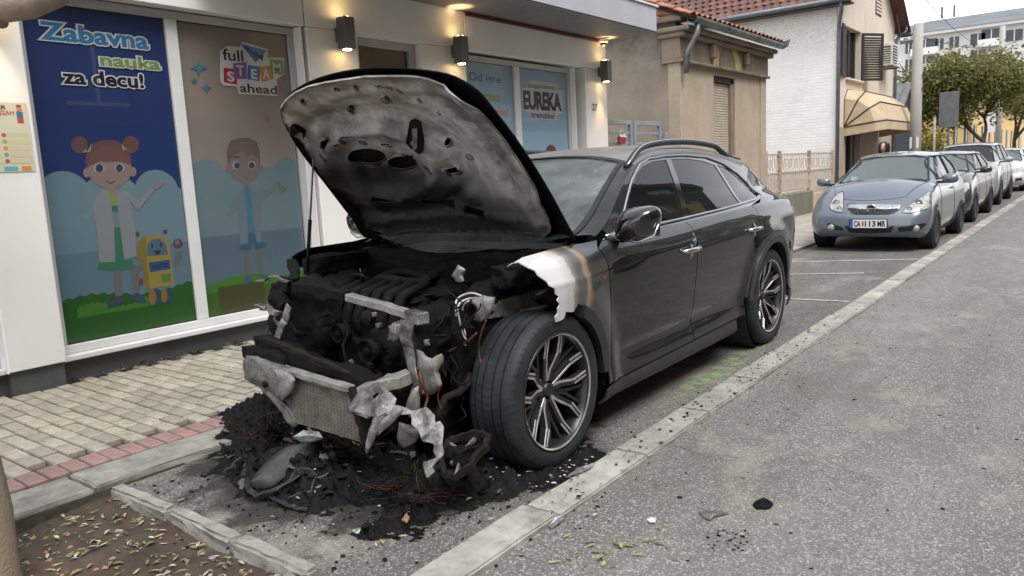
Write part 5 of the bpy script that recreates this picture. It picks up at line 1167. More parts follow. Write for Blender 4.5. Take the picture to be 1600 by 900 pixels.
# ---- front frame
def beam(name, pts, w, h, m, up=Vector((0, 0, 1)), jit=0., parent=None, sd=0, soft=False):
    """box section swept through points; w across, h along up"""
    pts = [Vector(p) for p in pts]; vs = []; rr = random.Random(sd)
    for i, p in enumerate(pts):
        t = (pts[min(i+1, len(pts)-1)]-pts[max(i-1, 0)]).normalized(); s = t.cross(up).normalized(); u = s.cross(t)
        W = w[i] if isinstance(w, (list, tuple)) else w; Hh = h[i] if isinstance(h, (list, tuple)) else h
        for a, b in ((-1,-1), (1,-1), (1,1), (-1,1)): vs.append(p+s*(W/2*a)+u*(Hh/2*b)+Vector((rr.uniform(-jit,jit), rr.uniform(-jit,jit), rr.uniform(-jit,jit))))
    n = len(pts); fs = [(4*k+i, 4*k+(i+1) % 4, 4*k+4+(i+1) % 4, 4*k+4+i) for k in range(n-1) for i in range(4)]+[(3,2,1,0), tuple(4*(n-1)+i for i in range(4))]
    o = B().add(vs, fs).out(name, m, parent or suv); b = o.modifiers.new('b', 'BEVEL'); b.width = .003; b.segments = 1
    if soft: b = o.modifiers.new('s', 'SUBSURF'); b.levels = b.render_levels = 2
    return o
def dens(P, n=4, jit=0., sd=1):
    rr = random.Random(sd); out = []
    for a, b in zip(P, P[1:]):
        for j in range(n): out.append(Vector(a).lerp(Vector(b), j/n)+Vector((rr.uniform(-jit,jit),)*1+(rr.uniform(-jit,jit), rr.uniform(-jit,jit))))
    out.append(Vector(P[-1])); return out
FL = -.62
beam('radiator_support', dens([LL(545,464,FL), LL(605,480,FL), LL(664,499,FL)], 5, .002), .05, .034, M_ash)
beam('radiator_support', dens([LL(462,448,FL), LL(500,452,FL), LL(543,463,FL)], 4, .004), .055, .045, M_char)
beam('support_end', [LL(640,492,FL-.03), LL(662,498,FL-.05)], .06, .05, M_white)
for px in (646, 657): B().lathe([(0,0),(.007,0)], 10, 'z', LL(px, 490, FL-.03)+Vector((0,0,.028))).out('bolt_hole', M_black, suv)
beam('headlamp_bracket', dens([LL(637,502,FL), LL(634,525,FL), LL(640,550,FL+.01), LL(644,572,FL), LL(652,600,FL-.02), LL(646,622,FL-.04)], 3, .003), [.085,.08,.08,.075,.07,.07,.065,.06,.055,.05,.045,.045,.04,.04,.04,.04], .010, M_white, Vector((0,-1,.1)), .003, sd=3)
beam('headlamp_bracket', dens([LL(452,478,FL), LL(445,500,FL), LL(437,515,FL-.02), LL(432,532,FL)], 3, .004), .05, .012, M_white, Vector((0,-1,.1)), .004, sd=4)
beam('headlamp_bracket', dens([LL(447,436,FL+.1), LL(440,460,FL+.08), LL(445,480,FL+.04)], 3, .006), .07, .03, M_char, Vector((0,-1,.1)), .006, sd=5)
beam('twisted_bracket', dens([LL(404,440,FL-.02), LL(425,432,FL), LL(455,440,FL+.05)], 4, .006), .035, .008, M_ash2, jit=.006, sd=6)
beam('twisted_bracket', dens([LL(402,476,FL-.05), LL(418,482,FL), LL(436,490,FL)], 4, .008), .04, .02, M_ash2, jit=.012, sd=7)
beam('twisted_bracket', dens([LL(428,497,FL-.02), LL(434,506,FL), LL(442,512,FL)], 3, .004), .02, .008, M_white, jit=.004, sd=8)
beam('twisted_bracket', dens([LL(456,408,FL+.2), LL(462,425,FL+.15), LL(458,440,FL+.1)], 3, .006), .05, .03, M_char, jit=.008, sd=9)
lump('side_char', LL(458,545,FL+.25), LL(500,440,FL+.1), M_char, .03, 7, 5., 18, soft=.6)
# radiator tank, condenser with fins, lower beams
tank = lump('radiator_tank', (0, 0, 0), (1, 1, 1), M_char, 0, 1, 0, 2); bpy.data.objects.remove(tank)
beam('radiator_tank', dens([LL(408,532,-.66), LL(470,558,-.67), LL(560,596,-.68), LL(632,632,-.66)], 7, .008, 2), .10, .075, M_char, jit=.010, sd=11)
beam('tank_rim', dens([LL(413,527,-.69), LL(470,551,-.70), LL(545,584,-.71)], 6, .004, 3), .03, .016, M_char2, jit=.004, sd=12)
cn = empty('condenser', (0, 0, 0), parent=suv); K = [LL(418,566,-.755), LL(548,606,-.775), LL(573,693,-.81), LL(454,658,-.79)]
def cpt(u, v): return (K[0].lerp(K[1], u)).lerp(K[3].lerp(K[2], u), v)
cnrm = (K[1]-K[0]).cross(K[3]-K[0]).normalized(); cnrm = cnrm if cnrm.y < 0 else -cnrm
fb_ = B()
for k in range(24):
    v0 = .08+.92*k/24; v1 = v0+.92/24*.62; q = [cpt(.01+.012*fbm((k*.7,0,0)), v0), cpt(.985, v0), cpt(.985, v1), cpt(.01, v1)]
    P = []
    for i in range(11):
        u = i/10; w = .004*fbm((u*7, k*.35, 3)); P.append((cpt(lerp(.01, .985, u), v0)+cnrm*(.008+w), cpt(lerp(.01, .985, u), v1)+cnrm*(.008+w), cpt(lerp(.01, .985, u), v1)-cnrm*.03, cpt(lerp(.01, .985, u), v0)-cnrm*.03))
    vs = [p for g4 in P for p in g4]; fb_.add(vs, [(4*i+j, 4*i+(j+1) % 4, 4*i+4+(j+1) % 4, 4*i+4+j) for i in range(10) for j in range(4)]+[(0,1,2,3),(43,42,41,40)])
o = fb_.out('cooling_fins', M_fin, cn); o['kind'] = 'stuff'
B().add([cpt(0,.0), cpt(1,0), cpt(1,1), cpt(0,1)], [(0,1,2,3)]).out('core', M_char2, cn)
beam('top_rail', dens([cpt(-.01,.02), cpt(.5,.03), cpt(1.0,.02)], 4, .002), .05, .028, M_ash, parent=cn, jit=.002)
beam('end_tank', dens([cpt(1.0,.0), cpt(1.0,.5), cpt(1.0,1.0)], 5, .003), .03, .035, M_char2, Vector((1,0,0)), .004, cn)
beam('end_tank', dens([cpt(0,.08), cpt(-.01,.5), cpt(0,1.0)], 5, .003), .025, .03, M_ash2, Vector((1,0,0)), .004, cn)
# crash box and the crumpled bumper beam
def crumple(name, pix, l, m, th=.012, dz=0., parent=None, jit=.006, sd=0, dl=None):
    rr = random.Random(sd); n = len(pix); F = []
    for i, (x, y) in enumerate(pix): F.append(LL(x, y, l+(dl[i] if dl else 0))+Vector((rr.uniform(-jit,jit), rr.uniform(-jit,jit), 0)))
    c = sum(F, Vector())/n+Vector((0, -.014, 0)); bk = [p+Vector((0, th, 0)) for p in F]+[c+Vector((0, th+.008, 0))]
    vs = F+[c]+bk; fs = [(i, (i+1) % n, n) for i in range(n)]+[(n+1+(i+1) % n, n+1+i, 2*n+1) for i in range(n)]+[(i, n+1+i, n+1+(i+1) % n, (i+1) % n) for i in range(n)]
    o = B().add(vs, fs).out(name, m, parent or suv); bm = bmesh.new(); bm.from_mesh(o.data); bmesh.ops.subdivide_edges(bm, edges=bm.edges[:], cuts=3, use_grid_fill=True, smooth=.12)
    for v_ in bm.verts: q = v_.co*16+Vector((sd, 0, 0)); v_.co += Vector((fbm(q)*.006, fbm(q+Vector((3,1,7)))*.014, fbm(q+Vector((8,2,4)))*.006))
    bm.to_mesh(o.data); bm.free(); o.data.polygons.foreach_set('use_smooth', [True]*len(o.data.polygons)); return o
crumple('crash_box', [(381,556),(400,560),(432,574),(448,580),(455,592),(452,612),(440,624),(424,616),(402,606),(384,592)], -.80, M_ash2, .05, sd=1)
crumple('crash_box_cap', [(426,577),(446,581),(456,594),(453,614),(440,626),(430,620),(436,600),(434,588)], -.825, M_ash, .012, sd=2)
beam('bumper_beam', dens([LL(388,548,-.76), LL(420,556,-.74), LL(452,562,-.72)], 4, .006), .07, .05, M_char, jit=.010, sd=13)
crumple('crash_bracket', [(408,604),(432,616),(452,640),(466,664),(458,668),(440,646),(426,628)], -.80, M_ash2, .012, sd=3)
beam('crash_box', dens([LL(566,612,-.80), LL(600,600,-.76), LL(640,588,-.66)], 4, .004), .08, .055, M_ash, jit=.004, sd=14)
crumple('crash_flange', [(652,546),(664,556),(676,562),(686,552),(688,566),(682,580),(690,604),(676,616),(656,618),(650,590)], -.60, M_ash, .014, sd=4)
beam('crumpled_beam', dens([LL(549,632,-.86), LL(575,636,-.90), LL(606,634,-.92), LL(632,640,-.92), LL(655,652,-.92), LL(676,672,-.92), LL(686,696,-.93), LL(682,716,-.95), LL(664,736,-.99)], 3, .008, 5), [.06+.035*math.sin(i*.55)+.02*math.sin(i*1.7) for i in range(25)], [.008]*25, M_white, Vector((0,-.6,.8)), .004, sd=15, soft=True)
beam('crumpled_beam', dens([LL(552,622,-.84), LL(580,640,-.92), LL(596,628,-.94), LL(616,636,-.93)], 4, .008, 6), [.085+.02*math.sin(i*.9) for i in range(13)], [.008]*13, M_white, Vector((0,-.8,.5)), .004, sd=16, soft=True)
crumple('torn_strip', [(594,630),(606,640),(592,670),(574,708),(568,704),(576,676),(584,650)], -.95, M_white, .006, sd=5, dl=[0,0,-.02,-.05,-.05,-.03,0])
crumple('torn_strip', [(614,632),(628,640),(612,662),(590,680),(586,672),(602,652)], -.97, M_ash, .006, sd=6)
crumple('torn_strip', [(624,660),(650,672),(644,694),(630,700),(622,684)], -.80, M_ash2, .02, sd=7)
crumple('torn_strip', [(640,612),(652,604),(654,640),(640,652),(632,640)], -.86, M_ash, .012, sd=8)
# near side rail, tubes and cables over the wheel
rl = [LX(742,485,.66), LX(790,480,.68), LX(862,460,.72)]
beam('side_rail', dens(rl, 5, .004, 7), .05, .085, M_ash2, jit=.004, sd=17)
crumple('rail_end', [(738,468),(752,462),(770,466),(766,486),(752,502),(740,500),(746,486)], -.30, M_ash, .02, sd=9)
B().tube([LX(813,490,.75), LX(840,483,.75), LX(866,474,.78)], [.017,.015,.014], 8).out('charred_tube', M_ash, suv, True); B().tube([LX(838,462,.74), LX(862,448,.77)], .011, 8).out('charred_tube', M_ash2, suv, True)
def cable(pix, l, r, m, nm='cable', sd=0):
    rr = random.Random(sd); P = [LL(x, y, l+rr.uniform(-.02,.02)) for x, y in pix]; Q = []
    for i in range(len(P)-1):
        p0, p1, p2, p3 = P[max(i-1, 0)], P[i], P[i+1], P[min(i+2, len(P)-1)]
        for j in range(5): t = j/5; Q.append(.5*((2*p1)+(p2-p0)*t+(2*p0-5*p1+4*p2-p3)*t*t+(3*p1-p0-3*p2+p3)*t**3))
    Q.append(P[-1]); return B().tube(Q, r, 6).out(nm, m, suv, True)
cable([(752,462),(735,458),(716,466),(712,480),(715,505),(722,530),(728,540)], -.36, .005, M_wirew, sd=1); cable([(745,465),(728,468),(716,478),(718,500),(724,524),(733,534)], -.37, .0045, M_wirew, sd=2); cable([(733,470),(724,478),(722,500),(728,525)], -.35, .004, M_wirew, sd=3)
cable([(760,500),(752,520),(748,545),(752,570)], -.36, .004, M_copper, sd=4); cable([(700,550),(720,540),(735,530),(745,520)], -.38, .006, M_copper, sd=5); cable([(704,556),(715,575),(708,590),(722,600),(738,592)], -.4, .004, M_char2, sd=6)
cable([(655,580),(660,600),(668,620),(664,640),(672,655)], -.66, .007, M_copper, sd=7); cable([(652,575),(657,598),(662,615)], -.67, .006, M_copper, sd=8); cable([(690,640),(684,620),(690,600)], -.6, .004, M_copper, sd=9)
for k in range(14):
    rr = random.Random(k+60); x, y = rr.uniform(640,745), rr.uniform(440,640); cable([(x+rr.uniform(-14,14), y+i*rr.uniform(5,12)+rr.uniform(-8,8)) for i in range(5)], rr.uniform(-.5,-.3), rr.uniform(.003,.006), rr.choice([M_char, M_char2, M_char, M_copper]), sd=k)
crumple('loose_bracket', [(716,414),(726,420),(722,430),(726,440),(712,442),(706,432)], -.15, M_ash, .006, sd=11)
# ================================================================== PARKED CARS farther along the kerb
def car_paint(name, c, metal=.55): 
    t = NT(name); t.set('Base Color', t.mix(t.ramp(t.noise(2.5, 5), [(.35, 0.), (.7, .35)]), c, tuple(v*.8 for v in c))); t.set('Metallic', metal); t.set('Roughness', .34); t.set('Coat Weight', 1.); t.set('Coat Roughness', .03); return t.m
M_lamp = pm('headlamp_lens', (.42,.42,.39), .12, var=.3, scale=10, col2=(.22,.22,.205), coat=1.); M_chr = pm('chrome', (.7,.7,.71), .15, metal=1., var=.1); M_gr = pm('black_grille', (.012,.012,.014), .5); M_wg = glass('screen_glass', (.62,.70,.68), .42, .02, (.12,.145,.145)); M_wgd = glass('dark_screen_glass', (.35,.40,.40), .5, .02, (.02,.024,.024))  # screen_glass body colour is lightened to imitate pale sky reflection
M_cint = pm('car_interior', (.05,.05,.055), .85); M_alloy = pm('steel_wheel', (.20,.20,.205), .4, metal=.6, var=.2)
def small_wheel(R, w):
    b = B(); k = empty('wheel', (0, 0, 0)); pr = [(R*.63,w*.40),(R*.66,w*.48),(R*.85,w*.52),(R*.96,w*.42),(R,w*.25),(R,-w*.25),(R*.96,-w*.42),(R*.85,-w*.5),(R*.63,-w*.45)]
    B().lathe(pr, 40, 'x').out('tyre', M_tyre, k, True); rm = B().lathe([(0,w*.30),(R*.12,w*.30),(R*.16,w*.22),(R*.55,w*.26),(R*.62,w*.40),(R*.645,w*.42)], 36, 'x').out('rim', M_alloy, k, True)
    for i in range(10): a = 2*math.pi*i/10; B().box((w*.245,-R*.05,R*.22), (w*.28,R*.05,R*.52)).out('slot', M_gr, rm).rotation_euler = (a, 0, 0)
    return k
def parked_car(name, label, cx, yf, D):
    """cx centre line, yf front bumper (car faces -Y); D: dimensions"""
    L, W, Hh = D['L'], D['W'], D['H']; root = empty(name, (cx, yf, 0), label, 'car', 'cars parked in the bays'); pm_ = D['paint']
    zs = pchip([(0, D['hz0']), (.25, D['hz0']+.05), (D['cowl'], D['hz1']), (L*.55, D['hz1']+.02), (L-.3, D['hz1']+.06), (L, D['hz1']+.02)])
    zb = pchip([(0, .24), (.5, .19), (L-.5, .20), (L, .28)])
    wt = pchip([(0,.90),(.15,.965),(.4,1.),(.65,.995),(.85,.965),(.95,.93),(1,.885)]); l0 = pchip([(0,.10),(.12,.03),(.30,.0),(.55,.015),(.75,.07),(.9,.16),(1,.30)]); l1 = pchip([(0,.06),(.3,0),(.7,.01),(1,.10)])
    def outline(Wk, a, b, rf, rr, bow, n1=10, n2=9, n3=44):
        P = []; fr = lambda x: a+bow*(x/Wk)**2
        for i in range(n1): P.append(((Wk-rf)*i/n1, fr((Wk-rf)*i/n1)))
        x0 = Wk-rf; y0 = fr(x0); ry = rf*1.25
        for i in range(n2): q = math.pi/2*i/n2; P.append((x0+rf*math.sin(q), y0+ry*(1-math.cos(q))))
        ys = y0+ry; ye = b-rr
        for i in range(n3): P.append((Wk, lerp(ys, ye, i/n3)))
        for i in range(n2): q = math.pi/2*i/n2; P.append((Wk-rr*(1-math.cos(q)), ye+rr*math.sin(q)))
        for i in range(7): P.append(((Wk-rr)*(1-i/6), b))
        return P
    def shell(nm, rings, cap, m, crown):
        n = len(rings[0]); vs = []; fs = []; full = 2*n-2
        for R_ in rings:
            vs += R_+[(-x, y, z) for x, y, z in R_[n-2:0:-1]]
        for k in range(len(rings)-1):
            for i in range(full): j = (i+1) % full; fs.append((k*full+i, k*full+j, (k+1)*full+j, (k+1)*full+i))
        Mx = 14; o0 = len(vs); T = rings[-1]; wm = max(p[0] for p in T)
        for i in range(n):
            x, y, z = T[i]
            for q in range(Mx+1):
                u = 1-2*q/Mx; vs.append((x*u, y, z+crown(y)*max(0, 1-(x*u/wm)**2)-crown(y)*max(0, 1-(x/wm)**2)*1.))
        for i in range(n-1):
            for q in range(Mx): fs.append((o0+i*(Mx+1)+q, o0+i*(Mx+1)+q+1, o0+(i+1)*(Mx+1)+q+1, o0+(i+1)*(Mx+1)+q))
        bm = bmesh.new(); bv = [bm.verts.new(v) for v in vs]
        for f in fs:
            try: bm.faces.new([bv[i] for i in f])
            except ValueError: pass
        bmesh.ops.remove_doubles(bm, verts=bm.verts[:], dist=1e-4); bmesh.ops.dissolve_degenerate(bm, edges=bm.edges[:], dist=1e-5); bmesh.ops.recalc_face_normals(bm, faces=bm.faces[:]); return bm
    def fin(bm, nm, m):
        me = bpy.data.meshes.new(nm); bm.to_mesh(me); me.materials.append(m); me.polygons.foreach_set('use_smooth', [True]*len(me.polygons)); return link(nm, me, root)
    rings = []
    for k in range(23):
        t = k/22; R_ = []
        for x, y in outline(W*wt(t), l0(t), L-l1(t), D.get('rf', .30)*lerp(1, .8, t), .30, D.get('bow', .16)): R_.append((x, y, lerp(zb(y), zs(y), t)))
        rings.append(R_)
    bm = shell('body', rings, True, pm_, lambda y: D.get('crown', .09)*sm(0, .5, y)); bvh = BVHTree.FromBMesh(bm); body_ = fin(bm, 'body', pm_); bm.free(); autosmooth(body_, 38)
    c0, c1, r0_, r1 = D['cowl']-.10, D['wtop'], D['rtop'], D['rbase']; rings = []
    for k in range(19):
        t = k/18; e = t**.92; R_ = []
        for x, y in outline(lerp(W*.905, W*D.get('tum', .70), t**1.15), lerp(c0, c1, e), lerp(r1, r0_, t**1.3), lerp(.20, .16, t), .2, lerp(.22, .16, t)): 
            zr = Hh-.05-.07*sm(c1+.7, c1-.1, y)-.06*sm(r0_-.8, r0_, y); R_.append((x, y, lerp(zs(min(max(y, 0), L))-.02, zr, t)))
        rings.append(R_)
    gb_ = shell('cabin', rings, True, pm_, lambda y: .05); gvh = BVHTree.FromBMesh(gb_)
    def lift(P, vh, d, step, off, fall=None):
        P = densify(P, .05); v, tri = cdt_fill([tuple(p) for p in P], [], step); out_ = []
        for p in v:
            if d == 'f': o, dr = Vector((p.x, -2, p.y)), Vector((0, 1, 0))
            else: o, dr = Vector((3*d, p.x, p.y)), Vector((-d, 0, 0))
            h = vh.ray_cast(o, dr); out_.append((h[0]-dr*off) if h[0] is not None else None)
        tri = [t_ for t_ in tri if all(out_[i] is not None for i in t_)]; us = sorted({i for t_ in tri for i in t_}); ix = {i: k for k, i in enumerate(us)}
        return [out_[i] for i in us], [tuple(ix[i] for i in t_) for t_ in tri], P
    def patch(nm, P, vh, d, m, off=.006, step=.05, parent=None, th=.0):
        v, f, _ = lift(P, vh, d, step, off)
        if not f: return None
        o = B().add(v, f).out(nm, m, parent or root, True)
        if th: md = o.modifiers.new('t', 'SOLIDIFY'); md.thickness = th
        return o
    # openings in the cabin shell, then panes
    ws = D['screen']; sw = D['side']
    kill = []
    for f in gb_.faces:
        c = f.calc_center_median(); n = f.normal
        if n.y < -.25 and inpoly((c.x, c.z), ws): kill.append(f)
        elif abs(n.x) > .5 and any(inpoly((c.y, c.z), s_) for s_ in sw): kill.append(f)
    bmesh.ops.delete(gb_, geom=kill, context='FACES'); cab = fin(gb_, 'cabin', pm_); gb_.free()
    def grow_(P, k): c = sum((Vector(p) for p in P), Vector((0, 0)))/len(P); return [tuple(Vector(p)+(Vector(p)-c).normalized()*k) for p in P]
    patch('windscreen', grow_(ws, .035), gvh, 'f', D.get('wglass', M_wg), .004, .09)
    def seal(P, d, nm='window_seal', r=.016):
        Q = []
        for p in densify(P, .05):
            o, dr = (Vector((p.x, -2, p.y)), Vector((0, 1, 0))) if d == 'f' else (Vector((3*d, p.x, p.y)), Vector((-d, 0, 0))); h = gvh.ray_cast(o, dr)
            if h[0] is not None: Q.append(h[0]-dr*.004)
        if len(Q) > 3: B().tube(Q+[Q[0]], r, 5, cap=False).out(nm, M_black, root, True)
    seal(grow_(ws, .012), 'f', r=.016)
    for s_ in sw:
        for d in (1, -1): patch('side_window', grow_(s_, .03), gvh, d, M_wgd, .004, .09); seal(grow_(s_, .012), d)
    # inside
    B().box((-W*.8,D['cowl']-.1,.3), (W*.8,L-.5,.42)).out('cabin_floor', M_cint, root); B().box((-W*.8,D['cowl']-.08,.6), (W*.8,D['cowl']+.35,zs(D['cowl'])-.03), 0, .06).out('dashboard', M_cint, root)
    for x, y in ((.36,D['cowl']+1.15), (-.36,D['cowl']+1.15), (.36,D['cowl']+2.0), (-.36,D['cowl']+2.0)): B().box((x-.23,y-.3,.45), (x+.23,y+.2,.62), 0, .05).box((x-.22,y+.12,.62), (x+.22,y+.26,Hh-.42), 0, .06).box((x-.12,y+.15,Hh-.40), (x+.12,y+.23,Hh-.22), 0, .04).out('seat', M_cint, root)
    B().tube([(.36+.17*math.cos(a), D['cowl']+.5+.06*math.sin(a), Hh-.55+.16*math.sin(a)) for a in (2*math.pi*i/18 for i in range(19))], .014, 6, cap=False).out('steering_wheel', M_cint, root, True)
    # wheels
    R = D['R']; proto = None
    for l in D['axles']:
        for d in (1, -1):
            B().lathe([(0,0),(R*1.13,0),(R*1.13,-.2)], 30, 'x', (W*.998-.0,l,R+.02)).out('wheel_arch', M_gr, root).scale = (d, 1, 1)  # flat black disc stands in for the shaded arch opening
            if proto is None: proto = small_wheel(R, .21); wq = proto; wq.parent = root
            else: wq = copytree(proto, root)
            wq.location = (d*(W-.085), l, R); wq.rotation_euler = (0, 0, 0 if d > 0 else math.pi)
    # seams, handles, mirrors, wipers
    for y0 in D['seams']:
        for d in (1, -1):
            Q = []
            for i in range(14):
                z = lerp(zb(y0)+.08, zs(y0)-.02, i/13); h = bvh.ray_cast(Vector((3*d, y0-.04*math.sin(math.pi*i/13), z)), Vector((-d, 0, 0)))
                if h[0] is not None: Q.append(h[0]+Vector((d*.0005,0,0)))
            if len(Q) > 3: B().tube(Q, .0045, 4).out('door_gap', M_gr, root)
    for d in (1, -1):
        Q = []
        for i in range(12):
            y = lerp(.42, D['cowl']-.02, i/11); h = bvh.ray_cast(Vector((d*W*lerp(.60, .80, i/11), y, 3)), Vector((0, 0, -1)))
            if h[0] is not None: Q.append(h[0]+Vector((0,0,.0005)))
        if len(Q) > 3: B().tube(Q, .005, 4).out('bonnet_gap', M_gr, root)
    Q = []
    for i in range(21):
        x = lerp(-.60, .60, i/20)*W; h = bvh.ray_cast(Vector((x, .40-.10*(1-(i/10-1)**2), 3)), Vector((0, 0, -1)))
        if h[0] is not None: Q.append(h[0])
    if len(Q) > 3: B().tube(Q, .005, 4).out('bonnet_gap', M_gr, root)
    for y0 in D['handles']:
        for d in (1, -1):
            h = bvh.ray_cast(Vector((3*d, y0, zs(y0)-.14)), Vector((-d, 0, 0)))
            if h[0] is not None: B().box((-.02,-.09,-.014), (.03,.09,.014), 0, .01).out('door_handle', D.get('hm', pm_), root, loc=h[0])
    for d in (1, -1):
        mr = empty('door_mirror', (d*(W+.09), D['cowl']+.32, zs(D['cowl'])+.06), parent=root); vs = []
        for j in range(9):
            a = math.pi*j/8-math.pi/2
            for i in range(14): b_ = 2*math.pi*i/14; vs.append((.115*math.cos(a)*math.copysign(abs(math.cos(b_))**.7, math.cos(b_)), min(.03, .085*math.sin(a)), .075*math.cos(a)*math.copysign(abs(math.sin(b_))**.7, math.sin(b_))))
        mk('mirror_shell', vs, [(j*14+i, j*14+(i+1) % 14, (j+1)*14+(i+1) % 14, (j+1)*14+i) for j in range(8) for i in range(14)], pm_, mr, True); B().box((d*-.2,-.02,-.07), (d*-.05,.03,-.03), 0, .01).out('mirror_arm', M_gr, mr)
    for x0, x1 in ((-.55,.02), (.05,.6)):
        Q = []
        for i in range(7):
            x = lerp(x0, x1, i/6)*W/.86; z = zs(D['cowl'])+.03+.05*math.sin(math.pi*i/6)*.4; h = gvh.ray_cast(Vector((x, -2, z+.02)), Vector((0, 1, 0)))
            if h[0] is not None: Q.append(h[0]+Vector((0,-.015,.005)))
        if len(Q) > 2: B().tube(Q, .011, 5).out('wiper', M_gr, root)
    return root, bvh, patch
# --- blue grey hatchback (nearest)
CB = (-2.835, 12.28)
blue = car_paint('blue_grey_paint', (.125,.15,.18), .2)
zc = lambda px, py, l: (lambda q: (q.x-CB[0], q.z))(ony(px, py, CB[1]+l))
Z9 = lambda x, y, l=.12: zc(1180+x/3.75, 180+y/3.75, l)
rt_, bv_, patch = parked_car('hatchback', 'blue grey hatchback with a chrome grille bar facing the burnt SUV', CB[0], CB[1], dict(L=4.0, W=.857, H=1.49, hz0=.70, hz1=.97, cowl=1.02, wtop=1.95, rtop=3.45, rbase=3.85, paint=blue, R=.305, axles=(.80, 3.31), tum=.68,
    screen=[(-.65,1.02),(-.505,1.36),(-.3,1.395),(.3,1.395),(.505,1.36),(.65,1.02),(.3,.985),(-.3,.985)], side=[[(1.42,1.03),(1.72,1.22),(2.05,1.365),(2.45,1.385),(2.50,1.04)], [(2.58,1.045),(2.54,1.385),(2.95,1.36),(3.3,1.24),(3.38,1.09)]], seams=(1.28, 2.56), handles=(2.35,)))
hd = {}
for nm, P in (('right', ((862,570),(880,545),(930,500),(985,460),(1028,452),(1036,490),(1020,535),(985,555),(920,572))), ('left', ((425,535),(430,490),(448,465),(468,455),(482,470),(510,540),(512,568),(470,562),(440,552)))):
    cc = Vector((sum(p[0] for p in P)/len(P), sum(p[1] for p in P)/len(P)))
    patch('headlamp_gap', [Z9(*(Vector(p)+(Vector(p)-cc).normalized()*5)) for p in P], bv_, 'f', M_gr, .005, .03); h = patch('headlamp', [Z9(*p) for p in P], bv_, 'f', M_lamp, .012, .03)
    cxy = [Z9(*p) for p in (((945,520), (900,553)) if nm == 'right' else ((462,520), (490,548)))]
    for (x, z), r in zip(cxy, (.06, .04)):
        hh = bv_.ray_cast(Vector((x, -2, z)), Vector((0, 1, 0)))
        if hh[0] is not None: B().lathe([(r,-.02),(r*.8,-.012),(0,-.03)], 18, 'y', hh[0]).out('reflector', M_chr, h, True)
gr__ = patch('grille', [Z9(*p) for p in ((530,518),(850,520),(838,560),(792,580),(590,580),(548,556))], bv_, 'f', M_gr, .006, .03)
patch('chrome_bar', [Z9(*p) for p in ((528,522),(600,518),(770,518),(852,522),(842,545),(760,550),(610,550),(540,543))], bv_, 'f', M_chr, .022, .03, gr__, .01)
for y in (560, 570): patch('grille_bar', [Z9(*p) for p in ((560,y-2),(820,y-2),(815,y+2),(565,y+2))], bv_, 'f', M_cint, .010, .03, gr__)
ce = Z9(681, 545); h = bv_.ray_cast(Vector((ce[0], -2, ce[1])), Vector((0, 1, 0)))[0]+Vector((0,-.035,0)); em = empty('emblem', h, parent=rt_)
B().tube([(.062*math.cos(a), 0, .052*math.sin(a)) for a in (2*math.pi*i/24 for i in range(25))], .009, 8, cap=False).out('ring', M_chr, em, True); B().lathe([(0,.01),(.055,.01)], 20, 'y').out('disc', M_gr, em); B().prism([(-.085,-.006),(-.02,.012),(-.012,.002),(.085,.008),(.02,-.012),(.012,-.002)], -.008, .0, 'y').out('bolt', M_chr, em)
patch('air_intake', [Z9(*p) for p in ((532,640),(590,660),(770,662),(822,643),(802,684),(700,690),(562,686))], bv_, 'f', M_gr, .006, .03)
for P, (fx, fy) in ((((840,655),(985,634),(1000,640),(962,674),(845,682)), (942,664)), (((428,630),(445,632),(520,652),(528,672),(440,668)), (453,656))):
    f_ = patch('fog_recess', [Z9(*p) for p in P], bv_, 'f', M_gr, .006, .03); c = Z9(fx, fy); hh = bv_.ray_cast(Vector((c[0], -2, c[1])), Vector((0, 1, 0)))[0]
    if f_: B().lathe([(.05,-.012),(.045,-.02),(0,-.026)], 18, 'y', hh).out('fog_lamp', M_lamp, f_, True)
# number plate
a = Z9(568, 608); b = Z9(781, 656); yp = min(bv_.ray_cast(Vector((x, -2, (a[1]+b[1])/2)), Vector((0, 1, 0)))[0].y for x in (a[0], (a[0]+b[0])/2, b[0]))-.02
npl = empty('number_plate', ((a[0]+b[0])/2, yp, b[1]), parent=rt_); pw, ph = (b[0]-a[0])/2, a[1]-b[1]
B().box((-pw-.012,-.004,-.012), (pw+.012,.012,ph+.012), 0, .004).out('plate_holder', M_gr, npl); B().box((-pw,-.009,0), (pw,-.0045,ph)).out('plate', pm('plate_white', (.72,.72,.69), .4, var=.04), npl); B().box((-pw,-.0105,0), (-pw+.045,-.0095,ph)).out('country_band', pm('plate_blue', (.03,.10,.38), .4), npl)
lettering('plate_text', 'CA', (-pw+.06, -pw+.155, .018, ph-.018), -.0095, (.015,.015,.017), npl, Vector((0,0,0)), .03, flip='y', mat=M_paper)
lettering('plate_text', '113', (-pw+.215, -pw+.365, .018, ph-.018), -.0095, (.015,.015,.017), npl, Vector((0,0,0)), .03, flip='y', mat=M_paper); lettering('plate_text', 'MR', (-pw+.39, 2*pw-pw-.012, .018, ph-.018), -.0095, (.015,.015,.017), npl, Vector((0,0,0)), .03, flip='y', mat=M_paper)
B().box((-pw+.172,-.0105,ph*.25), (-pw+.20,-.0095,ph*.8)).out('crest', pm('plate_crest', (.45,.12,.12), .4), npl)
B().box((-.35,-.0,0), (-.25,.002,.09)).out('screen_sticker', pm('sticker_green', (.5,.58,.52), .5), rt_, loc=(-.12, 1.19, 1.02))
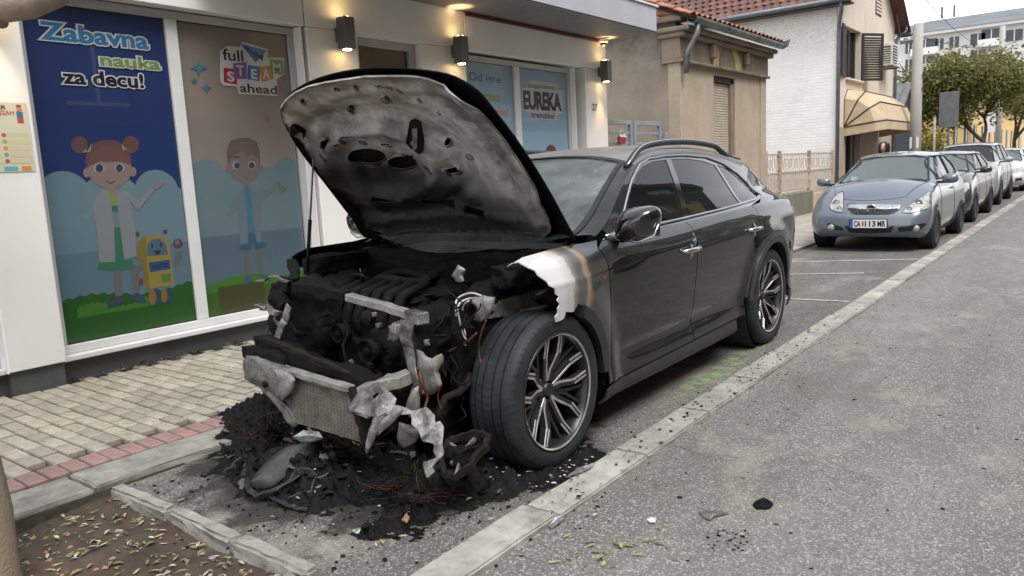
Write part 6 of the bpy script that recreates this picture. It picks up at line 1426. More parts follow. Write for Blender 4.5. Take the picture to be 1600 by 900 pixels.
# --- dark grey estate, silver SUV, white car
def generic_front(root, bv_, patch, W, zl, ext):
    for s in (1, -1): patch('headlamp', [(s*W*x, z) for x, z in ((.52,zl-.08),(.60,zl+.05),(.90,zl+.10),(.95,zl-.02),(.88,zl-.09))], bv_, 'f', M_lamp, .01, .04)
    patch('grille', [(-W*.45,zl-.10),(W*.45,zl-.10),(W*.48,zl+.04),(-W*.48,zl+.04)], bv_, 'f', M_gr, .008, .05); patch('air_intake', [(-W*.55,.30),(W*.55,.30),(W*.6,.42),(-W*.6,.42)], bv_, 'f', M_gr, .006, .05)
    for s in (1, -1): patch('fog_recess', [(s*W*.68,.36),(s*W*.9,.38),(s*W*.88,.47),(s*W*.68,.45)], bv_, 'f', M_gr, .006, .04); patch('trim_strip', [(s*W*.66,.335),(s*W*.92,.355),(s*W*.92,.37),(s*W*.66,.35)], bv_, 'f', M_chr, .012, .04)
    patch('number_plate', [(-.26,.48),(.26,.48),(.26,.59),(-.26,.59)], bv_, 'f', M_panel, .012, .06)
scr = lambda W, H, z0: [(-W*.75,z0),(-W*.57,H-.13),(-W*.3,H-.10),(W*.3,H-.10),(W*.57,H-.13),(W*.75,z0),(W*.35,z0-.03),(-W*.35,z0-.03)]
g2 = car_paint('dark_grey_paint', (.045,.046,.05), .3); r2, b2, pt2 = parked_car('estate_car', 'dark grey estate car parked between the blue hatchback and the silver SUV', -2.94, 17.25, dict(L=4.5, W=.89, H=1.47, hz0=.72, hz1=.98, cowl=1.25, wtop=2.15, rtop=4.05, rbase=4.4, paint=g2, R=.32, axles=(.90, 3.55), screen=scr(.89,1.47,1.03), side=[[(1.65,1.04),(2.2,1.35),(2.62,1.37),(2.66,1.05)], [(2.74,1.05),(2.70,1.37),(3.4,1.34),(3.75,1.1)]], seams=(1.5, 2.7, 3.6), handles=(2.45, 3.4), hm=M_chr)); generic_front(r2, b2, pt2, .89, .72, 0)
g3 = car_paint('silver_paint', (.30,.31,.32), .3); r3, b3, pt3 = parked_car('parked_suv', 'silver SUV with dark windows parked third beyond the burnt one', -3.04, 22.95, dict(L=4.45, W=.91, H=1.67, hz0=.86, hz1=1.10, cowl=1.15, wtop=1.95, rtop=3.95, rbase=4.35, paint=g3, R=.35, axles=(.92, 3.6), wglass=M_wgd, rf=.3, screen=scr(.91,1.67,1.14), side=[[(1.55,1.17),(2.0,1.52),(2.5,1.56),(2.55,1.18)], [(2.63,1.18),(2.59,1.56),(3.3,1.52),(3.7,1.25)]], seams=(1.4, 2.6, 3.5), handles=(2.4, 3.3), hm=M_chr)); generic_front(r3, b3, pt3, .91, .84, 0)
g4 = car_paint('white_car_paint', (.60,.60,.60), .0); r4, b4, pt4 = parked_car('white_car', 'white car just showing at the right edge behind the silver SUV', -2.95, 30.6, dict(L=4.3, W=.89, H=1.48, hz0=.72, hz1=.98, cowl=1.2, wtop=2.1, rtop=3.7, rbase=4.15, paint=g4, R=.32, axles=(.88, 3.5), screen=scr(.89,1.48,1.03), side=[[(1.6,1.04),(2.15,1.36),(2.6,1.38),(2.64,1.05)], [(2.72,1.05),(2.68,1.38),(3.2,1.34),(3.6,1.1)]], seams=(1.45, 2.68), handles=(2.4, 3.3))); generic_front(r4, b4, pt4, .89, .72, 0)
# three cars at the far kerb, which the SUV's doors mirror
for y, c, lab in ((9.5, (.30,.012,.015), 'red car at the opposite kerb, seen only mirrored in the rear door'), (15.0, (.02,.05,.03), 'dark green car at the opposite kerb, seen only as a reflection'), (3.6, (.012,.013,.016), 'black car at the opposite kerb, seen only as a dark reflection')):
    k = copytree(r2); k.location = (4.25, y+4.5, 0); k.rotation_euler = (0, 0, math.pi); k['label'] = lab; k['group'] = 'cars at the opposite kerb'; mm = car_paint('far_paint', c, .1)
    for o in k.children_recursive:
        if o.type == 'MESH' and o.data.materials and o.data.materials[0] == g2: o.material_slots[0].link = 'OBJECT'; o.material_slots[0].material = mm
# ================================================================== WRECKAGE ON THE GROUND
tearp = [(322,672),(345,640),(400,628),(470,690),(560,700),(640,660),(730,700),(790,715),(850,735),(915,690),(948,706),(930,722),(880,752),(830,768),(760,786),(740,806),(690,806),(655,830),(600,838),(558,832),(600,808),(548,790),(480,800),(420,790),(370,772),(335,735)]
PP = [onz(*p).xy for p in tearp]
bx0, bx1 = min(p.x for p in PP)-.1, max(p.x for p in PP)+.1; by0, by1 = min(p.y for p in PP)-.1, 3.75
ins = PP+[Vector((-2.2, 3.5)), Vector((-3.8, 3.5))]
poly = [p for p in PP[:3]]+[Vector((-3.95, 3.4)), Vector((-2.25, 3.4))]+[p for p in PP[9:]]
def pdist(p, P):
    d = 9; n = len(P)
    for i in range(n):
        a, b = P[i], P[(i+1) % n]; ab = b-a; t = max(0, min(1, (p-a).dot(ab)/max(1e-9, ab.length_squared))); d = min(d, (p-a-ab*t).length)
    return d
vs = []; nx, ny = PNX, PNY = 230, 200
for j in range(ny+1):
    for i in range(nx+1):
        x = lerp(bx0, bx1, i/nx); y = lerp(by0, by1, j/ny); p = Vector((x, y)); d = pdist(p, poly)*(1 if inpoly(p, poly) else -1)
        d += .09*fbm((x*5, y*5, 0))+.04*fbm((x*15, y*15, 3))
        h = .085*sm(-.01, .22, d)*(1+.9*fbm((x*4.5, y*4.5, 8)))+.035*sm(0, .06, d)*fbm((x*13, y*13, 2))+.026*sm(0, .05, d)*fbm((x*34, y*34, 7))+.012*sm(0, .04, d)*fbm((x*90, y*90, 1), 2)
        if x > -2.16 and y > 2.62: h *= .4
        vs.append((x, y, max(-.02, h-.004 if d > -.02 else -.02)))
fs = [(j*(nx+1)+i, j*(nx+1)+i+1, (j+1)*(nx+1)+i+1, (j+1)*(nx+1)+i) for j in range(ny) for i in range(nx)]
fs = [f for f in fs if max(vs[k][2] for k in f) > -.015]
PZ = [q[2] for q in vs]
use = sorted({k for f in fs for k in f}); ix = {k: i for i, k in enumerate(use)}
M_pile = char_mat('debris_char', (.002,.002,.0022), (.006,.006,.0063), .7, (.06,.058,.055), .4, 12)
tag(mk('charred_debris', [vs[k] for k in use], [tuple(ix[k] for k in f) for f in fs], M_pile, smooth=True), 'black melted heap of burnt plastic under the front of the SUV', 'debris', kind='stuff')
# small fragments: crumbs of char everywhere, white ash flakes by the wheel
def crumbs(name, n, area, size, mats, label, cat, seed, z=.0, flat=.5, zf=None):
    rr = random.Random(seed); b = B()
    for k in range(n):
        x, y = area(rr); s = size(rr); a = rr.uniform(0, 6.28); zz = z if zf is None else zf(x, y); P = []
        m = rr.randint(4, 6); el = rr.uniform(.4, 1.)
        for i in range(m):
            q = 2*math.pi*i/m; r = s*rr.uniform(.6, 1.1); u, v = r*math.cos(q), r*el*math.sin(q); P.append((x+u*math.cos(a)-v*math.sin(a), y+u*math.sin(a)+v*math.cos(a), zz+.001+rr.uniform(0, s*.15)))
        tp = (x+rr.uniform(-.2,.2)*s, y+rr.uniform(-.2,.2)*s, zz+s*flat*rr.uniform(.5, 1.)); b.add(P+[tp], [(i, (i+1) % m, m) for i in range(m)]+[tuple(range(m-1, -1, -1))], rr.randrange(len(mats)))
    return tag(b.out(name, mats), label, cat, kind='stuff')
def pile_z(x, y):
    i = int((x-bx0)/(bx1-bx0)*PNX+.5); j = int((y-by0)/(by1-by0)*PNY+.5)
    return max(0, PZ[j*(PNX+1)+i]) if 0 <= i <= PNX and 0 <= j <= PNY else 0
def near(px0, px1, py0, py1):
    def f(rr): q = onz(rr.uniform(px0, px1), rr.uniform(py0, py1)); return q.x, q.y
    return f
crumbs('char_crumbs', 1900, lambda rr: (lambda a, r: (-2.9+1.2*r*math.cos(a), 2.45+.95*r*math.sin(a)))(rr.uniform(0, 6.28), rr.uniform(.3, 1.1)), lambda rr: .0025+.016*rr.random()**4, [M_char, M_char2, M_char], 'loose black crumbs of burnt plastic round the SUV front', 'debris', 3, zf=pile_z, flat=.7)
def frags(name, n, label, seed):
    rr = random.Random(seed); b = B()
    for k in range(n):
        a = rr.uniform(0, 6.28); r = rr.random()**.6; x, y = -2.95+1.0*r*math.cos(a), 2.35+.62*r*math.sin(a)
        if pile_z(x, y) < .012: continue
        L, W = rr.uniform(.02, .09), rr.uniform(.008, .03); d = Vector((rr.uniform(-1,1), rr.uniform(-1,1), rr.uniform(-.3,.5))).normalized(); s_ = d.cross(Vector((rr.uniform(-.5,.5), rr.uniform(-.5,.5), 1))).normalized(); u = s_.cross(d); p = Vector((x, y, pile_z(x, y)+.008)); P = []; c = rr.uniform(-.5,.5)
        for i in range(5):
            t = i/4-.5; q = p+d*L*t+u*(c*L*(t*t-.25)); w = W*(1-.5*abs(t))*rr.uniform(.6,1.2); P += [q-s_*w, q+s_*w, q+s_*w-u*.003, q-s_*w-u*.003]
        b.add(P, [(4*i+j, 4*i+(j+1) % 4, 4*i+4+(j+1) % 4, 4*i+4+j) for i in range(4) for j in range(4)]+[(3,2,1,0),(16,17,18,19)], rr.choice([0,0,0,1,1,2,3]))
    return tag(b.out(name, [M_char, M_char2, M_ash2, M_rimk]), label, 'debris', kind='stuff')
M_rimk = pm('glossy_char', (.006,.006,.0065), .25, var=.3, scale=20)
frags('heap_fragments', 420, 'curled burnt strips and splinters lying on the black heap', 77)
M_flake = pm('ash_flake', (.60,.60,.59), .8, var=.3, scale=30); M_foil = pm('melted_aluminium', (.5,.5,.5), .35, metal=.8, var=.3, scale=40)
crumbs('ash_flakes', 170, near(745, 930, 690, 765), lambda rr: rr.uniform(.004, .016), [M_flake, M_flake, M_foil], 'white ash flakes scattered beside the near front wheel', 'ash', 5, zf=pile_z, flat=.35)
crumbs('ash_flakes', 130, near(420, 700, 640, 830), lambda rr: rr.uniform(.003, .011), [M_flake, M_foil, M_copper], 'pale metal bits lying in the black debris heap', 'ash', 6, zf=pile_z, flat=.35)
def kerbchar(rr):
    y = rr.gauss(4.9, 1.6); return rr.gauss(-1.80, .10), abs(y-2.3)+2.3
crumbs('kerb_char', 420, kerbchar, lambda rr: rr.uniform(.002, .018)*rr.random()+.003, [M_char, M_char2], 'thin black char flakes sprinkled along the kerb stones', 'debris', 8, zf=lambda x, y: .031 if -1.905 < x < -1.725 else 0, flat=.18)
crumbs('road_char', 520, lambda rr: (lambda u: (-1.7+3.2*u*u+rr.uniform(-.1,.3), rr.uniform(1.8, 9.5)))(rr.random()), lambda rr: .003+.013*rr.random()**3, [M_char, M_char2], 'small dark specks of char spread over the road', 'debris', 9, flat=.25)
# recognisable pieces, each its own thing
def piece(name, label, cat, px, py, z=.0):
    q = onz(px, py, z); return empty(name, q, label, cat)
bp = piece('melted_bumper', 'grey melted bumper skin lying crumpled in front of the radiator', 'bumper', 440, 745, .05); o0 = bp.location.copy()
def gp(px, py, z): return onz(px, py, z)-o0
M_plas = pm('melted_plastic', (.022,.0225,.023), .6, var=.4, scale=12, bump=.6, bscale=24, col2=(.007,.007,.0075), dirt=.5)
top_ = [gp(388,764,.05), gp(402,742,.10), gp(424,712,.15), gp(452,696,.19), gp(480,686,.20), gp(500,690,.18)]; bot_ = [gp(396,770,.03), gp(424,762,.05), gp(448,750,.06), gp(474,730,.09), gp(494,710,.11), gp(504,698,.13)]
vs = []; 
for a, b in zip(top_, bot_):
    for i in range(5): t = i/4; p = a.lerp(b, t); vs.append(p+Vector((.02*fbm(p*14), .02*fbm(p*14+Vector((5,0,0))), .03*math.sin(math.pi*t)+.03*fbm(p*11+Vector((0,3,0))))))
fs = [(5*k+i, 5*k+i+1, 5*k+6+i, 5*k+5+i) for k in range(5) for i in range(4)]
o = mk('bumper_skin', vs, fs, M_plas, bp, True); m = o.modifiers.new('t', 'SOLIDIFY'); m.thickness = .012; m.offset = 0; sb = o.modifiers.new('s', 'SUBSURF'); sb.levels = 2; sb.render_levels = 2
beam('bumper_rib', dens([gp(386,748,.03), gp(390,768,.05), gp(400,772,.04), gp(430,764,.06), gp(468,742,.09)], 3, .004), .03, .012, M_plas, parent=bp, jit=.004, sd=21)
beam('bumper_rib', dens([gp(440,770,.03), gp(462,740,.10), gp(478,734,.11), gp(496,744,.08), gp(486,772,.03), gp(455,780,.02)], 3, .004), .012, .03, M_plas, parent=bp, jit=.004, sd=22)
beam('bumper_rib', dens([gp(420,775,.02), gp(450,790,.012), gp(480,796,.01)], 4, .004), .02, .014, M_plas, parent=bp, jit=.003, sd=23)
beam('bumper_rib', dens([gp(350,740,.03), gp(372,720,.08), gp(392,712,.08), gp(380,745,.03)], 4, .006), .02, .02, M_plas, parent=bp, jit=.004, sd=24)
hw = piece('headlamp_wreck', 'burnt headlamp housing leaning against the near front wheel', 'headlamp', 715, 735, .06); o0 = hw.location.copy()
def gy(px, py, l): return LL(px, py, l)+CO-o0
fr_ = [gy(700,690,-.62), gy(722,682,-.60), gy(748,676,-.56), gy(764,682,-.54), gy(758,700,-.58), gy(736,726,-.66), gy(712,744,-.72), gy(694,742,-.74), gy(690,716,-.70)]
beam('lamp_frame', dens(fr_+[fr_[0]], 3, .004), .022, .03, M_char2, jit=.004, parent=hw, sd=31)
beam('lamp_rib', dens([fr_[0], gy(722,708,-.64), fr_[6]], 4, .004), .014, .02, M_ash2, parent=hw, jit=.003, sd=32); beam('lamp_rib', dens([fr_[2], gy(730,700,-.61), gy(704,726,-.70)], 4, .003), .012, .02, M_ash2, parent=hw, jit=.003, sd=33)
lump('lamp_core', gy(712,725,-.66)-Vector((.05,.02,.02)), gy(735,700,-.58)+Vector((.04,.05,.02)), M_char, .02, 14, 2., 8, parent=hw)
def scrap(name, label, cat, pix, zs, m, th=.006, sd=0):
    rr = random.Random(sd); F = [onz(x, y, z) for (x, y), z in zip(pix, zs)]; c0 = sum(F, Vector())/len(F); c0.z = min(zs); n = len(F); F = [p-c0 for p in F]; c = sum(F, Vector())/n+Vector((0, 0, .006))
    vs = F+[c]+[p+Vector((0, 0, -th)) for p in F]+[c+Vector((0, 0, -th))]
    r = B().add(vs, [(i, (i+1) % n, n) for i in range(n)]+[(n+1+(i+1) % n, n+1+i, 2*n+1) for i in range(n)]+[(i, n+1+i, n+1+(i+1) % n, (i+1) % n) for i in range(n)]).out(name, m, loc=c0); return tag(r, label, cat)
scrap('metal_shard', 'thin bright melted shard resting on the kerb by the wheel', 'scrap', [(888,742),(905,730),(930,722),(922,730),(903,738)], [.05,.06,.045,.04,.04], M_foil, sd=1)
scrap('metal_shard', 'crumpled silver scrap lying in the gutter at the kerb joint', 'scrap', [(857,822),(868,808),(880,804),(884,808),(874,815),(862,825)], [.01,.03,.03,.015,.015,.01], M_foil, sd=2)
scrap('foil_scrap', 'white paper like scrap on the open road', 'scrap', [(1010,811),(1018,807),(1026,810),(1024,815),(1014,814)], [.01,.014,.01,.01,.012], M_flake, sd=3)
scrap('char_lump', 'single black lump of char on the road, right of the scraps', 'debris', [(1176,788),(1180,783),(1186,780),(1193,777),(1200,780),(1208,786),(1204,791),(1197,794),(1188,792),(1182,794)], [.008,.02,.03,.036,.03,.012,.01,.008,.012,.008], M_char, .01, 4)
scrap('glass_sheet', 'dark broken plate lying flat on the road left of the char lump', 'scrap', [(1091,800),(1101,796),(1112,798),(1126,797),(1138,801),(1128,804),(1117,805),(1110,811),(1102,809)], [.008,.01,.008,.012,.008,.008,.01,.012,.008], M_ash2, sd=5)
crumbs('char_smudge', 60, near(1105, 1175, 828, 862), lambda rr: .003+.010*rr.random()**2, [M_char, M_char2], 'patch of thin black flakes on the road below the broken plate', 'debris', 31, flat=.12)
scrap('aluminium_drip', 'pale solidified metal splash on the melted heap by the radiator', 'scrap', [(458,682),(474,672),(498,674),(505,684),(488,690),(470,690)], [.12,.16,.16,.13,.12,.12], M_foil, sd=7)
scrap('aluminium_drip', 'bent silver hook lying at the front of the black heap', 'scrap', [(504,772),(512,762),(526,766),(527,774),(516,776)], [.02,.04,.04,.02,.02], M_foil, sd=8)
scrap('aluminium_drip', 'pale green metal strip at the front tip of the black heap', 'scrap', [(550,828),(562,825),(574,828),(572,832),(556,832)], [.01,.014,.01,.01,.01], pm('green_scrap', (.35,.42,.38), .5), sd=9)
scrap('orange_chip', 'small brownish orange chip at the front of the black heap', 'scrap', [(624,806),(634,800),(640,808),(636,816),(628,812)], [.03,.05,.04,.03,.03], pm('orange_chip', (.30,.17,.09), .6), sd=10)
# nests of copper wire
def nest(px, py, z, n, rad, label, sd):
    rr = random.Random(sd); c = onz(px, py, z); b = B()
    for k in range(n):
        p = Vector((rr.gauss(0, rad*.4), rr.gauss(0, rad*.4), rr.uniform(0, .03))); d = Vector((rr.uniform(-1,1), rr.uniform(-1,1), rr.uniform(-.1,.7))).normalized(); P = [p.copy()]
        for i in range(8): d = (d+Vector((rr.uniform(-.7,.7), rr.uniform(-.7,.7), rr.uniform(-.5,.35)))).normalized(); p = p+d*rad*.28; p.z = max(.0, p.z); P.append(p.copy())
        b.tube(P, .0014, 4, cap=False)
    return tag(b.out('copper_wires', M_copper, loc=c), label, 'wire', kind='stuff')
nest(610, 765, .06, 9, .16, 'tangle of burnt copper wires on the front of the black heap', 1); nest(560, 705, .12, 7, .10, 'copper wires trailing below the radiator', 2); nest(400, 680, .10, 9, .12, 'few copper wires in the heap at the pavement side', 3); nest(655, 785, .06, 9, .10, 'short copper strands beside the bent beam', 4)
# ================================================================== LEAVES, PEBBLES
M_lf = [pm('dry_leaf_%d' % i, c, .7, var=.25, scale=40) for i, c in enumerate(((.36,.30,.14), (.22,.20,.09), (.24,.165,.09), (.46,.42,.30), (.10,.07,.045), (.15,.17,.07)))]
def leaves(name, n, area, label, seed, mats, zf, size=(.02, .05)):
    rr = random.Random(seed); b = B()
    for k in range(n):
        x, y = area(rr); L = rr.uniform(*size); W = L*rr.uniform(.18, .32); a = rr.uniform(0, 6.28); cu = rr.uniform(-.2, .5)*L; ti = rr.uniform(-.3,.3)
        z0 = zf(x, y)+.003+rr.uniform(0, .012); P = []
        for u, v, h in ((-1,0,0), (-.4,-1,.6), (.3,-.85,.7), (1,0,.1), (.3,.85,.7), (-.4,1,.6), (-.4,0,.15), (.3,0,.2)):
            px, py = u*L/2, v*W/2; P.append((x+px*math.cos(a)-py*math.sin(a), y+px*math.sin(a)+py*math.cos(a), z0+max(0, h*cu*.6+abs(v)*.0+ti*py+abs(ti)*W/2)))
        b.add(P, [(0,1,6),(1,2,7,6),(2,3,7),(3,4,7),(4,5,6,7),(5,0,6)], rr.randrange(len(mats)))
    return tag(b.out(name, mats, smooth=True), label, 'leaves', kind='stuff')
soilz = lambda x, y: -.035+.03*fbm((x*3, y*3, 1))+.012*fbm((x*14, y*14, 4))
leaves('fallen_leaves', 420, lambda rr: (rr.uniform(-3.74,-2.36), 1.53-1.0*rr.random()**1.3), 'fallen yellow and brown leaves on the soil bed', 1, M_lf[:4]+[M_lf[5]], soilz, (.018,.06))
leaves('plinth_leaves', 240, lambda rr: (-6.20+abs(rr.gauss(0,.06)), rr.uniform(2.3, 5.2)), 'dark dry leaves blown along the foot of the shop wall', 2, [M_lf[4], M_lf[4], M_lf[2], M_black], lambda x, y: .036, (.025,.06))
leaves('road_leaves', 34, lambda rr: (lambda q: (q.x, q.y))(onz(rr.gauss(955,40), rr.gauss(868,16))), 'crushed olive leaves on the road near the bottom edge', 3, [M_lf[1], M_lf[5], M_lf[0]], lambda x, y: .0, (.02,.06))
leaves('loose_leaves', 40, lambda rr: (rr.uniform(-5.9,-4.2), rr.uniform(1.6,4.5)), 'single leaves strewn over the brick pavement', 4, [M_lf[4], M_lf[2], M_lf[0]], lambda x, y: .035, (.015,.04))
leaves('bay_leaves', 36, lambda rr: (rr.uniform(-3.7,-1.2), rr.uniform(1.65,2.6)), 'single leaves strewn over the asphalt in front of the heap', 5, [M_lf[5], M_lf[0], M_lf[3]], lambda x, y: max(.0, pile_z(x, y)), (.015,.05))
leaves('grass_tufts', 50, lambda rr: (rr.uniform(-3.7,-2.4), rr.uniform(.8,1.5)), 'thin green weeds growing in the soil bed', 6, [M_lf[5]], soilz, (.02,.05))
crumbs('pebbles', 130, lambda rr: (rr.uniform(-3.74,-2.36), rr.uniform(.5,1.52)), lambda rr: rr.uniform(.006,.024), [pm('pebble', (.36,.32,.26), .8, var=.3, scale=30), pm('pebble_grey', (.22,.21,.2), .8), pm('pebble_red', (.30,.17,.12), .8)], 'small pebbles lying in the soil bed', 'pebbles', 12, zf=soilz, flat=.8)
def leafy(m, k=.45):
    nt_ = m.node_tree; p = nt_.nodes['Principled BSDF']; tr = nt_.nodes.new('ShaderNodeBsdfTranslucent'); mx = nt_.nodes.new('ShaderNodeMixShader'); mx.inputs[0].default_value = k
    for l in list(nt_.links):
        if l.to_node == p and l.to_socket.name == 'Base Color': nt_.links.new(l.from_socket, tr.inputs[0])
    nt_.links.new(p.outputs[0], mx.inputs[1]); nt_.links.new(tr.outputs[0], mx.inputs[2]); nt_.links.new(mx.outputs[0], nt_.nodes['Material Output'].inputs[0])
# ================================================================== NEAR TREE in the soil bed
M_bark = stained('pale_bark', (.36,.29,.22), (.20,.155,.115), .7, (3,3,1.2), .9)
nt = empty('street_tree', (-3.325, .835, -.03), 'pale barked street tree in the soil bed at the left edge', 'tree')
P = [(0,0,-.1),(0,0,.05),(.01,.01,.3),(-.035,.0,.7),(-.10,-.02,1.15),(-.14,-.03,1.6),(-.1,-.02,2.2),(-.12,0,3.2),(-.1,.05,4.2)]
tb = B().tube(P, [.19,.155,.142,.136,.13,.125,.115,.08,.04], 18)
tb.v = [(x+.008*fbm((x*9,y*9,z*4)), y+.008*fbm((y*9,z*4,x*9)), z) for x, y, z in tb.v]; tb.out('trunk', M_bark, nt, True)
q0 = Vector((-3.325, .835, -.03)); lb_ = [Vector((-.12,-.02,1.62)), ony(-60, 40, 1.0)-q0, ony(-10, 12, 1.02)-q0, ony(40, 6, 1.05)-q0, ony(85, -10, 1.1)-q0, ony(125, -40, 1.15)-q0, ony(170, -120, 1.2)-q0]
B().tube(lb_, [.075,.06,.052,.048,.042,.036,.02], 12).out('limb', M_bark, nt, True); B().tube([lb_[2]+Vector((0,0,.0)), ony(4, 38, 1.02)-q0], [.03,.018], 8).out('limb_stub', M_bark, nt, True)
def leaf_cloud(name, centres, n, ls, mats, parent, seed, spread=.5, droop=.0, fl=1.):
    rr = random.Random(seed); b = B()
    for k in range(n):
        c = rr.choice(centres); r = spread*rr.random()**.6; d = Vector((rr.gauss(0,1), rr.gauss(0,1), rr.gauss(0,1)*fl)).normalized()*r; p = Vector(c)+d
        L = ls*rr.uniform(.6,1.3); a = Vector((rr.uniform(-1,1), rr.uniform(-1,1), rr.uniform(-.6,.3)-droop)).normalized(); s = a.cross(Vector((rr.uniform(-1,1), rr.uniform(-1,1), rr.uniform(-1,1)))).normalized()*L*.3
        b.add([p, p+a*L*.5+s, p+a*L, p+a*L*.5-s], [(0,1,2,3)], rr.randrange(len(mats)))
    return b.out(name, mats, parent)
M_g = [pm('leaf_green_%d' % i, c, .6, var=.25, scale=2) for i, c in enumerate(((.17,.17,.045), (.22,.21,.065), (.11,.125,.035), (.28,.235,.07)))]

for m_ in M_g: leafy(m_)
leaf_cloud('crown', [(-.1+random.gauss(0,.7), random.gauss(0,.7), 4.2+random.gauss(0,.5)) for _ in range(40)], 2500, .10, M_g, nt, 1, .45)
# ================================================================== STREET FAR END: pole, signs, trees, bushes, wires
def tree(name, base, h, cr, label, seed, n, crown_z=.62, ls=.2, mats=M_g, flat=.75):
    rr = random.Random(seed); t = empty(name, base, label, 'tree'); b = B(); tips = []
    def grow(p, d, L, r, lv):
        P = [p.copy()]; 
        for i in range(4): d = (d+Vector((rr.uniform(-.18,.18), rr.uniform(-.18,.18), rr.uniform(-.02,.14)))).normalized(); p = p+d*L/4; P.append(p.copy())
        b.tube(P, [lerp(r, r*.62, i/4) for i in range(5)], 7, cap=False)
        if lv >= 2: tips.append(P[2]); tips.append(p.copy())
        if lv < 4:
            for k in range(3 if lv < 3 else 2):
                a = rr.uniform(0, 6.28); e = rr.uniform(.5, .95); q = d.orthogonal().normalized(); q = Matrix.Rotation(a, 3, d) @ q; grow(p, (d*math.cos(e)+q*math.sin(e)+Vector((0,0,.06))).normalized(), L*rr.uniform(.66,.85), r*.6, lv+1)
    grow(Vector((0, 0, -.05)), Vector((0.02, 0, 1)), h*.30, h*.022, 0)
    b.out('trunk', M_bark2, t, True)
    sp = cr*.34; leaf_cloud('crown', tips, n, ls, mats, t, seed+9, sp, .25, flat); return t
M_bark2 = pm('dark_bark', (.075,.06,.045), .9, var=.3, scale=6)
tree('street_tree', (-4.05, 38.3, 0), 6.1, 2.7, 'olive green tree on the footway beyond the parked cars', 11, 26000, ls=.15)
tree('street_tree', (-4.15, 51.5, 0), 6.6, 2.8, 'second olive green tree farther along, at the right edge', 23, 18000, ls=.17)
def bush(name, base, r, label, seed, n, mats, ls=.12):
    t = empty(name, base, label, 'bush'); rr = random.Random(seed); b = B(); cs = []
    for k in range(9):
        a = rr.uniform(0, 6.28); e = rr.uniform(.2,.9); p = Vector((r*.8*math.cos(a)*e, r*.8*math.sin(a)*e, r*rr.uniform(.7,1.7))); b.tube([(0,0,-.05), p*.5+Vector((0,0,.1)), p], [.03,.02,.008], 5); cs += [p, p*.75, p*.5]
    b.out('stem', M_bark2, t); leaf_cloud('foliage', cs, n, ls, mats, t, seed, r*.5, .1); return t
M_yl = [pm('yellow_leaf_%d' % i, c, .6, var=.25, scale=3) for i, c in enumerate(((.42,.36,.05), (.28,.28,.05), (.16,.19,.04)))]
for m_ in M_yl: leafy(m_)
bush('yellow_bush', (-6.35, 37.2, 0), 1.35, 'yellow autumn bush behind the concrete utility pole', 3, 3600, M_yl); bush('yellow_bush', (-7.2, 42.5, 0), 1.5, 'yellow green bush under the olive tree by the ochre wall', 4, 3200, M_yl); bush('green_bush', (-6.9, 34.8, 0), .9, 'green bush at the corner of the dark shed', 5, 1800, M_g+M_yl[1:])
M_pole = stained('pole_concrete', (.40,.38,.35), (.25,.24,.22), .6)
up_ = empty('utility_pole', (-4.75, 27.0, 0), 'tall concrete utility pole with wires beside the white house', 'utility pole'); zt_ = onx(1428, 32, -4.75).z
B().tube([(0,0,-.1),(0,0,zt_*.5),(0,0,zt_)], [.19,.165,.14], 14).out('shaft', M_pole, up_, True)
B().box((-.5,-.03,zt_-.55), (.12,.03,zt_-.47)).out('crossarm', M_pipe, up_); B().box((-.13,-.16,1.6), (.13,-.15,1.95)).out('notice', M_panel, up_)
for x in (-.46,-.25,.08): B().lathe([(0,0),(.035,0),(.045,.05),(.02,.09),(0,.1)], 10, 'z', (x,0,zt_-.47)).out('insulator', M_panel, up_, True)
B().tube([(.16+.17*math.cos(a), -.05, zt_-1.75+.22*math.sin(a)) for a in (math.pi*i/10-math.pi*.5 for i in range(11))], .03, 6).out('cable_loop', M_black, up_, True)
def wire(a, b, sag, label, r=.012):
    a, b = Vector(a), Vector(b); P = [a.lerp(b, i/14)-a-Vector((0, 0, sag*4*(i/14)*(1-i/14))) for i in range(15)]; return tag(B().tube(P, r, 5).out('overhead_wire', M_black, smooth=True, loc=a), label, 'wire', 'overhead wires at the utility pole')
pt = Vector((-4.75, 27.0, zt_))
wire(pt+Vector((-.46,0,-.4)), (-6.05, 30.2, 6.6), .1, 'short overhead wire from the pole top to the house gable'); wire(pt+Vector((.08,0,-.4)), ony(1600, 58, 60), .5, 'overhead wire from the pole top into the olive tree'); wire(pt+Vector((.1,0,-1.5)), ony(1600, 96, 60), .5, 'lower overhead wire running behind the olive tree'); wire(pt+Vector((-.1,0,-1.5)), (-6.05, 30.3, 4.9), .15, 'lower wire from the pole to the house corner'); wire(ony(1442, -6, 33), ony(1560, 75, 62), .6, 'high wire crossing the white sky into the tree')
sg = empty('traffic_sign', (-4.75, 31.4, 0), 'large grey sign board seen from behind, under the olive tree', 'sign'); a = ony(1468, 145, 31.4); b = ony(1497, 198, 31.4); M_sgn = pm('sign_back', (.17,.175,.18), .5, metal=.3)
B().box((a.x+4.75, -.02, b.z), (b.x+4.75, .02, a.z), 0, .01).out('sign_board', M_sgn, sg)
for px in (1482,): xx = ony(px, 200, 31.4).x+4.75; B().tube([(xx,.05,-.05),(xx,.05,a.z-.1)], .04, 10).out('sign_post', M_pipe, sg, True)
for z in (b.z+.3, a.z-.3): B().box((a.x+4.75+.05,.021,z), (b.x+4.75-.05,.04,z+.05)).out('clamp_bar', M_pipe, sg)
ps = empty('street_post', (ony(1460,200,29.8).x, 29.8, 0), 'thin rusty pole left of the grey sign board', 'post'); B().tube([(0,0,-.05),(0,0,ony(1460,183,29.8).z)], .045, 10).out('shaft', pm('rusty_pole', (.33,.27,.22), .7), ps, True); B().lathe([(.05,0),(.05,.03),(0,.05)], 10, 'z', (0,0,ony(1460,183,29.8).z)).out('cap', M_pipe, ps)
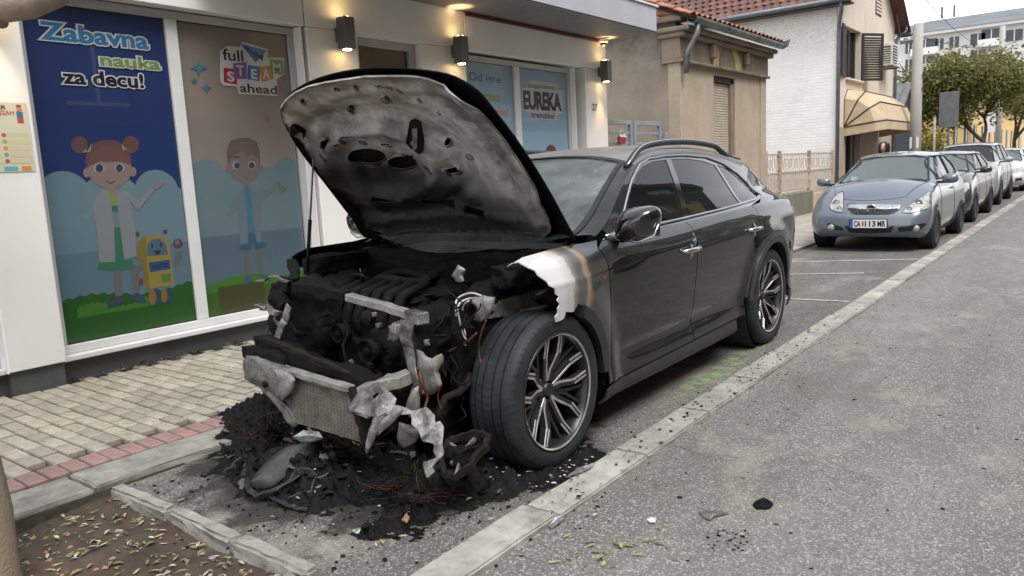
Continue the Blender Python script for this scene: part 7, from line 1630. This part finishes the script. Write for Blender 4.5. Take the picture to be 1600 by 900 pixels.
p2 = empty('utility_pole', (-4.3, 45.5, 0), 'pale far utility pole with a small white sign behind the tree', 'utility pole'); B().tube([(0,0,-.05),(0,0,7.4)], [.17,.12], 12).out('shaft', M_pole, p2, True); B().box((-.55,-.15,2.3), (-.1,-.12,3.3)).out('sign_plate', M_panel, p2)
# ================================================================== PERSON behind the blue car
pe = empty('person', (-3.98, 19.0, .034), 'woman with long dark hair looking over the roof of the blue hatchback', 'person')
M_skin = pm('skin', (.46,.30,.23), .55, var=.06); M_hair = pm('dark_hair', (.012,.009,.008), .45); M_coat = pm('dark_coat', (.03,.03,.035), .85); M_jean = pm('dark_trousers', (.03,.035,.05), .85)
def skinned(name, pts, edges, rad, m, parent, lv=2, root=0):
    me = bpy.data.meshes.new(name); me.from_pydata(pts, edges, []); o = link(name, me, parent); md = o.modifiers.new('k', 'SKIN'); sk = me.skin_vertices[0].data if me.skin_vertices else None
    if sk is None: return o
    for i, r in enumerate(rad): sk[i].radius = (r, r) if not isinstance(r, tuple) else r; sk[i].use_root = (i == root)
    ss = o.modifiers.new('s', 'SUBSURF'); ss.levels = lv; ss.render_levels = lv; me.materials.append(m); return o
def skin_layer(o):
    bm = bmesh.new(); bm.from_mesh(o.data); bm.verts.layers.skin.verify(); bm.to_mesh(o.data); bm.free()
def body(name, pts, edges, rad, m, parent, root=0, lv=2):
    me = bpy.data.meshes.new(name); me.from_pydata(pts, edges, []); bm = bmesh.new(); bm.from_mesh(me); ly = bm.verts.layers.skin.verify()
    bm.verts.ensure_lookup_table()
    for v, r in zip(bm.verts, rad): v[ly].radius = (r, r) if not isinstance(r, tuple) else r; v[ly].use_root = (v.index == root)
    bm.to_mesh(me); bm.free(); me.materials.append(m); o = link(name, me, parent); o.modifiers.new('k', 'SKIN').use_smooth_shade = True; s = o.modifiers.new('s', 'SUBSURF'); s.levels = lv; s.render_levels = lv; return o
pts = [(0,0,.90),(0,.0,1.05),(0,.01,1.22),(0,.02,1.36),(0,.0,1.43),(0,-.01,1.50),(.17,.02,1.33),(.22,.03,1.08),(.22,-.03,.86),(-.17,.02,1.33),(-.22,.03,1.08),(-.22,-.03,.86),(.09,0,.84),(.095,0,.48),(.095,.03,.09),(.10,-.12,.04),(-.09,0,.84),(-.095,0,.48),(-.095,.03,.09),(-.10,-.12,.04)]
ed = [(0,1),(1,2),(2,3),(3,4),(4,5),(3,6),(6,7),(7,8),(3,9),(9,10),(10,11),(0,12),(12,13),(13,14),(14,15),(0,16),(16,17),(17,18),(18,19)]
body('body', pts, ed, [(.15,.11),(.13,.10),(.14,.105),(.12,.085),.05,.05,.06,.048,.035,.06,.048,.035,.085,.06,.045,.035,.085,.06,.045,.035], M_coat, pe)
for s in (1, -1):
    for k in range(5):
        a = (k-1.5)*.018 if k < 4 else .03; z0 = .83; b_ = Vector((s*.22+a*.3, -.035+(a if k < 4 else -.03), z0)); B().tube([b_, b_+Vector((0,-.005,-.035)), b_+Vector((0,-.015,-.07-.006*(k % 3)))], [.009,.0085,.006], 6).out('finger', M_skin, pe, True)
vs = []; nu, nv = 20, 16
for j in range(nv+1):
    a = math.pi*j/nv-math.pi/2
    for i in range(nu):
        b_ = 2*math.pi*i/nu; z = .118*math.sin(a); k = 1-.22*max(0, -z/.118)**1.3; x = .076*math.cos(a)*math.cos(b_)*k; y = .095*math.cos(a)*math.sin(b_)*(1-.12*max(0, -z/.118))
        if math.sin(b_) < -.92 and -.035 < z < .02: y -= .018*(1-abs(z+.012)/.04)
        vs.append((x, y-.01, z+1.565))
mk('head', vs, [(j*nu+i, j*nu+(i+1) % nu, (j+1)*nu+(i+1) % nu, (j+1)*nu+i) for j in range(nv) for i in range(nu)], M_skin, pe, True)
for s in (1, -1): B().lathe([(0,-.004),(.013,-.001),(.0135,.004)], 10, 'y', (s*.03,-.098,1.575)).out('eye', M_hair, pe); B().box((s*.017,-.099,1.598), (s*.046,-.094,1.604)).out('eyebrow', M_hair, pe)
B().box((-.024,-.098,1.513), (.024,-.092,1.522), 0, .003).out('mouth', pm('lips', (.35,.12,.11), .5), pe)
hv = []; nu, nv = 26, 18
for j in range(nv+1):
    t = j/nv
    for i in range(nu+1):
        a = math.radians(-58+(360-64)*i/nu); z = 1.695-.02*t-.40*t**1.4; r = .090+.026*math.sin(math.pi*min(1, t*1.2))+.012*t; r *= sm(-.02, .18, t) if t < .2 else 1
        hv.append((r*1.0*math.cos(a)*1.0, r*1.05*math.sin(a)+.012, z+.004*math.sin(i*2.2)))
o = mk('hair', hv, [(j*(nu+1)+i, j*(nu+1)+i+1, (j+1)*(nu+1)+i+1, (j+1)*(nu+1)+i) for j in range(nv) for i in range(nu)], M_hair, pe, True); md = o.modifiers.new('t', 'SOLIDIFY'); md.thickness = .012
